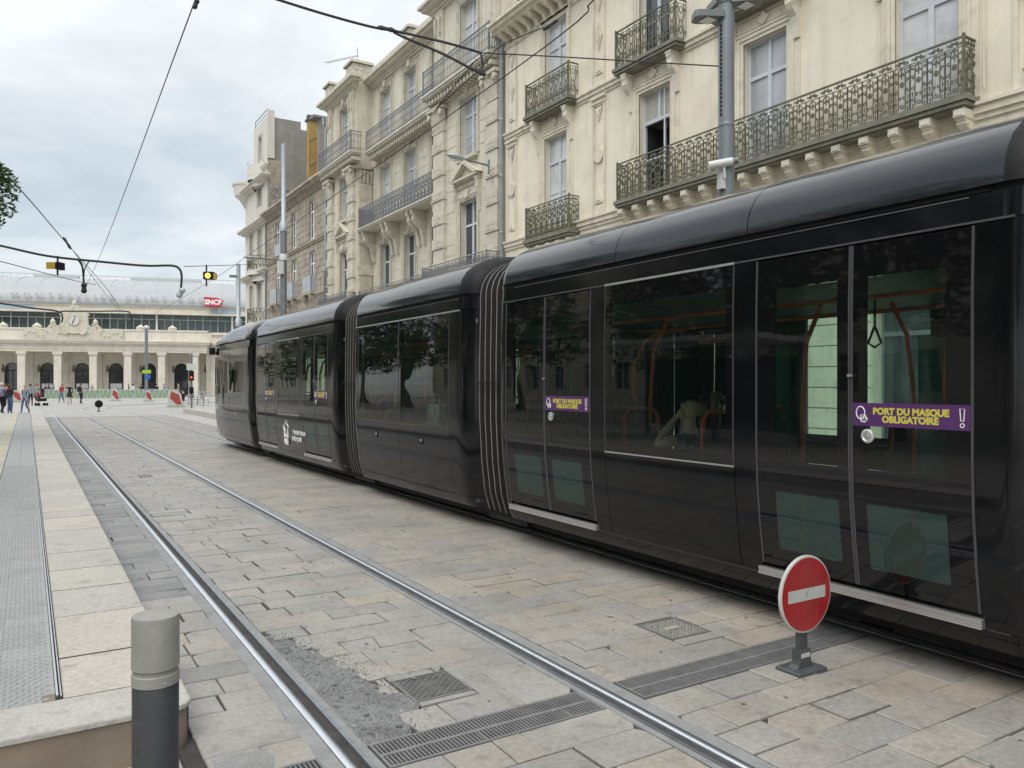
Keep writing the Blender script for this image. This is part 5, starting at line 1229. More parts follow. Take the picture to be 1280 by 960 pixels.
for xa in arch_x + [15.3, 19.3, 23.3]:
    yw = 3.4 if xa < 14 else 1.6
    def f_(b):
        for k in range(14):
            a0, a1 = math.pi * k / 14, math.pi * (k + 1) / 14
            b.prism([(xa - .88 * math.cos(a0), yw - .06, 3.6 + .88 * math.sin(a0)), (xa - 1.12 * math.cos(a0), yw - .06, 3.6 + 1.12 * math.sin(a0)), (xa - 1.12 * math.cos(a1), yw - .06, 3.6 + 1.12 * math.sin(a1)), (xa - .88 * math.cos(a1), yw - .06, 3.6 + .88 * math.sin(a1))], (0, .08, 0))
        for s in (-1, 1): b.box(xa + s * .88, xa + s * 1.12, yw - .06, yw + .02, 0, 3.6)
    SB('arch_moulding', m_stn, f_)
    dr = SB('door', m_intd, lambda b: [b.box(xa - .9, xa - .82, yw + .2, yw + .28, 0, 4.4), b.box(xa + .82, xa + .9, yw + .2, yw + .28, 0, 4.4), b.box(xa - .04, xa + .04, yw + .2, yw + .28, 0, 3.4), b.box(xa - .82, xa + .82, yw + .2, yw + .28, 3.35, 3.5), b.box(xa - .82, xa + .82, yw + .2, yw + .28, 1.0, 1.08), b.box(xa - .82, xa + .82, yw + .2, yw + .28, 2.2, 2.26)])
    SB('pane', m_paned, lambda b: b.box(xa - .88, xa + .88, yw + .3, yw + .33, 0, 4.5), dr)
    if xa < 3 and xa > -8: SB('notice', m_white, lambda b: b.box(xa - .7, xa + .7, yw + .1, yw + .13, 1.1, 1.75), dr)
for c in cols:
    SB('column', m_stn, lambda b: [b.cbox(c - .42, c + .42, -.42, .42, .35, 5.3, .05), b.box(c - .5, c + .5, -.5, .5, 0, .35), b.box(c - .48, c + .48, -.48, .48, 5.3, 5.45), b.box(c - .56, c + .56, -.56, .56, 5.45, 5.75)])
    SB('pilaster', m_stn, lambda b: [b.box(c - .4, c + .4, 3.25, 3.4, 0, 5.8)])
    o = SB('wall_lamp', m_post, lambda b: [b.box(c + .95, c + 1.1, 3.15, 3.35, 3.75, 4.15), b.box(c + .9, c + 1.15, 3.05, 3.3, 3.4, 3.7), b.box(c + .98, c + 1.07, 3.2, 3.38, 3.2, 3.4)])
SB('portico_end', m_stn, lambda b: b.box(13.0, 14.4, 1.75, 3.7, 0, 8.4))
SB('entablature', m_stn, lambda b: [b.box(-32, 13.2, -.45, 3.4, 5.76, 6.05), b.box(-32, 13.25, -.52, 3.4, 6.05, 6.7), b.box(-32, 13.4, -.75, 3.4, 6.7, 6.85), b.box(-32, 13.6, -1.0, 3.4, 6.85, 7.1), b.box(-32, 13.75, -1.15, 3.4, 7.1, 7.25), b.box(-32, 13.3, -.5, .2, 7.25, 8.5), b.box(-32, 13.4, -.6, .3, 8.5, 8.7)])
SB('wing_cornice', m_stn, lambda b: [b.box(13.7, 27, .9, 1.62, 6.7, 6.95), b.box(13.75, 27, .6, 1.62, 6.95, 7.2), b.box(13.6, 27, 1.3, 1.7, 8.3, 8.6), b.box(13.6, 27, 1.45, 1.62, 5.2, 5.35)])
CX = -2.35
def ped(b):
    pr = [(-5.6, 8.7), (-4.4, 8.75), (-3.3, 8.3), (-2.9, 8.9), (-2.6, 9.3), (-2.2, 9.25), (-1.9, 8.9), (-1.55, 9.2), (-1.5, 10.3), (-1.7, 10.5), (-1.3, 10.75), (-.7, 11.0), (-.5, 11.5), (0, 11.75)]
    pr = pr + [(-x, z) for x, z in pr[-2::-1]] + [(5.6, 7.3), (-5.6, 7.3)]
    b.prism([(CX + x, -.75, z) for x, z in pr][::-1], (0, .7, 0)); b.box(CX - 1.9, CX + 1.9, -.85, 0, 8.0, 8.15)
SB('clock_pediment', m_f2t, ped)
def orn(b):
    for s in (-1, 1):
        for k in range(9): t = k / 8; b.lathe([(0, -.12), (.14, 0), (0, .12)], (CX + s * (1.6 + 3.8 * t), -.9), 6, base=8.9 - 1.3 * t + .5 * math.sin(t * 9))
        b.lathe([(0, -.4), (.28, -.2), (.3, .1), (.1, .35), (0, .5)], (CX + s * 2.4, -.6), 8, base=9.5)
        b.tube([(CX + s * 1.5, -.85, 8.4), (CX + s * 1.0, -.95, 7.9), (CX + s * .5, -.95, 8.2), (CX, -.95, 8.05)], .09, 5)
    b.lathe([(0, -.2), (.3, 0), (.2, .3), (0, .5)], (CX, -.5), 8, base=11.8)
    for x_ in (-14.5, -10.3, -6.6, 5.2, 9.0, -18.5): b.lathe([(.0, 0), (.5, .0), (.55, .3), (.2, .55), (0, .7)], (x_, -.1), 8, base=8.7)
SB('stone_garlands', m_f2t, orn)
ck = SB('clock', m_wcam, lambda b: b.lathe([(.58, 0), (.58, .08)], (CX, 9.75), 28, ax='y', base=-.86))
SB('clock_ring', m_f2t, lambda b: b.tube([(CX + .62 * math.cos(t), -.84, 9.75 + .62 * math.sin(t)) for t in [i * math.pi / 12 for i in range(25)]], .08, 5), ck)
SB('clock_hand', m_rubber, lambda b: [b.prism([(CX - .03, -.9, 9.75), (CX + .03, -.9, 9.75), (CX + .22, -.9, 10.3), (CX + .18, -.9, 10.3)], (0, .03, 0)), b.prism([(CX - .05, -.9, 9.75), (CX + .05, -.9, 9.75), (CX - .16, -.9, 9.25), (CX - .22, -.9, 9.25)], (0, .03, 0))], ck)
# glazed upper hall
SB('hall_floor_edge', m_stn, lambda b: b.box(-34, 30, 8, 9, 7, 8.9))
x = -34; k = 0
while x < 30:
    w_ = 2.0
    p = SB('hall_window', m_stmet, lambda b: [b.box(x, x + .1, 8.9, 9.05, 8.9, 11.4), b.box(x + .1, x + w_, 8.9, 9.05, 8.9, 9.0), b.box(x + .1, x + w_, 8.9, 9.05, 10.7, 10.8), b.box(x + 1.0, x + 1.06, 8.9, 9.05, 9.0, 10.7)])
    SB('pane', m_stglass, lambda b: b.box(x + .1, x + w_, 9.06, 9.1, 9.0, 11.4), p)
    if k % 5 == 0: SB('post', m_white, lambda b: b.box(x - .12, x + .14, 8.7, 8.9, 8.9, 11.4))
    x += w_; k += 1
SB('hall_fascia', m_stn, lambda b: [b.box(-34, 30, 7.6, 9.4, 11.4, 11.65), b.box(-34, 30, 8.0, 9.4, 11.65, 12.35), b.box(-34, 30, 7.8, 9.3, 12.35, 12.5)])
SB('blue_panel', M('pale_blue_panel', (.36, .44, .52), .4, .05, 2), lambda b: [b.box(13.2, 17.2, 7.9, 7.98, 11.7, 12.34)]); SB('blue_panel', MATS['pale_blue_panel'], lambda b: b.box(-20, -9, 7.9, 7.98, 11.7, 12.34))
n_ = 14; prof_ = [(7.8 + 12 * (1 - math.cos(math.pi / 2 * i / n_)), 12.7 + 4.5 * math.sin(math.pi / 2 * i / n_)) for i in range(n_ + 1)]
SB('roof', m_stroof, lambda b: [b.grid([[(x_, y, z) for y, z in prof_] for x_ in (-36, 32)]), b.box(-36, 32, 7.7, 8.0, 12.52, 12.7)], smooth=True)
for i in range(24):
    x_ = -35 + i * 2.9; SB('roof_rib', m_stmet, lambda b: b.tube([(x_, y, z + .04) for y, z in prof_[::2]], .05, 4))
SB('ridge_railing', m_stmet, lambda b: [b.tube([(-36, 19.8, 17.3), (32, 19.8, 17.3)], .06, 4), b.tube([(-36, 19.8, 17.95), (32, 19.8, 17.95)], .07, 4)] + [b.tube([(-36 + k * 1.0, 19.8, 17.2), (-36 + k * 1.0, 19.8, 17.95)], .035, 4) for k in range(69)])
for xa, xb in ((-12, -6), (1, 11), (16, 24)): SB('ridge_vent', m_stmet, lambda b: b.box(xa, xb, 19.4, 20.4, 17.0, 17.8))
SB('gutter_rail', m_stmet, lambda b: b.tube([(-36, 7.6, 12.9), (32, 7.6, 12.9)], .05, 4))
t_ = text_mesh('lettering', 'GARE DE MONTPELLIER SAINT-ROCH', 1.15, M('roof_letter', (.43, .435, .43), .6, .05), Matrix.Translation((-3.5, 7.66, 13.45)) @ Matrix.Rotation(math.pi / 2, 4, 'X'), None, spacing=1.9, extrude=.04); t_.parent = ST; WL[t_] = Vector()
SG = empty('station_logo_sign', (sp0.x, sp0.y, 0), -TH + math.radians(17.2)); tag(SG, 'red curved SNCF sign on posts standing on the edge of the station roof', 'sign'); WL[SG] = Vector()
pl = [(12.4, 12.65), (13.9, 12.55), (14.5, 12.55), (14.8, 13.1), (14.9, 13.6), (14.1, 13.85), (13.2, 13.9), (12.35, 13.95)]
SB('red_board', M('sign_crimson', (.5, .03, .05), .4, .05), lambda b: b.prism([(x_, 6.9, z) for x_, z in pl], (0, .2, 0)), SG)
t_ = text_mesh('lettering', 'SNCF', .92, m_white, Matrix.Translation((13.55, 6.88, 13.2)) @ Matrix.Rotation(math.pi / 2, 4, 'X') @ Matrix.Shear('XZ', 4, (0, 0)), None, bold=.05, extrude=.02); t_.parent = SG
SB('sign_post', m_stmet, lambda b: b.tube([(12.9, 7.1, 11.7), (12.9, 7.1, 12.7)], .05, 5), SG); SB('sign_post', m_stmet, lambda b: b.tube([(14.4, 7.1, 11.7), (14.4, 7.1, 12.7)], .05, 5), SG)

# ================================================================== TREES
def leaf_mesh(b, lobes, n, size, rr, shell=.55):
    for i in range(n):
        c, r_ = rr.choices(lobes, [l[1][0] * l[1][1] * l[1][2] for l in lobes])[0]
        while True:
            d = Vector((rr.uniform(-1, 1), rr.uniform(-1, 1), rr.uniform(-1, 1)))
            if .05 < d.length < 1: break
        d = d.normalized() * (shell + (1 - shell) * rr.random() ** .7) if rr.random() < .8 else d
        p = Vector((c[0] + d.x * r_[0], c[1] + d.y * r_[1], c[2] + d.z * r_[2]))
        if noise.noise(p * 1.1) < -.16: continue
        a = Vector((rr.uniform(-1, 1), rr.uniform(-1, 1), rr.uniform(-.5, .5))).normalized(); q = a.cross(Vector((rr.uniform(-1, 1), rr.uniform(-1, 1), 1))).normalized(); s = size * rr.uniform(.6, 1.3)
        b._a([p - a * s, p - q * s * .45, p + a * s, p + q * s * .45], [(0, 1, 2, 3)])
def tree(x, y, h, rad, label, n=9000, size=.13, seed=1, extra=(), trunk_h=None):
    rr = random.Random(seed); root = empty('plane_tree', (x, y, 0)); tag(root, label, 'tree', 'trees along the left side of the street')
    th = trunk_h or h * .38; top = Vector((x + rr.uniform(-.3, .3), y, th)); b = MB()
    b.tube([(x, y, -.1), (x, y, .3), (x + .05, y, th * .5), top], [.34, .27, .22, .19], 10); tr = b.build('trunk', m_bark, root, True)
    lobes = []; br = MB()
    for k in range(9):
        a = 2 * math.pi * k / 9 + rr.uniform(-.3, .3); rl = rad * rr.uniform(.35, .7); z = h * rr.uniform(.55, .86); c = Vector((x + rl * math.cos(a), y + rl * math.sin(a), z))
        lobes.append((tuple(c), (rad * rr.uniform(.33, .48), rad * rr.uniform(.33, .48), h * rr.uniform(.11, .17)))); br.tube([top, top.lerp(c, .5) + Vector((0, 0, .4)), c], [.12, .07, .02], 6)
    lobes.append(((x, y, h * .85), (rad * .5, rad * .5, h * .16)))
    for c, r_ in extra: lobes.append((c, r_)); br.tube([top, top.lerp(Vector(c), .6) + Vector((0, 0, .5)), Vector(c), Vector(c) + Vector((r_[0] * .7, 0, -.2))], [.12, .07, .04, .01], 6)
    br.build('limbs', m_bark, root, True); b = MB(); leaf_mesh(b, lobes, n, size, rr)
    if trunk_h == 4.5: leaf_mesh(b, [(c, r_) for c, r_ in extra], 5200, .085, rr, .3)
    b.build('crown', m_leaf, root); return root
tree(-6.2, 25, 12, 4.6, 'leafy plane tree whose branch tips enter at the left edge of the photo', 15000, .13, 5, extra=[((-1.75, 25, 6.8), (1.7, 1.6, 1.05)), ((-.95, 24.6, 6.05), (.6, .8, .45)), ((-.95, 25.3, 7.35), (.6, .8, .4))], trunk_h=4.5)
for k, (tx, ty, hh, rr_, lb_) in enumerate(((-10.0, 4.5, 11, 4.8, 'leafy low-branched plane tree nearest the camera, mirrored in the tram windows'), (-9.5, 11.5, 12, 4.6, 'second low-branched plane tree from the camera, mirrored in the tram windows'),
        (-11.5, 19, 12, 5.0, 'third low-branched plane tree from the camera on the left pavement'), (-12.5, -3.5, 12, 5, 'leafy plane tree behind the camera on the left pavement'), (-12.5, 33.5, 11, 4.6, 'leafy plane tree beyond the branch tips at the left edge'), (-16, 8, 9, 5.2, 'bushy tree of the second row on the left pavement, nearer one'), (-17, 25, 9, 5.2, 'bushy tree of the second row on the left pavement, farther one'), (-10.5, 43, 11, 4.6, 'plane tree halfway to the station on the left pavement'), (-11, 51, 10, 4.4, 'plane tree two thirds of the way to the station, left side'), (-10.5, 61, 9, 4.2, 'last plane tree before the station on the left side'))):
    tree(tx, ty, hh, rr_, lb_, 8500, .19, 11 + k, extra=[((tx + 2.2 * math.cos(a), ty + 2.8 * math.sin(a), hh * .40), (2.1, 2.3, 1.7)) for a in (0.3, 1.7, 3.4, 4.9)], trunk_h=hh * .27)
# pale buildings across the street (they show in the tram's windows)
for (yc, L_, H_, lab, sd_) in ((14, 30, 13, 'plain pale building across the street, mirrored in the nearest windows', 3), (50, 34, 16, 'pale building with storey bands across the street, behind the trees', 4), (81, 24, 14, 'pale building with storey bands nearest the station, mirrored in the front car', 5)):
    bl = empty('apartment_building', (-24 if yc < 60 else -15, yc, 0), math.pi); tag(bl, lab, 'building', 'buildings along the street'); WL[bl] = Vector()
    hs = []; nb = int(L_ / 3.6)
    for k in range(nb):
        c = -L_ / 2 + 3.6 * (k + .5) + (L_ - nb * 3.6) / 2
        for z in (1.0, 5.0, 8.6, 12.0):
            if z + 2.5 < H_: hs.append((c - .6, c + .6, z, z + 2.3))
    wall('wall', bl, 0, -L_ / 2, L_ / 2, 0, H_, hs, m_f1)
    for h in hs: french(bl, 0, (h[0] + h[1]) / 2, 1.2, h[2], h[3], mat=m_paned)
    b = MB()
    for z in (4.4, 8.0, 11.5, H_ - .3): moulding(b, 0, -L_ / 2, L_ / 2, z, [(0, .2, .15), (.2, .3, .3)])
    b.build('string_course', m_f1t, bl); b = MB(); b.box(.4, 11, -L_ / 2 + .1, L_ / 2 - .1, H_ - 1, H_ - .2); b.build('roof', m_roof, bl)

# ================================================================== MASTS, LAMPS, CABLES
def mast(px, Z, r_, ztop, label, parts=()):
    p = pz(px, 480, Z); root = empty('catenary_mast', (p.x, p.y, 0)); tag(root, label, 'mast', 'tram wire masts'); b = MB()
    b.lathe([(r_ * 1.6, 0), (r_ * 1.6, .03), (r_, .05), (r_, ztop[0])], (p.x, p.y), 20); b.build('pole', m_mast, root, True, angle=60)
    if len(ztop) > 1: b = MB(); b.lathe([(r_ * 1.12, ztop[0] - .2), (r_ * 1.12, ztop[0] + .15), (r_ * .72, ztop[0] + .2), (r_ * .72, ztop[1])], (p.x, p.y), 16); b.build('upper_pole', m_mastl, root, True, angle=60)
    return root, p
m1, p1 = mast(908, 11.2, .112, (9.4,), 'thick grey mast with floodlights standing behind the nearest tram car')
def lamp_head(root, p, d, z, L_=.45, arm=.12):
    d = Vector(d).normalized(); s = d.cross(Vector((0, 0, 1))); c = p + d * (arm + L_ / 2); c.z = z
    b = MB(); b.tube([Vector((p.x, p.y, z - .02)), Vector((c.x, c.y, z)) - d * L_ / 2], .03, 8); 
    P_ = [c + d * L_ * .5 + s * .10, c + d * L_ * .35 + s * .14, c - d * L_ * .5 + s * .12, c - d * L_ * .5 - s * .12, c + d * L_ * .35 - s * .14, c + d * L_ * .5 - s * .10]
    b.prism([q + Vector((0, 0, -.03)) for q in P_], (0, 0, .09)); l = b.build('floodlight', m_lamp, root)
    b = MB(); b.box(c.x - .09, c.x + .09, c.y - .09, c.y + .09, z - .045, z - .032); b.build('lens', m_alu, l)
lamp_head(m1, p1, (-.85, .5, 0), 6.92, .42, .06); lamp_head(m1, p1, (.75, -.62, 0), 7.12, .42, .06); lamp_head(m1, p1, (.4, .9, 0), 7.2, .4, .06)
for k in range(5): b = MB(); b.lathe([(.114, 0), (.127, .012), (.114, .024)], (p1.x, p1.y), 20, base=7.1 + k * .04); b.build('clamp_ring', m_lamp, m1, True)
b = MB(); dd = Vector((-.93, -.05, 0)).normalized()
for k in range(22): z = 5.5 + k * .06; c = Vector((p1.x, p1.y, z)) + dd * .113; b.box(c.x - .008, c.x + .008, c.y - .012, c.y + .012, z, z + .035)
o = b.build('number_strip', m_rubber, m1); o['kind'] = 'stuff'
b = MB(); b.lathe([(.114, 0), (.118, .01), (.118, .05), (.114, .06)], (p1.x, p1.y), 20, base=5.35); b.build('clamp_ring', m_mast, m1, True)
wc = empty('security_camera', (p1.x - .25, p1.y - .05, 4.75)); tag(wc, 'white cylindrical security camera fixed to the thick mast', 'camera')
fw = Vector((-.55, .35, -.12)).normalized(); c0 = Vector((p1.x - .16, p1.y - .10, 4.80))
b = MB(); b.tube([c0 - fw * .12, c0 + fw * .22], .058, 12); b.build('camera_body', m_wcam, wc, True); b = MB(); b.tube([c0 + fw * -.20, c0 - fw * .12], .05, 12); b.build('camera_back', m_lamp, wc, True)
b = MB(); b.tube([c0 + Vector((0, 0, -.05)), c0 + Vector((.02, 0, -.20)), Vector((p1.x - .1, p1.y, 4.6))], .022, 6); b.box(p1.x - .17, p1.x - .10, p1.y - .08, p1.y + .02, 4.45, 4.68); b.build('bracket', m_wcam, wc)
m2, p2 = mast(354.5, 30.9, .125, (7.9, 11.15), 'tall grey mast with pale upper tube in front of the brown building')
b = MB(); b.box(p2.x - .25, p2.x - .05, p2.y - .2, p2.y, 6.0, 6.5); b.build('junction_box', m_wcam, m2); b = MB(); b.lathe([(.14, 0), (.16, .02), (.16, .2), (.14, .25)], (p2.x, p2.y), 14, base=6.55); b.build('clamp_ring', m_wcam, m2, True)
m3, p3 = mast(298, 37.0, .13, (4.6, 7.35), 'slimmer far mast with small lamp left of the corner building')
lamp_head(m3, p3, (-1, .3, 0), 6.75, .35, .05)
# wall lamps on arms
def wall_lamp(px, py, Z, px2, py2, Z2, label):
    a, c = pz(px, py, Z), pz(px2, py2, Z2); root = empty('street_lamp', a); tag(root, label, 'lamp', 'lamps on arms fixed to the facades'); d = (c - a); L_ = d.length; d.normalize()
    b = MB(); b.tube([a, a + d * L_ * .65], .035, 6); b.tube([a + Vector((.0, 0, -.3)), a + Vector((0, 0, .2))], .04, 6); b.build('arm', m_mast, root)
    b = MB(); s = Vector((0, 0, 1)).cross(d); q = []
    for t, r_ in ((0, .03), (.15, .13), (.4, .19), (.7, .17), (.92, .08), (1, .02)):
        cc = a + d * (L_ * .55 + L_ * .45 * t); q.append([cc + s * r_ * math.cos(u) + Vector((0, 0, 1)) * r_ * .55 * math.sin(u) for u in [2 * math.pi * i / 12 for i in range(13)]])
    b.grid(q); h_ = b.build('lamp_head', m_mastl, root, True); cc = a + d * L_ * .8; b = MB(); b.box(cc.x - .10, cc.x + .10, cc.y - .12, cc.y + .12, cc.z - .13, cc.z - .09); b.build('lens', m_alu, h_)
wall_lamp(611, 207, 28.0, 558, 193, 27.2, 'grey street lamp on an arm below the pediment window of the ashlar building')
wall_lamp(344, 325, 52.0, 304, 321, 50.0, 'far street lamp on an arm in front of the corner building')
# banner sign on the facade
bs = px_(405, 355, 14.0); sg = empty('hotel_banner', (bs.x, bs.y, bs.z)); tag(sg, 'vertical grey banner sign with white lettering between brown and ashlar buildings', 'sign')
b = MB(); b.box(14.02, 14.95 - .25, 42.55, 42.62, 5.75, 7.9); b.build('banner_board', m_mast, sg)
b = MB(); b.tube([(14.0, 42.58, 7.95), (14.8, 42.58, 7.95)], .025, 5); b.tube([(14.0, 42.58, 5.7), (14.8, 42.58, 5.7)], .025, 5); b.build('bracket', m_mast, sg)
text_mesh('lettering', 'Odalys', .66, m_white, Matrix.Translation((14.38, 42.545, 6.8)) @ Matrix.Rotation(math.pi / 2, 4, 'X') @ Matrix.Rotation(math.pi / 2, 4, 'Z'), sg, bold=.008, extrude=.003)
def cable(name, pts, r_, label, cat='cable', mat=None, n=6):
    b = MB(); P_ = [pz(*p) for p in pts]; sm = []
    for i in range(len(P_) - 1):
        p0 = P_[max(0, i - 1)]; a = P_[i]; c = P_[i + 1]; p3_ = P_[min(len(P_) - 1, i + 2)]
        for k in range(6):
            t = k / 6; sm.append(.5 * ((2 * a) + (c - p0) * t + (2 * p0 - 5 * a + 4 * c - p3_) * t * t + (3 * a - p0 - 3 * c + p3_) * t ** 3))
    sm.append(P_[-1]); b.tube(sm if len(P_) > 2 else P_, r_, n); o = b.build(name, mat or m_cable, None, True); tag(o, label, cat, 'overhead tram wires'); return o
cable('contact_wire', [(262, -40, 8.3), (244, 0, 9.0), (125, 320, 27), (95, 380, 43.2), (70, 425, 80)], .0075, 'straight contact wire running down the sky above the empty track', 'wire')
cable('contact_wire', [(800, -46, 8.2), (742, 0, 9.0), (630, 96, 11.3), (320, 312, 25.7), (262, 352, 34), (180, 400, 56)], .0085, 'diagonal contact wire crossing the facades above the tram', 'wire')
cable('messenger_wire', [(-60, 150, 11), (28, 240, 15), (84, 305, 22), (138, 367, 38), (160, 405, 52)], .011, 'thin wire coming out of the tree towards the station clock', 'wire')
cable('support_tube', [(-60, 295, 26), (0, 307, 26), (60, 320, 26), (125, 327, 26), (180, 332, 26), (214, 332, 26), (224, 336, 26), (227, 345, 26), (226, 364, 26)], .038, 'thick black curved arm hanging across the sky with a hooked end', 'cable')
cable('drop_arm', [(98, 325, 26), (103, 334, 26), (105, 357, 26)], .035, 'short black drop arm hanging under the curved tube', 'cable')
cable('drop_arm', [(111, 327, 26), (106, 336, 26), (105, 345, 26)], .02, 'thin brace joining the curved tube to its drop arm', 'cable')
cable('support_tube', [(-30, 375, 50), (0, 379, 50), (40, 385, 50), (72, 389, 50), (78, 396, 50), (77, 403, 50)], .055, 'black curved arm in front of the station, left of its clock', 'cable')
cable('support_tube', [(76, 389, 50), (120, 389, 50), (155, 389, 50), (163, 392, 50), (164, 400, 50), (161, 405, 50)], .045, 'black curved arm in front of the station, right of its clock', 'cable')
cable('span_wire', [(230, 333, 26), (270, 332, 30), (335, 330, 50)], .012, 'thin span wire from the hooked arm to the corner building', 'wire')
cable('span_wire', [(-40, 316, 26), (90, 350, 45), (120, 356, 50)], .018, 'thin sloping wire at the left in front of the station roof', 'wire')
cable('span_wire', [(330, -6, 10.5), (400, 16, 10.9), (462, 33, 11.3), (500, 40, 11.5), (560, 54, 11.6), (601, 66, 11.7)], .020, 'thick black feeder cable entering at the top and ending before the facade', 'cable')
cable('span_wire', [(492, 40, 11.5), (506, 47, 11.5), (555, 68, 11.6), (602, 93, 11.7)], .020, 'second black cable branching down from the feeder cable', 'cable')
cable('span_wire', [(601, 66, 11.7), (700, 71, 11.6), (800, 77, 11.4), (903, 83, 11.2)], .010, 'thin span wire running level to the thick mast', 'wire')
cable('hanger', [(601, 66, 11.7), (603, 80, 11.7), (602, 93, 11.7)], .018, 'short black hanger joining the two cables', 'wire')
cable('hanger', [(596, 74, 11.7), (570, 105, 12.0), (545, 136, 12.6)], .008, 'thin slanting hanger wire left of the hanger joint', 'wire')
cable('span_wire', [(545, 136, 12.6), (602, 84, 11.7), (627, 57, 11.5), (688, 31, 10.8)], .008, 'thin curved wire meeting the diagonal contact wire', 'wire')
cable('span_wire', [(85, 305, 26), (160, 405, 60)], .01, 'faint wire crossing below the signal boxes', 'wire')
def clamp(px, py, Z, r_, L_, label, ang=0, mat=None):
    c = pz(px, py, Z); d = Vector((CS * math.cos(ang), -SN * math.cos(ang), math.sin(ang))); b = MB(); b.tube([c - d * L_ / 2, c - d * L_ * .3, c, c + d * L_ * .3, c + d * L_ / 2], [r_ * .5, r_, r_ * .7, r_, r_ * .5], 8)
    o = b.build('insulator', mat or m_cable, None, True); tag(o, label, 'insulator', 'insulators and clamps on the wires')
clamp(483, 36, 11.4, .035, .26, 'black cable clamp where the feeder cable branches', -.2); clamp(600, 90, 11.7, .035, .2, 'black clamp at the lower end of the hanger joint', -.5); clamp(688, 31, 10.8, .028, .25, 'dark insulator on the diagonal contact wire', .6)
clamp(105, 360, 26, .10, .35, 'dark insulator under the short drop arm', 1.57); clamp(226, 366, 26, .11, .35, 'pale insulator at the hooked end of the curved arm', 1.0, m_mastl); clamp(84, 304, 22, .04, .4, 'small tensioner on the wire from the tree', -1); clamp(245, 5, 9, .03, .12, 'small clamp at the top of the straight contact wire', 1.2)
# signal boxes on hanging rods
def signal(px, py, rod, Z, label, lit):
    c = pz(px, py, Z); root = empty('signal_box', c); tag(root, label, 'signal', 'yellow signal boxes hanging over the street'); rx = Vector((CS, -SN, 0)); k = Z / FPX
    a, e_ = pz(rod[0], rod[1], Z), pz(rod[0], rod[2], Z); b = MB(); b.tube([a, e_], .03, 6); b.build('rod', m_cable, root)
    def bx(nm, w0, w1, h0, h1, mt, dz, dd=.1):
        b = MB(); P_ = [c + rx * w0 * k + Vector((0, 0, h0 * k)), c + rx * w1 * k + Vector((0, 0, h0 * k)), c + rx * w1 * k + Vector((0, 0, h1 * k)), c + rx * w0 * k + Vector((0, 0, h1 * k))]
        fw_ = Vector((SN, CS, 0)); b.prism([q - fw_ * dz for q in P_], fw_ * dd); return b.build(nm, mt, root)
    if lit:
        bx('housing', -6, 6, -4, 5, m_rubber, .1, .3); bx('yellow_flap', 3, 10, -4, 3, M('signal_yellow', (.45, .3, .03), .5, .1), .06, .1)
        b = MB(); cc = c - Vector((SN, CS, 0)) * .12; b.lathe([(.001, 0), (.10, 0), (.10, .03), (.001, .03)], (0, 0), 16, ax='y'); mt_ = Matrix.Translation(cc) @ Matrix.Rotation(-TH, 4, 'Z'); b.v = [tuple(mt_ @ Vector(v)) for v in b.v]; b.build('amber_lamp', emit_mat('amber_light', (1, .55, .05), 2.2), root)
    else: bx('yellow_flap', -8, 4, -5, 3, M('signal_yellow', (.45, .3, .03), .5, .1), .06, .1); bx('housing', 4, 10, -6, 3, m_rubber, .1, .3)
signal(67, 331, (72, 320, 344), 26, 'yellow and black box on a rod, unlit, at the far left', False); signal(261, 345, (258, 331, 358), 30, 'black box on a rod with lit amber lamp right of the hooked arm', True)

# ================================================================== SQUARE: platform, signs, barriers, cafe
b = MB(); b.slab([(7.55, 22), (10.6, 22), (10.6, 49.2), (7.75, 49.2)], 0, .26, .02); o = b.build('far_platform', m_kerb); tag(o, 'low tram platform on the far side of the tram', kind='structure')
HX = Vector((math.cos(-TH + math.radians(17.2)), math.sin(-TH + math.radians(17.2)), 0)); HY = Vector((-HX.y, HX.x, 0)); HR = -TH + math.radians(17.2)
def local(px, py):
    p = gp(px, py); p.z = 0; return p
p0 = local(56, 500)
for k in range(7):
    c = p0 + HX * (1.72 * k + .85); root = empty('crowd_barrier', c, HR); tag(root, ['printed green and white barrier panel, %s' % t for t in ('first from the pushchair', 'second from the pushchair', 'behind the walker in black', 'behind the low black sign', 'left of the middle red board', 'right of the middle red board', 'last before the small mast')][k], 'barrier', 'green printed barriers before the station'); WL[root] = Vector()
    SBp = lambda nm, mt, fn: SB(nm, mt, fn, root)
    SBp('panel', m_mesh, lambda b: b.box(-.82, .82, -.01, .01, .15, 1.05)); SBp('frame', m_mastl, lambda b: [b.tube([(-.85, 0, 0), (-.85, 0, 1.1), (.85, 0, 1.1), (.85, 0, 0)], .03, 5), b.box(-.87, -.83, -.2, .2, 0, .04), b.box(.83, .87, -.2, .2, 0, .04)])
    def pat(b):
        for q in range(7):
            x_ = -.75 + q * .24 + (k % 2) * .05; s = 1 if q % 2 else -1
            b.prism([(x_, -.02, .2 if s > 0 else 1.0), (x_ + .09, -.02, .2 if s > 0 else 1.0), (x_ + .22, -.02, .98 if s > 0 else .22), (x_ + .16, -.02, .98 if s > 0 else .22)][::-s], (0, .008, 0))
    SBp('print', m_grn, pat)
m_rb = M('board_red', (.34, .06, .05), .5, .1, 3)
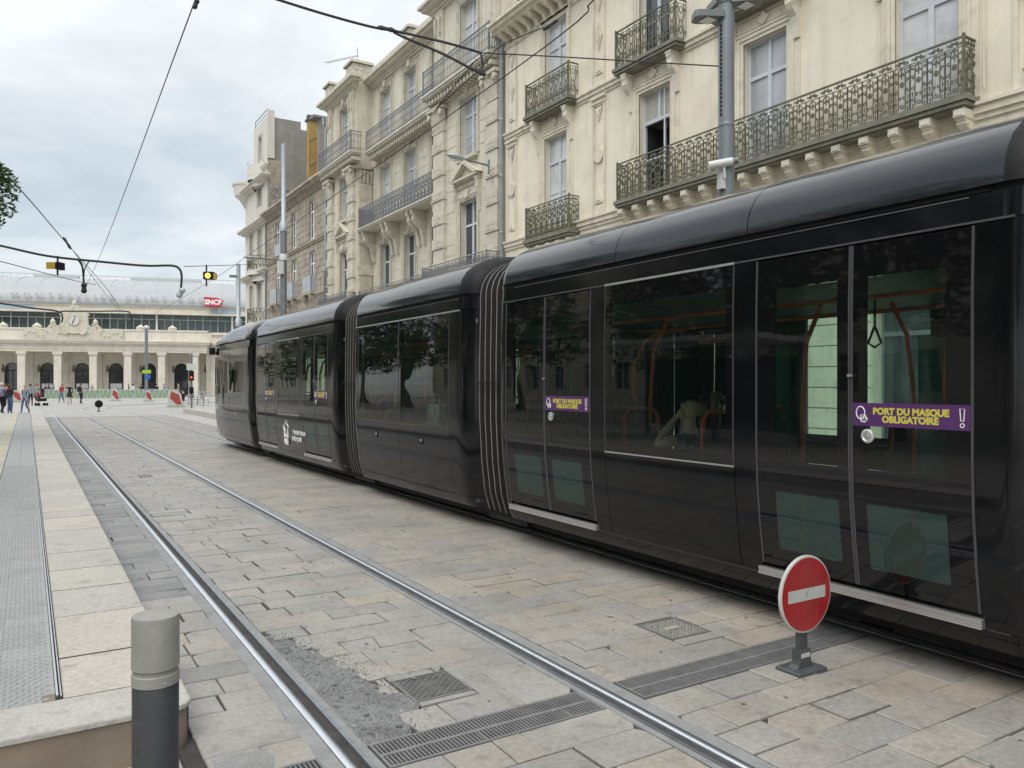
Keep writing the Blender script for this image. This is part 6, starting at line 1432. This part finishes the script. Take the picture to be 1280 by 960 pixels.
for px, py, h_, w_, lab in ((22, 503, 1.15, .75, 'red and white slanted board behind the walkers at the left'), (144.5, 501.5, 1.25, .75, 'red and white slanted board standing before the middle barriers'), (186, 502, 1.1, .65, 'red and white slanted board beside the small mast'), (219.5, 509, 1.30, 1.0, 'largest red and white board, nearest the parked tram front')):
    p = local(px, py); root = empty('warning_board', p, HR); tag(root, lab, 'board', 'red and white slanted boards'); WL[root] = Vector()
    SB('base', m_mesh, lambda b: b.box(-w_ / 2 - .1, w_ / 2 + .1, -.2, .2, 0, .12), root); SB('panel', m_signwhite, lambda b: b.prism([(-w_ / 2, -.05, .1), (w_ / 2, -.05, .1), (w_ / 2 - .12, -.05, h_ * .72), (w_ * .05, -.05, h_), (-w_ / 2, -.05, h_ * .98)], (0, .1, 0)), root)
    SB('red_stripe', m_rb, lambda b: b.prism([(-w_ * .3, -.06, h_ * .9), (-w_ * .38, -.06, h_ * .5), (w_ * .1, -.06, .2), (w_ * .42, -.06, .2), (w_ * .22, -.06, h_ * .7)], (0, .01, 0)), root)
p = local(183, 501); root = empty('stop_mast', p, HR); tag(root, 'slim grey mast with small green and blue plates before the station columns', 'mast'); WL[root] = Vector()
SB('pole', m_mast, lambda b: b.tube([(0, 0, 0), (0, 0, 7.2)], .16, 8), root); SB('lamp_head', m_wcam, lambda b: [b.lathe([(.1, 0), (.3, .1), (.3, .25), (.05, .4)], (0, 0), 10, base=7.2), b.box(-.5, .5, -.1, .1, 7.0, 7.1)], root, True)
SB('green_plate', M('plate_green', (.35, .5, .05), .5, .05), lambda b: b.box(-.35, .45, -.2, -.16, 2.75, 3.1), root); SB('blue_plate', M('plate_blue', (.03, .12, .45), .5, .05), lambda b: b.box(-.15, .4, -.2, -.16, 2.2, 2.6), root)
p = local(239.5, 514); root = empty('traffic_signal', p, HR); tag(root, 'grey signal post with white plate and red lamps by the far tram platform', 'signal'); WL[root] = Vector()
SB('pole', m_mast, lambda b: b.tube([(0, 0, 0), (0, 0, 3.6)], .06, 8), root); SB('white_plate', m_wcam, lambda b: b.box(-.28, .28, -.12, -.08, 2.55, 2.95), root); SB('signal_head', m_rubber, lambda b: [b.box(-.14, .14, -.2, .05, 1.9, 2.5), b.box(-.12, .12, -.2, .02, 1.1, 1.5)], root)
SB('red_lamp', emit_mat('red_light', (1, .05, .03), 1.5), lambda b: b.lathe([(.001, 0), (.06, 0), (.06, .02), (.001, .02)], (0, 2.1), 10, ax='y', base=-.22), root)
for k, (px, py) in enumerate(((236, 509), (247, 509), (254, 510))):
    p = local(px, py - 3); root = empty('cafe_table', p, .3 * k); tag(root, ('round cafe table beside the signal post', 'round cafe table in the middle of the terrace', 'round cafe table half hidden by the tram front')[k], 'table', 'cafe tables near the tram front'); WL[root] = Vector()
    SB('table_top', m_wcam, lambda b: b.lathe([(.34, 0), (.34, .03)], (0, 0), 14, base=.72), root); SB('pedestal', m_lamp, lambda b: [b.tube([(0, 0, 0), (0, 0, .72)], .03, 6), b.lathe([(.22, 0), (.22, .02)], (0, 0), 10)], root)
def chair(p, rz, lab):
    root = empty('cafe_chair', p, rz); tag(root, lab, 'chair', 'cafe chairs near the tram front'); WL[root] = Vector()
    SB('seat', m_lamp, lambda b: b.box(-.2, .2, -.2, .2, .43, .46), root); SB('backrest', m_lamp, lambda b: b.box(-.2, .2, .17, .2, .55, .88), root)
    for sx_ in (-.18, .18):
        for sy in (-.18, .18): SB('leg', m_wcam, lambda b: b.tube([(sx_, sy, 0), (sx_ * .95, sy, .43 if sy < 0 else .88)], .018, 4), root)
for k, (px, py, rz) in enumerate(((229, 508, .5), (242, 506, 2.2), (250, 506.5, -1), (257, 507, 1.2))): chair(local(px, py), rz, ('dark cafe chair of the seated guest', 'dark cafe chair right of the signal post', 'dark cafe chair between two tables', 'dark cafe chair closest to the tram front')[k])
b = MB(); 
pa, pb = local(236, 503), local(262, 503)
for z in (.25, .6, .95): b.tube([pa + Vector((0, 0, z)), pb + Vector((0, 0, z))], .025, 5)
for k in range(5): c = pa.lerp(pb, k / 4); b.tube([c, c + Vector((0, 0, 1))], .03, 5)
o = b.build('metal_fence', m_mastl); tag(o, 'low metal rail fence behind the cafe tables', 'fence')
# crossing rails in the square
for r0, lab in ((0, 'curved rail of the junction in the square, inner one'), (1.435, 'curved rail of the junction in the square, outer one')):
    b = MB(); c0 = gp(150, 509.5); pts = []
    for i in range(22): a = math.radians(180 + 8 - i * 4.6); pts.append(Vector((c0.x + 14 + (15 + r0) * math.cos(a), c0.y - 2 + (15 + r0) * math.sin(a), -.001)))
    b.tube(pts, .03, 4); o = b.build('tram_rail', m_railside); tag(o, lab, 'rail', 'tram rails')
# ================================================================== STOP SHELTER on the platform, left of the picture (it shows in the tram windows)
sh = empty('stop_shelter', (-3.2, 12, .19)); tag(sh, 'tram stop shelter with flat pale roof on the left platform, mirrored in the tram windows', 'shelter')
b = MB(); b.box(-4.2, -2.2, 9.6, 14.6, 2.62, 2.74); b.build('roof', m_wcam, sh)
for y in (9.9, 12.1, 14.3): b = MB(); b.box(-4.0, -3.9, y - .04, y + .04, .19, 2.62); b.build('post', m_mast, sh)
b = MB(); b.box(-3.97, -3.95, 9.95, 14.25, .5, 2.3); b.build('glass_panel', m_tglassl, sh)
b = MB(); b.box(-3.85, -3.45, 10.6, 13.4, .60, .65); b.box(-3.7, -3.6, 10.9, 11.0, .19, .60); b.box(-3.7, -3.6, 13.0, 13.1, .19, .60); b.build('bench', m_mast, sh)

# ================================================================== PEOPLE
def cloth(name, col, var=.12, sc=9): return M(name, col, .85, var, sc, .002, 50)
SKIN = M('skin_light', (.58, .37, .27), .55, .05, 12); SKIND = M('skin_brown', (.22, .12, .08), .55, .05, 12)
HAIRB = M('hair_dark', (.03, .02, .015), .6, .2, 30); HAIRG = M('hair_grey', (.35, .33, .30), .6, .2, 30); HAIRL = M('hair_light_brown', (.38, .27, .16), .6, .3, 40)
def person(loc, rz, H, pose, top, legs, label, skin=SKIN, hair=HAIRB, hairlong=False, shoes=None, group='people in the street', short=False, bare=False, cap=None, skirt=None, phase=1, arms=None, fingers=True):
    root = empty('person', loc, rz); tag(root, label, 'person', group); WL[root] = Vector(); k = H / 1.72
    V, E, RR, K = [], [], [], []
    def add(p, r_, par=None, kind='torso'):
        V.append(Vector(p) * k); RR.append(r_ if isinstance(r_, tuple) else (r_, r_)); K.append(kind)
        if par is not None: E.append((par, len(V) - 1))
        return len(V) - 1
    sit = pose == 'sit'; z0 = .52 if sit else .95; dz = z0 - .95
    pel = add((0, 0, .95 + dz), (.145, .11)); sp = add((0, .0, 1.13 + dz), (.125, .095), pel); ch = add((0, .0, 1.33 + dz), (.15, .11), sp); nk = add((0, 0, 1.47 + dz), (.055, .055), ch, 'neck')
    hb = add((0, .012, 1.545 + dz), (.062, .07), nk, 'head'); hm = add((0, .015, 1.62 + dz), (.078, .092), hb, 'head'); ht = add((0, .0, 1.695 + dz), (.06, .07), hm, 'head')
    for s in (-1, 1):
        hp = add((s * .09, 0, .90 + dz), .088, pel, 'thigh')
        if sit: kn, an, hl, to = (s * .11, .42, .54), (s * .12, .44, .10), None, (s * .12, .60, .04)
        elif pose == 'walk':
            f = s * phase
            kn, an, to = ((s * .085, .16, .51), (s * .08, .24, .10), (s * .08, .39, .06)) if f > 0 else ((s * .085, .04, .49), (s * .08, -.26, .16), (s * .08, -.16, .04))
        else: kn, an, to = (s * .10, .02, .50), (s * .11, -.01, .09), (s * .13, .15, .035)
        kn_ = add(kn, .060, hp, 'thigh'); m_ = add(((kn[0] + an[0]) / 2, (kn[1] + an[1]) / 2 - .015, (kn[2] + an[2]) / 2 + .04), .055, kn_, 'shin'); an_ = add(an, .038, m_, 'shin'); add(to, .036, an_, 'foot')
        sh_ = add((s * .175, 0, 1.40 + dz), .056, ch, 'shoulder')
        a = (arms or {}).get(s)
        if a: el, wr, pa = a
        elif pose == 'walk': sw = -s * phase * .16; el, wr, pa = (s * .22, -.02 + sw * .5, 1.13), (s * .23, .05 + sw * 1.3, .90), (s * .225, .07 + sw * 1.5, .82)
        elif sit: el, wr, pa = (s * .21, .04, 1.14), (s * .16, .26, 1.06), (s * .13, .33, 1.05)
        else: el, wr, pa = (s * .22, -.02, 1.13), (s * .23, .04, .89), (s * .225, .06, .82)
        el, wr, pa = [Vector((q[0], q[1], q[2] + dz)) for q in (el, wr, pa)]
        e_ = add(el, .043, sh_, 'uarm'); w_ = add(wr, .028, e_, 'farm'); p_ = add(pa, (.032, .022), w_, 'hand')
        if fingers:
            d = (pa - wr).normalized(); sd_ = d.cross(Vector((s, 0, 0))); sd_ = sd_.normalized() if sd_.length > .1 else Vector((0, 1, 0)); nrm = d.cross(sd_)
            for q in range(4):
                o_ = sd_ * (.026 - .017 * q); L_ = (.072, .08, .075, .06)[q]; f1 = add(pa + d * L_ * .5 + o_ * 1.1, .0095, p_, 'hand'); add(pa + d * L_ + o_ * 1.15 + nrm * -s * .012, .008, f1, 'hand')
            add(pa - d * .01 + sd_ * .055, .010, p_, 'hand')
    me = bpy.data.meshes.new('body_base'); me.from_pydata([tuple(v) for v in V], E, []); o = bpy.data.objects.new('body_base', me); COL.objects.link(o)
    md = o.modifiers.new('skin', 'SKIN'); md.use_smooth_shade = True; md.branch_smoothing = .6
    for i, sv in enumerate(me.skin_vertices[0].data): sv.radius = (RR[i][0] * k, RR[i][1] * k); sv.use_root = (i == 0)
    o.modifiers.new('sub', 'SUBSURF').levels = 1
    dg = bpy.context.evaluated_depsgraph_get(); dg.update(); bm_ = bpy.data.meshes.new_from_object(o.evaluated_get(dg)); bpy.data.objects.remove(o)
    bm_.materials.clear()
    for m_ in (skin, top, legs, shoes or M('shoe_dark', (.04, .04, .045), .6, .1, 10)): bm_.materials.append(m_)
    segs = [(V[a], V[b_], K[b_]) for a, b_ in E]
    for p in bm_.polygons:
        c = p.center; best = None
        for a, b_, kd in segs:
            ab = b_ - a; t = max(0, min(1, (c - a).dot(ab) / max(ab.length_squared, 1e-9))); d_ = (c - (a + ab * t)).length
            if best is None or d_ < best[0]: best = (d_, kd, t)
        kd, t = best[1], best[2]
        if kd in ('neck',): mi = 0 if c.z > (1.43 + dz) * k else 1
        elif kd in ('head', 'hand'): mi = 0
        elif kd == 'torso': mi = 1 if c.z > (.93 + dz) * k else 2
        elif kd == 'shoulder': mi = 1
        elif kd == 'uarm': mi = 0 if bare and t > .12 else 1
        elif kd == 'farm': mi = 0 if bare else 1
        elif kd == 'thigh': mi = 2
        elif kd == 'shin': mi = 0 if short else 2
        else: mi = 3
        p.material_index = mi; p.use_smooth = True
    bo = bpy.data.objects.new('body', bm_); COL.objects.link(bo); bo.parent = root; WL[bo] = Vector()
    hz = (1.635 + dz) * k
    def part(nm, mt, fn): b = MB(); fn(b); return b.build(nm, mt, root, True, world=False, angle=80)
    def hairf(b):
        rws = []
        for i in range(8):
            ph = math.pi * (.02 + .60 * i / 7); rws.append([(.088 * k * math.sin(ph) * math.cos(t), .0 + (-.012 + .104 * math.sin(ph) * math.sin(t)) * k - (.02 * k * i / 7 if math.sin(t) > .2 else 0), hz + (.098 * math.cos(ph) + (.05 * i / 7 if math.sin(t) > .35 and i > 3 else 0)) * k) for t in [2 * math.pi * j / 14 for j in range(15)]])
        b.grid(rws)
        if hairlong:
            rws = []
            for i in range(6): z = hz - .02 * k - i * .05 * k; w_ = (.088 + .004 * i) * k; rws.append([(w_ * math.cos(t), -.02 * k + .10 * k * math.sin(t), z) for t in [math.pi * (.95 + 1.1 * j / 10) for j in range(11)]])
            b.grid(rws)
    part('hair', cap or hair, hairf)
    part('nose', skin, lambda b: b.prism([(-.014 * k, .098 * k, hz - .05 * k), (.014 * k, .098 * k, hz - .05 * k), (0, .095 * k, hz)], (0, .022 * k, 0)))
    for s in (-1, 1):
        part('eye', HAIRB, lambda b: b.lathe([(0, -.004), (.008, 0), (0, .004)], (s * .030 * k, hz - .0 * k), 6, ax='y', base=.100 * k)); part('ear', skin, lambda b: b.lathe([(0, -.02 * k), (.012 * k, 0), (0, .02 * k)], (s * .083 * k, .0), 6, base=hz - .02 * k))
    part('mouth', M('lips', (.35, .12, .10), .5, .05), lambda b: b.box(-.02 * k, .02 * k, .094 * k, .101 * k, hz - .078 * k, hz - .07 * k))
    if skirt:
        part('skirt', skirt, lambda b: b.lathe([(.16 * k, 1.02 * k), (.19 * k, .85 * k), (.21 * k, .60 * k), (.20 * k, .60 * k)], (0, 0), 16))
    return root
def backpack(loc, rz, mat, lab):
    root = empty('backpack', loc, rz); tag(root, lab, 'bag', 'bags carried in the street'); WL[root] = Vector()
    SB('bag_body', mat, lambda b: b.slab([(-.15, -.09), (.15, -.09), (.15, .09), (-.15, .09)], -.22, .24, .06), root); SB('front_pocket', mat, lambda b: b.slab([(-.11, -.14), (.11, -.14), (.11, -.09), (-.11, -.09)], -.18, .04, .03), root)
    for s in (-.1, .1): SB('strap', mat, lambda b: b.tube([(s, .08, .2), (s, .20, .24), (s, .27, .1), (s, .1, -.15)], .014, 4), root)
jeans = cloth('cloth_jeans', (.07, .11, .22)); blk = cloth('cloth_black', (.015, .015, .018)); gry = cloth('cloth_grey', (.28, .29, .31)); wht = cloth('cloth_white', (.62, .62, .62)); lil = cloth('cloth_lilac', (.28, .26, .36)); pat_ = cloth('cloth_patterned', (.22, .26, .34), .7, 14); blu = cloth('cloth_blue', (.05, .12, .35)); tan = cloth('cloth_tan', (.45, .33, .24)); nav = cloth('cloth_navy', (.03, .04, .08)); redc = cloth('cloth_red', (.4, .03, .03)); pnk = cloth('cloth_pink', (.5, .33, .28))
away = -TH; toward = math.pi - TH
def at(px, py, z=0): p = gp(px, py, z); return p
q = at(2.5, 517.5); person(q, away + .1, 1.76, 'walk', lil, blk, 'person walking away with white cap and lilac top, leftmost of all', cap=wht, phase=-1); backpack(Vector((q.x, q.y, 1.22)) - Vector((math.sin(TH) * .20, math.cos(TH) * .20, 0)), away + .1, lil, 'lilac backpack worn by the leftmost walker in the white cap')
q = at(12.5, 518); person(q, away - .2, 1.68, 'stand', blk, jeans, 'woman in black top and wide blue jeans walking second from the left', hairlong=True, hair=M('hair_auburn', (.10, .03, .015), .6, .2, 30), arms={1: ((.26, -.05, 1.16), (.12, .14, 1.14), (.06, .18, 1.15))})
q = at(31.5, 517.5); person(q, toward, 1.66, 'walk', pat_, jeans, 'grey-haired woman in patterned blouse and jeans walking towards the camera', hair=HAIRG)
q = at(46, 507); person(q, away + .3, 1.70, 'walk', gry, nav, 'man with red cap, grey shirt and dark shorts pushing a pushchair', cap=redc, short=True, skirt=nav, arms={1: ((.22, .1, 1.15), (.20, .34, 1.05), (.20, .41, 1.04)), -1: ((-.22, .1, 1.15), (-.20, .34, 1.05), (-.20, .41, 1.04))})
q = at(51.5, 507.2); pc = empty('pushchair', q, away - .6); tag(pc, 'black and red pushchair pushed by the man in the red cap', 'pushchair'); WL[pc] = Vector()
SB('seat_shell', blk, lambda b: b.prism([(-.2, -.25, .35), (-.2, .3, .35), (-.2, .35, .6), (-.2, -.1, .55), (-.2, -.3, .95), (-.2, -.38, .9)], (.4, 0, 0)), pc); SB('hood', redc, lambda b: b.lathe([(.24, 0), (.2, .14), (0, .22)], (0, -.2), 12, base=.78), pc, True)
SB('handle', m_alu, lambda b: b.tube([(-.2, -.3, .5), (-.2, -.5, 1.0), (.2, -.5, 1.0), (.2, -.3, .5)], .014, 5), pc)
for sx_ in (-.22, .22):
    for sy in (-.28, .32): SB('wheel', m_rubber, lambda b: b.lathe([(.05, -.02), (.11, -.02), (.11, .02), (.05, .02)], (sy, .11), 12, ax='x', base=sx_), pc)
q = at(87, 505.5); person(q, toward + .4, 1.72, 'walk', blk, SKIN, 'person in short black coat with raised hand, bare legs, crossing the rails', skirt=blk, arms={1: ((.24, .08, 1.28), (.12, .2, 1.46), (.08, .2, 1.52))}, hair=M('hair_brown', (.09, .05, .03), .6, .2, 30))
q = at(101, 505); person(q, away, 1.72, 'walk', wht, blk, 'person in white shirt under black rucksack walking towards the station', phase=-1); backpack(Vector((q.x, q.y, 1.25)) - Vector((math.sin(TH) * .2, math.cos(TH) * .2, 0)), away, blk, 'black rucksack on the walker in the white shirt')
for px, py, t_, l_, lab, kw in ((57, 498, blk, nav, 'person in black waiting behind the barriers, leftmost of that group', {}), (61, 498.2, nav, blk, 'person in navy standing beside the one in bright blue', dict(skin=SKIND)), (67, 498, blu, nav, 'person in bright blue jacket behind the first barriers', {}),
        (115, 497.5, pnk, pnk, 'person in pale pink behind the barriers next to the third arch', dict(hair=HAIRG)), (161, 497.8, blk, blk, 'person in black left of the one in white, behind the barriers', {}), (166.5, 498, wht, nav, 'person in white shirt behind the barriers near the mast', dict(skin=SKIND)),
        (176.5, 497.6, blk, nav, 'person in black with red bag strap just left of the small mast', {}), (205, 496.6, blu, SKIN, 'person in blue dress walking at the station door', dict(skirt=blu)), (223, 496.4, tan, gry, 'person in tan top standing by the last column', dict(hair=HAIRL))):
    q = at(px, py); person(q, away + R.uniform(-1.5, 1.5), 1.72, 'walk' if px > 200 else 'stand', t_, l_, lab, fingers=False, **kw)
q = local(229, 508); person(Vector((q.x, q.y, -.03)), .5 + 0.3, 1.72, 'sit', blk, nav, 'person in black seated at the cafe terrace beside the signal post', fingers=False)
# passengers
TG = 'passengers inside the tram'
px0 = XC - .93
person((px0 - .02, 4.80, .30), 0.25, 1.66, 'sit', M('cloth_dark_print', (.10, .13, .20), .85, .8, 26), nav, 'light-haired passenger seated at the big window, bare arm raised to her head', hair=HAIRL, group=TG, bare=True,
       arms={-1: ((-.34, .12, 1.36), (-.13, .07, 1.56), (-.09, .03, 1.62))})
person((XC - .55, 10.9, .35), 2.2, 1.74, 'stand', blk, nav, 'dark-clothed standing passenger with raised arm behind the left pane of the middle car', group=TG, arms={1: ((.28, .1, 1.40), (.22, .2, 1.62), (.2, .22, 1.69))})
person((XC - .9, 11.0 - .02, .36), 3.1, 1.66, 'sit', M('cloth_ochre', (.42, .33, .06), .85, .1), tan, 'passenger in yellow ochre top seated behind the left pane of the middle car', group=TG, hair=HAIRB)
person((XC - .5, 9.35, .35), 1.7, 1.70, 'stand', gry, jeans, 'grey-clothed passenger standing behind the right pane of the middle car', group=TG)
person((XC - .9, 8.80, .36), 0.1, 1.66, 'sit', redc, nav, 'passenger in red top seated at the right pane of the middle car', group=TG, hair=HAIRL)
bg_ = empty('shopping_bag', (XC - 1.02, 9.35, 1.10)); tag(bg_, 'pale yellow and white shopping bag standing at the middle car window', 'bag')
b = MB(); b.prism([(XC - 1.10, 9.15, 1.12), (XC - 1.10, 9.55, 1.12), (XC - 1.10, 9.52, 1.42), (XC - 1.10, 9.18, 1.42)], (.14, 0, 0)); b.build('bag_body', cloth('bag_pale', (.55, .56, .42), .5, 7), bg_)
b = MB(); b.tube([(XC - 1.06, 9.25, 1.42), (XC - 1.06, 9.28, 1.54), (XC - 1.06, 9.40, 1.55), (XC - 1.06, 9.44, 1.42)], .009, 5); b.build('bag_handle', wht, bg_)
b = MB(); b.box(XC - 1.2, XC - .85, 9.0, 9.7, 1.06, 1.118); o = b.build('window_ledge', m_intd, tram)

# small stains and litter on the paving
b = MB(); rr = random.Random(3)
for k in range(150):
    x = rr.uniform(.75, 4.7); y = rr.uniform(1.8, 14); 
    if any(abs(x - g) < .13 for g in RAILS) or 3.15 < y < 3.55 or (x < 1.85 and 3.4 < y < 5.4): continue
    r0 = rr.uniform(.006, .016); b._a([(x + r0 * math.cos(t) * rr.uniform(.7, 1.1), y + r0 * math.sin(t) * rr.uniform(.7, 1.1), .0052) for t in [i * math.pi / 4 for i in range(8)]], [tuple(range(8))])
o = b.build('gum_spots', m_pavegrey, pav); o['kind'] = 'stuff'

b = MB(); rr = random.Random(9)
for k in range(520):                        # crumbs that have spread over the stones round the patch
    t = rr.random(); y = 3.5 + 1.9 * t; g = gx_at(min(5.35, max(3.49, y))) or 1.5; x = g + abs(rr.gauss(0, .06)) if rr.random() < .8 else rr.uniform(1.36, 2.3); r0 = rr.uniform(.002, .0065)
    q = [(x + r0 * math.cos(a) * rr.uniform(.7, 1.2), y + r0 * math.sin(a) * rr.uniform(.7, 1.2), -.001) for a in (0, 1.57, 3.14, 4.71)]
    b._a(q + [(x, y, r0 * rr.uniform(.8, 1.3))], [(0, 1, 4), (1, 2, 4), (2, 3, 4), (3, 0, 4)])
o = b.build('loose_crumbs', m_gravel); tag(o, 'loose grey crumbs scattered on the stones round the gravel patch', kind='stuff')
for px, py, a, t_, l_, lab, kw in ((8, 516.4, away, nav, blk, 'person in navy jacket partly hidden between the two leftmost walkers', {}), (38, 508, away + .4, gry, blk, 'person in grey top walking beyond the woman in the patterned blouse', dict(skin=SKIND)), (77, 503.5, toward, redc, jeans, 'person in red top and jeans standing near the first barrier panels', dict(hairlong=True)), (196, 498.6, away, blk, jeans, 'person in black top and jeans right of the small mast', {})):
    person(at(px, py), a, 1.70, 'walk', t_, l_, lab, fingers=False, **kw)
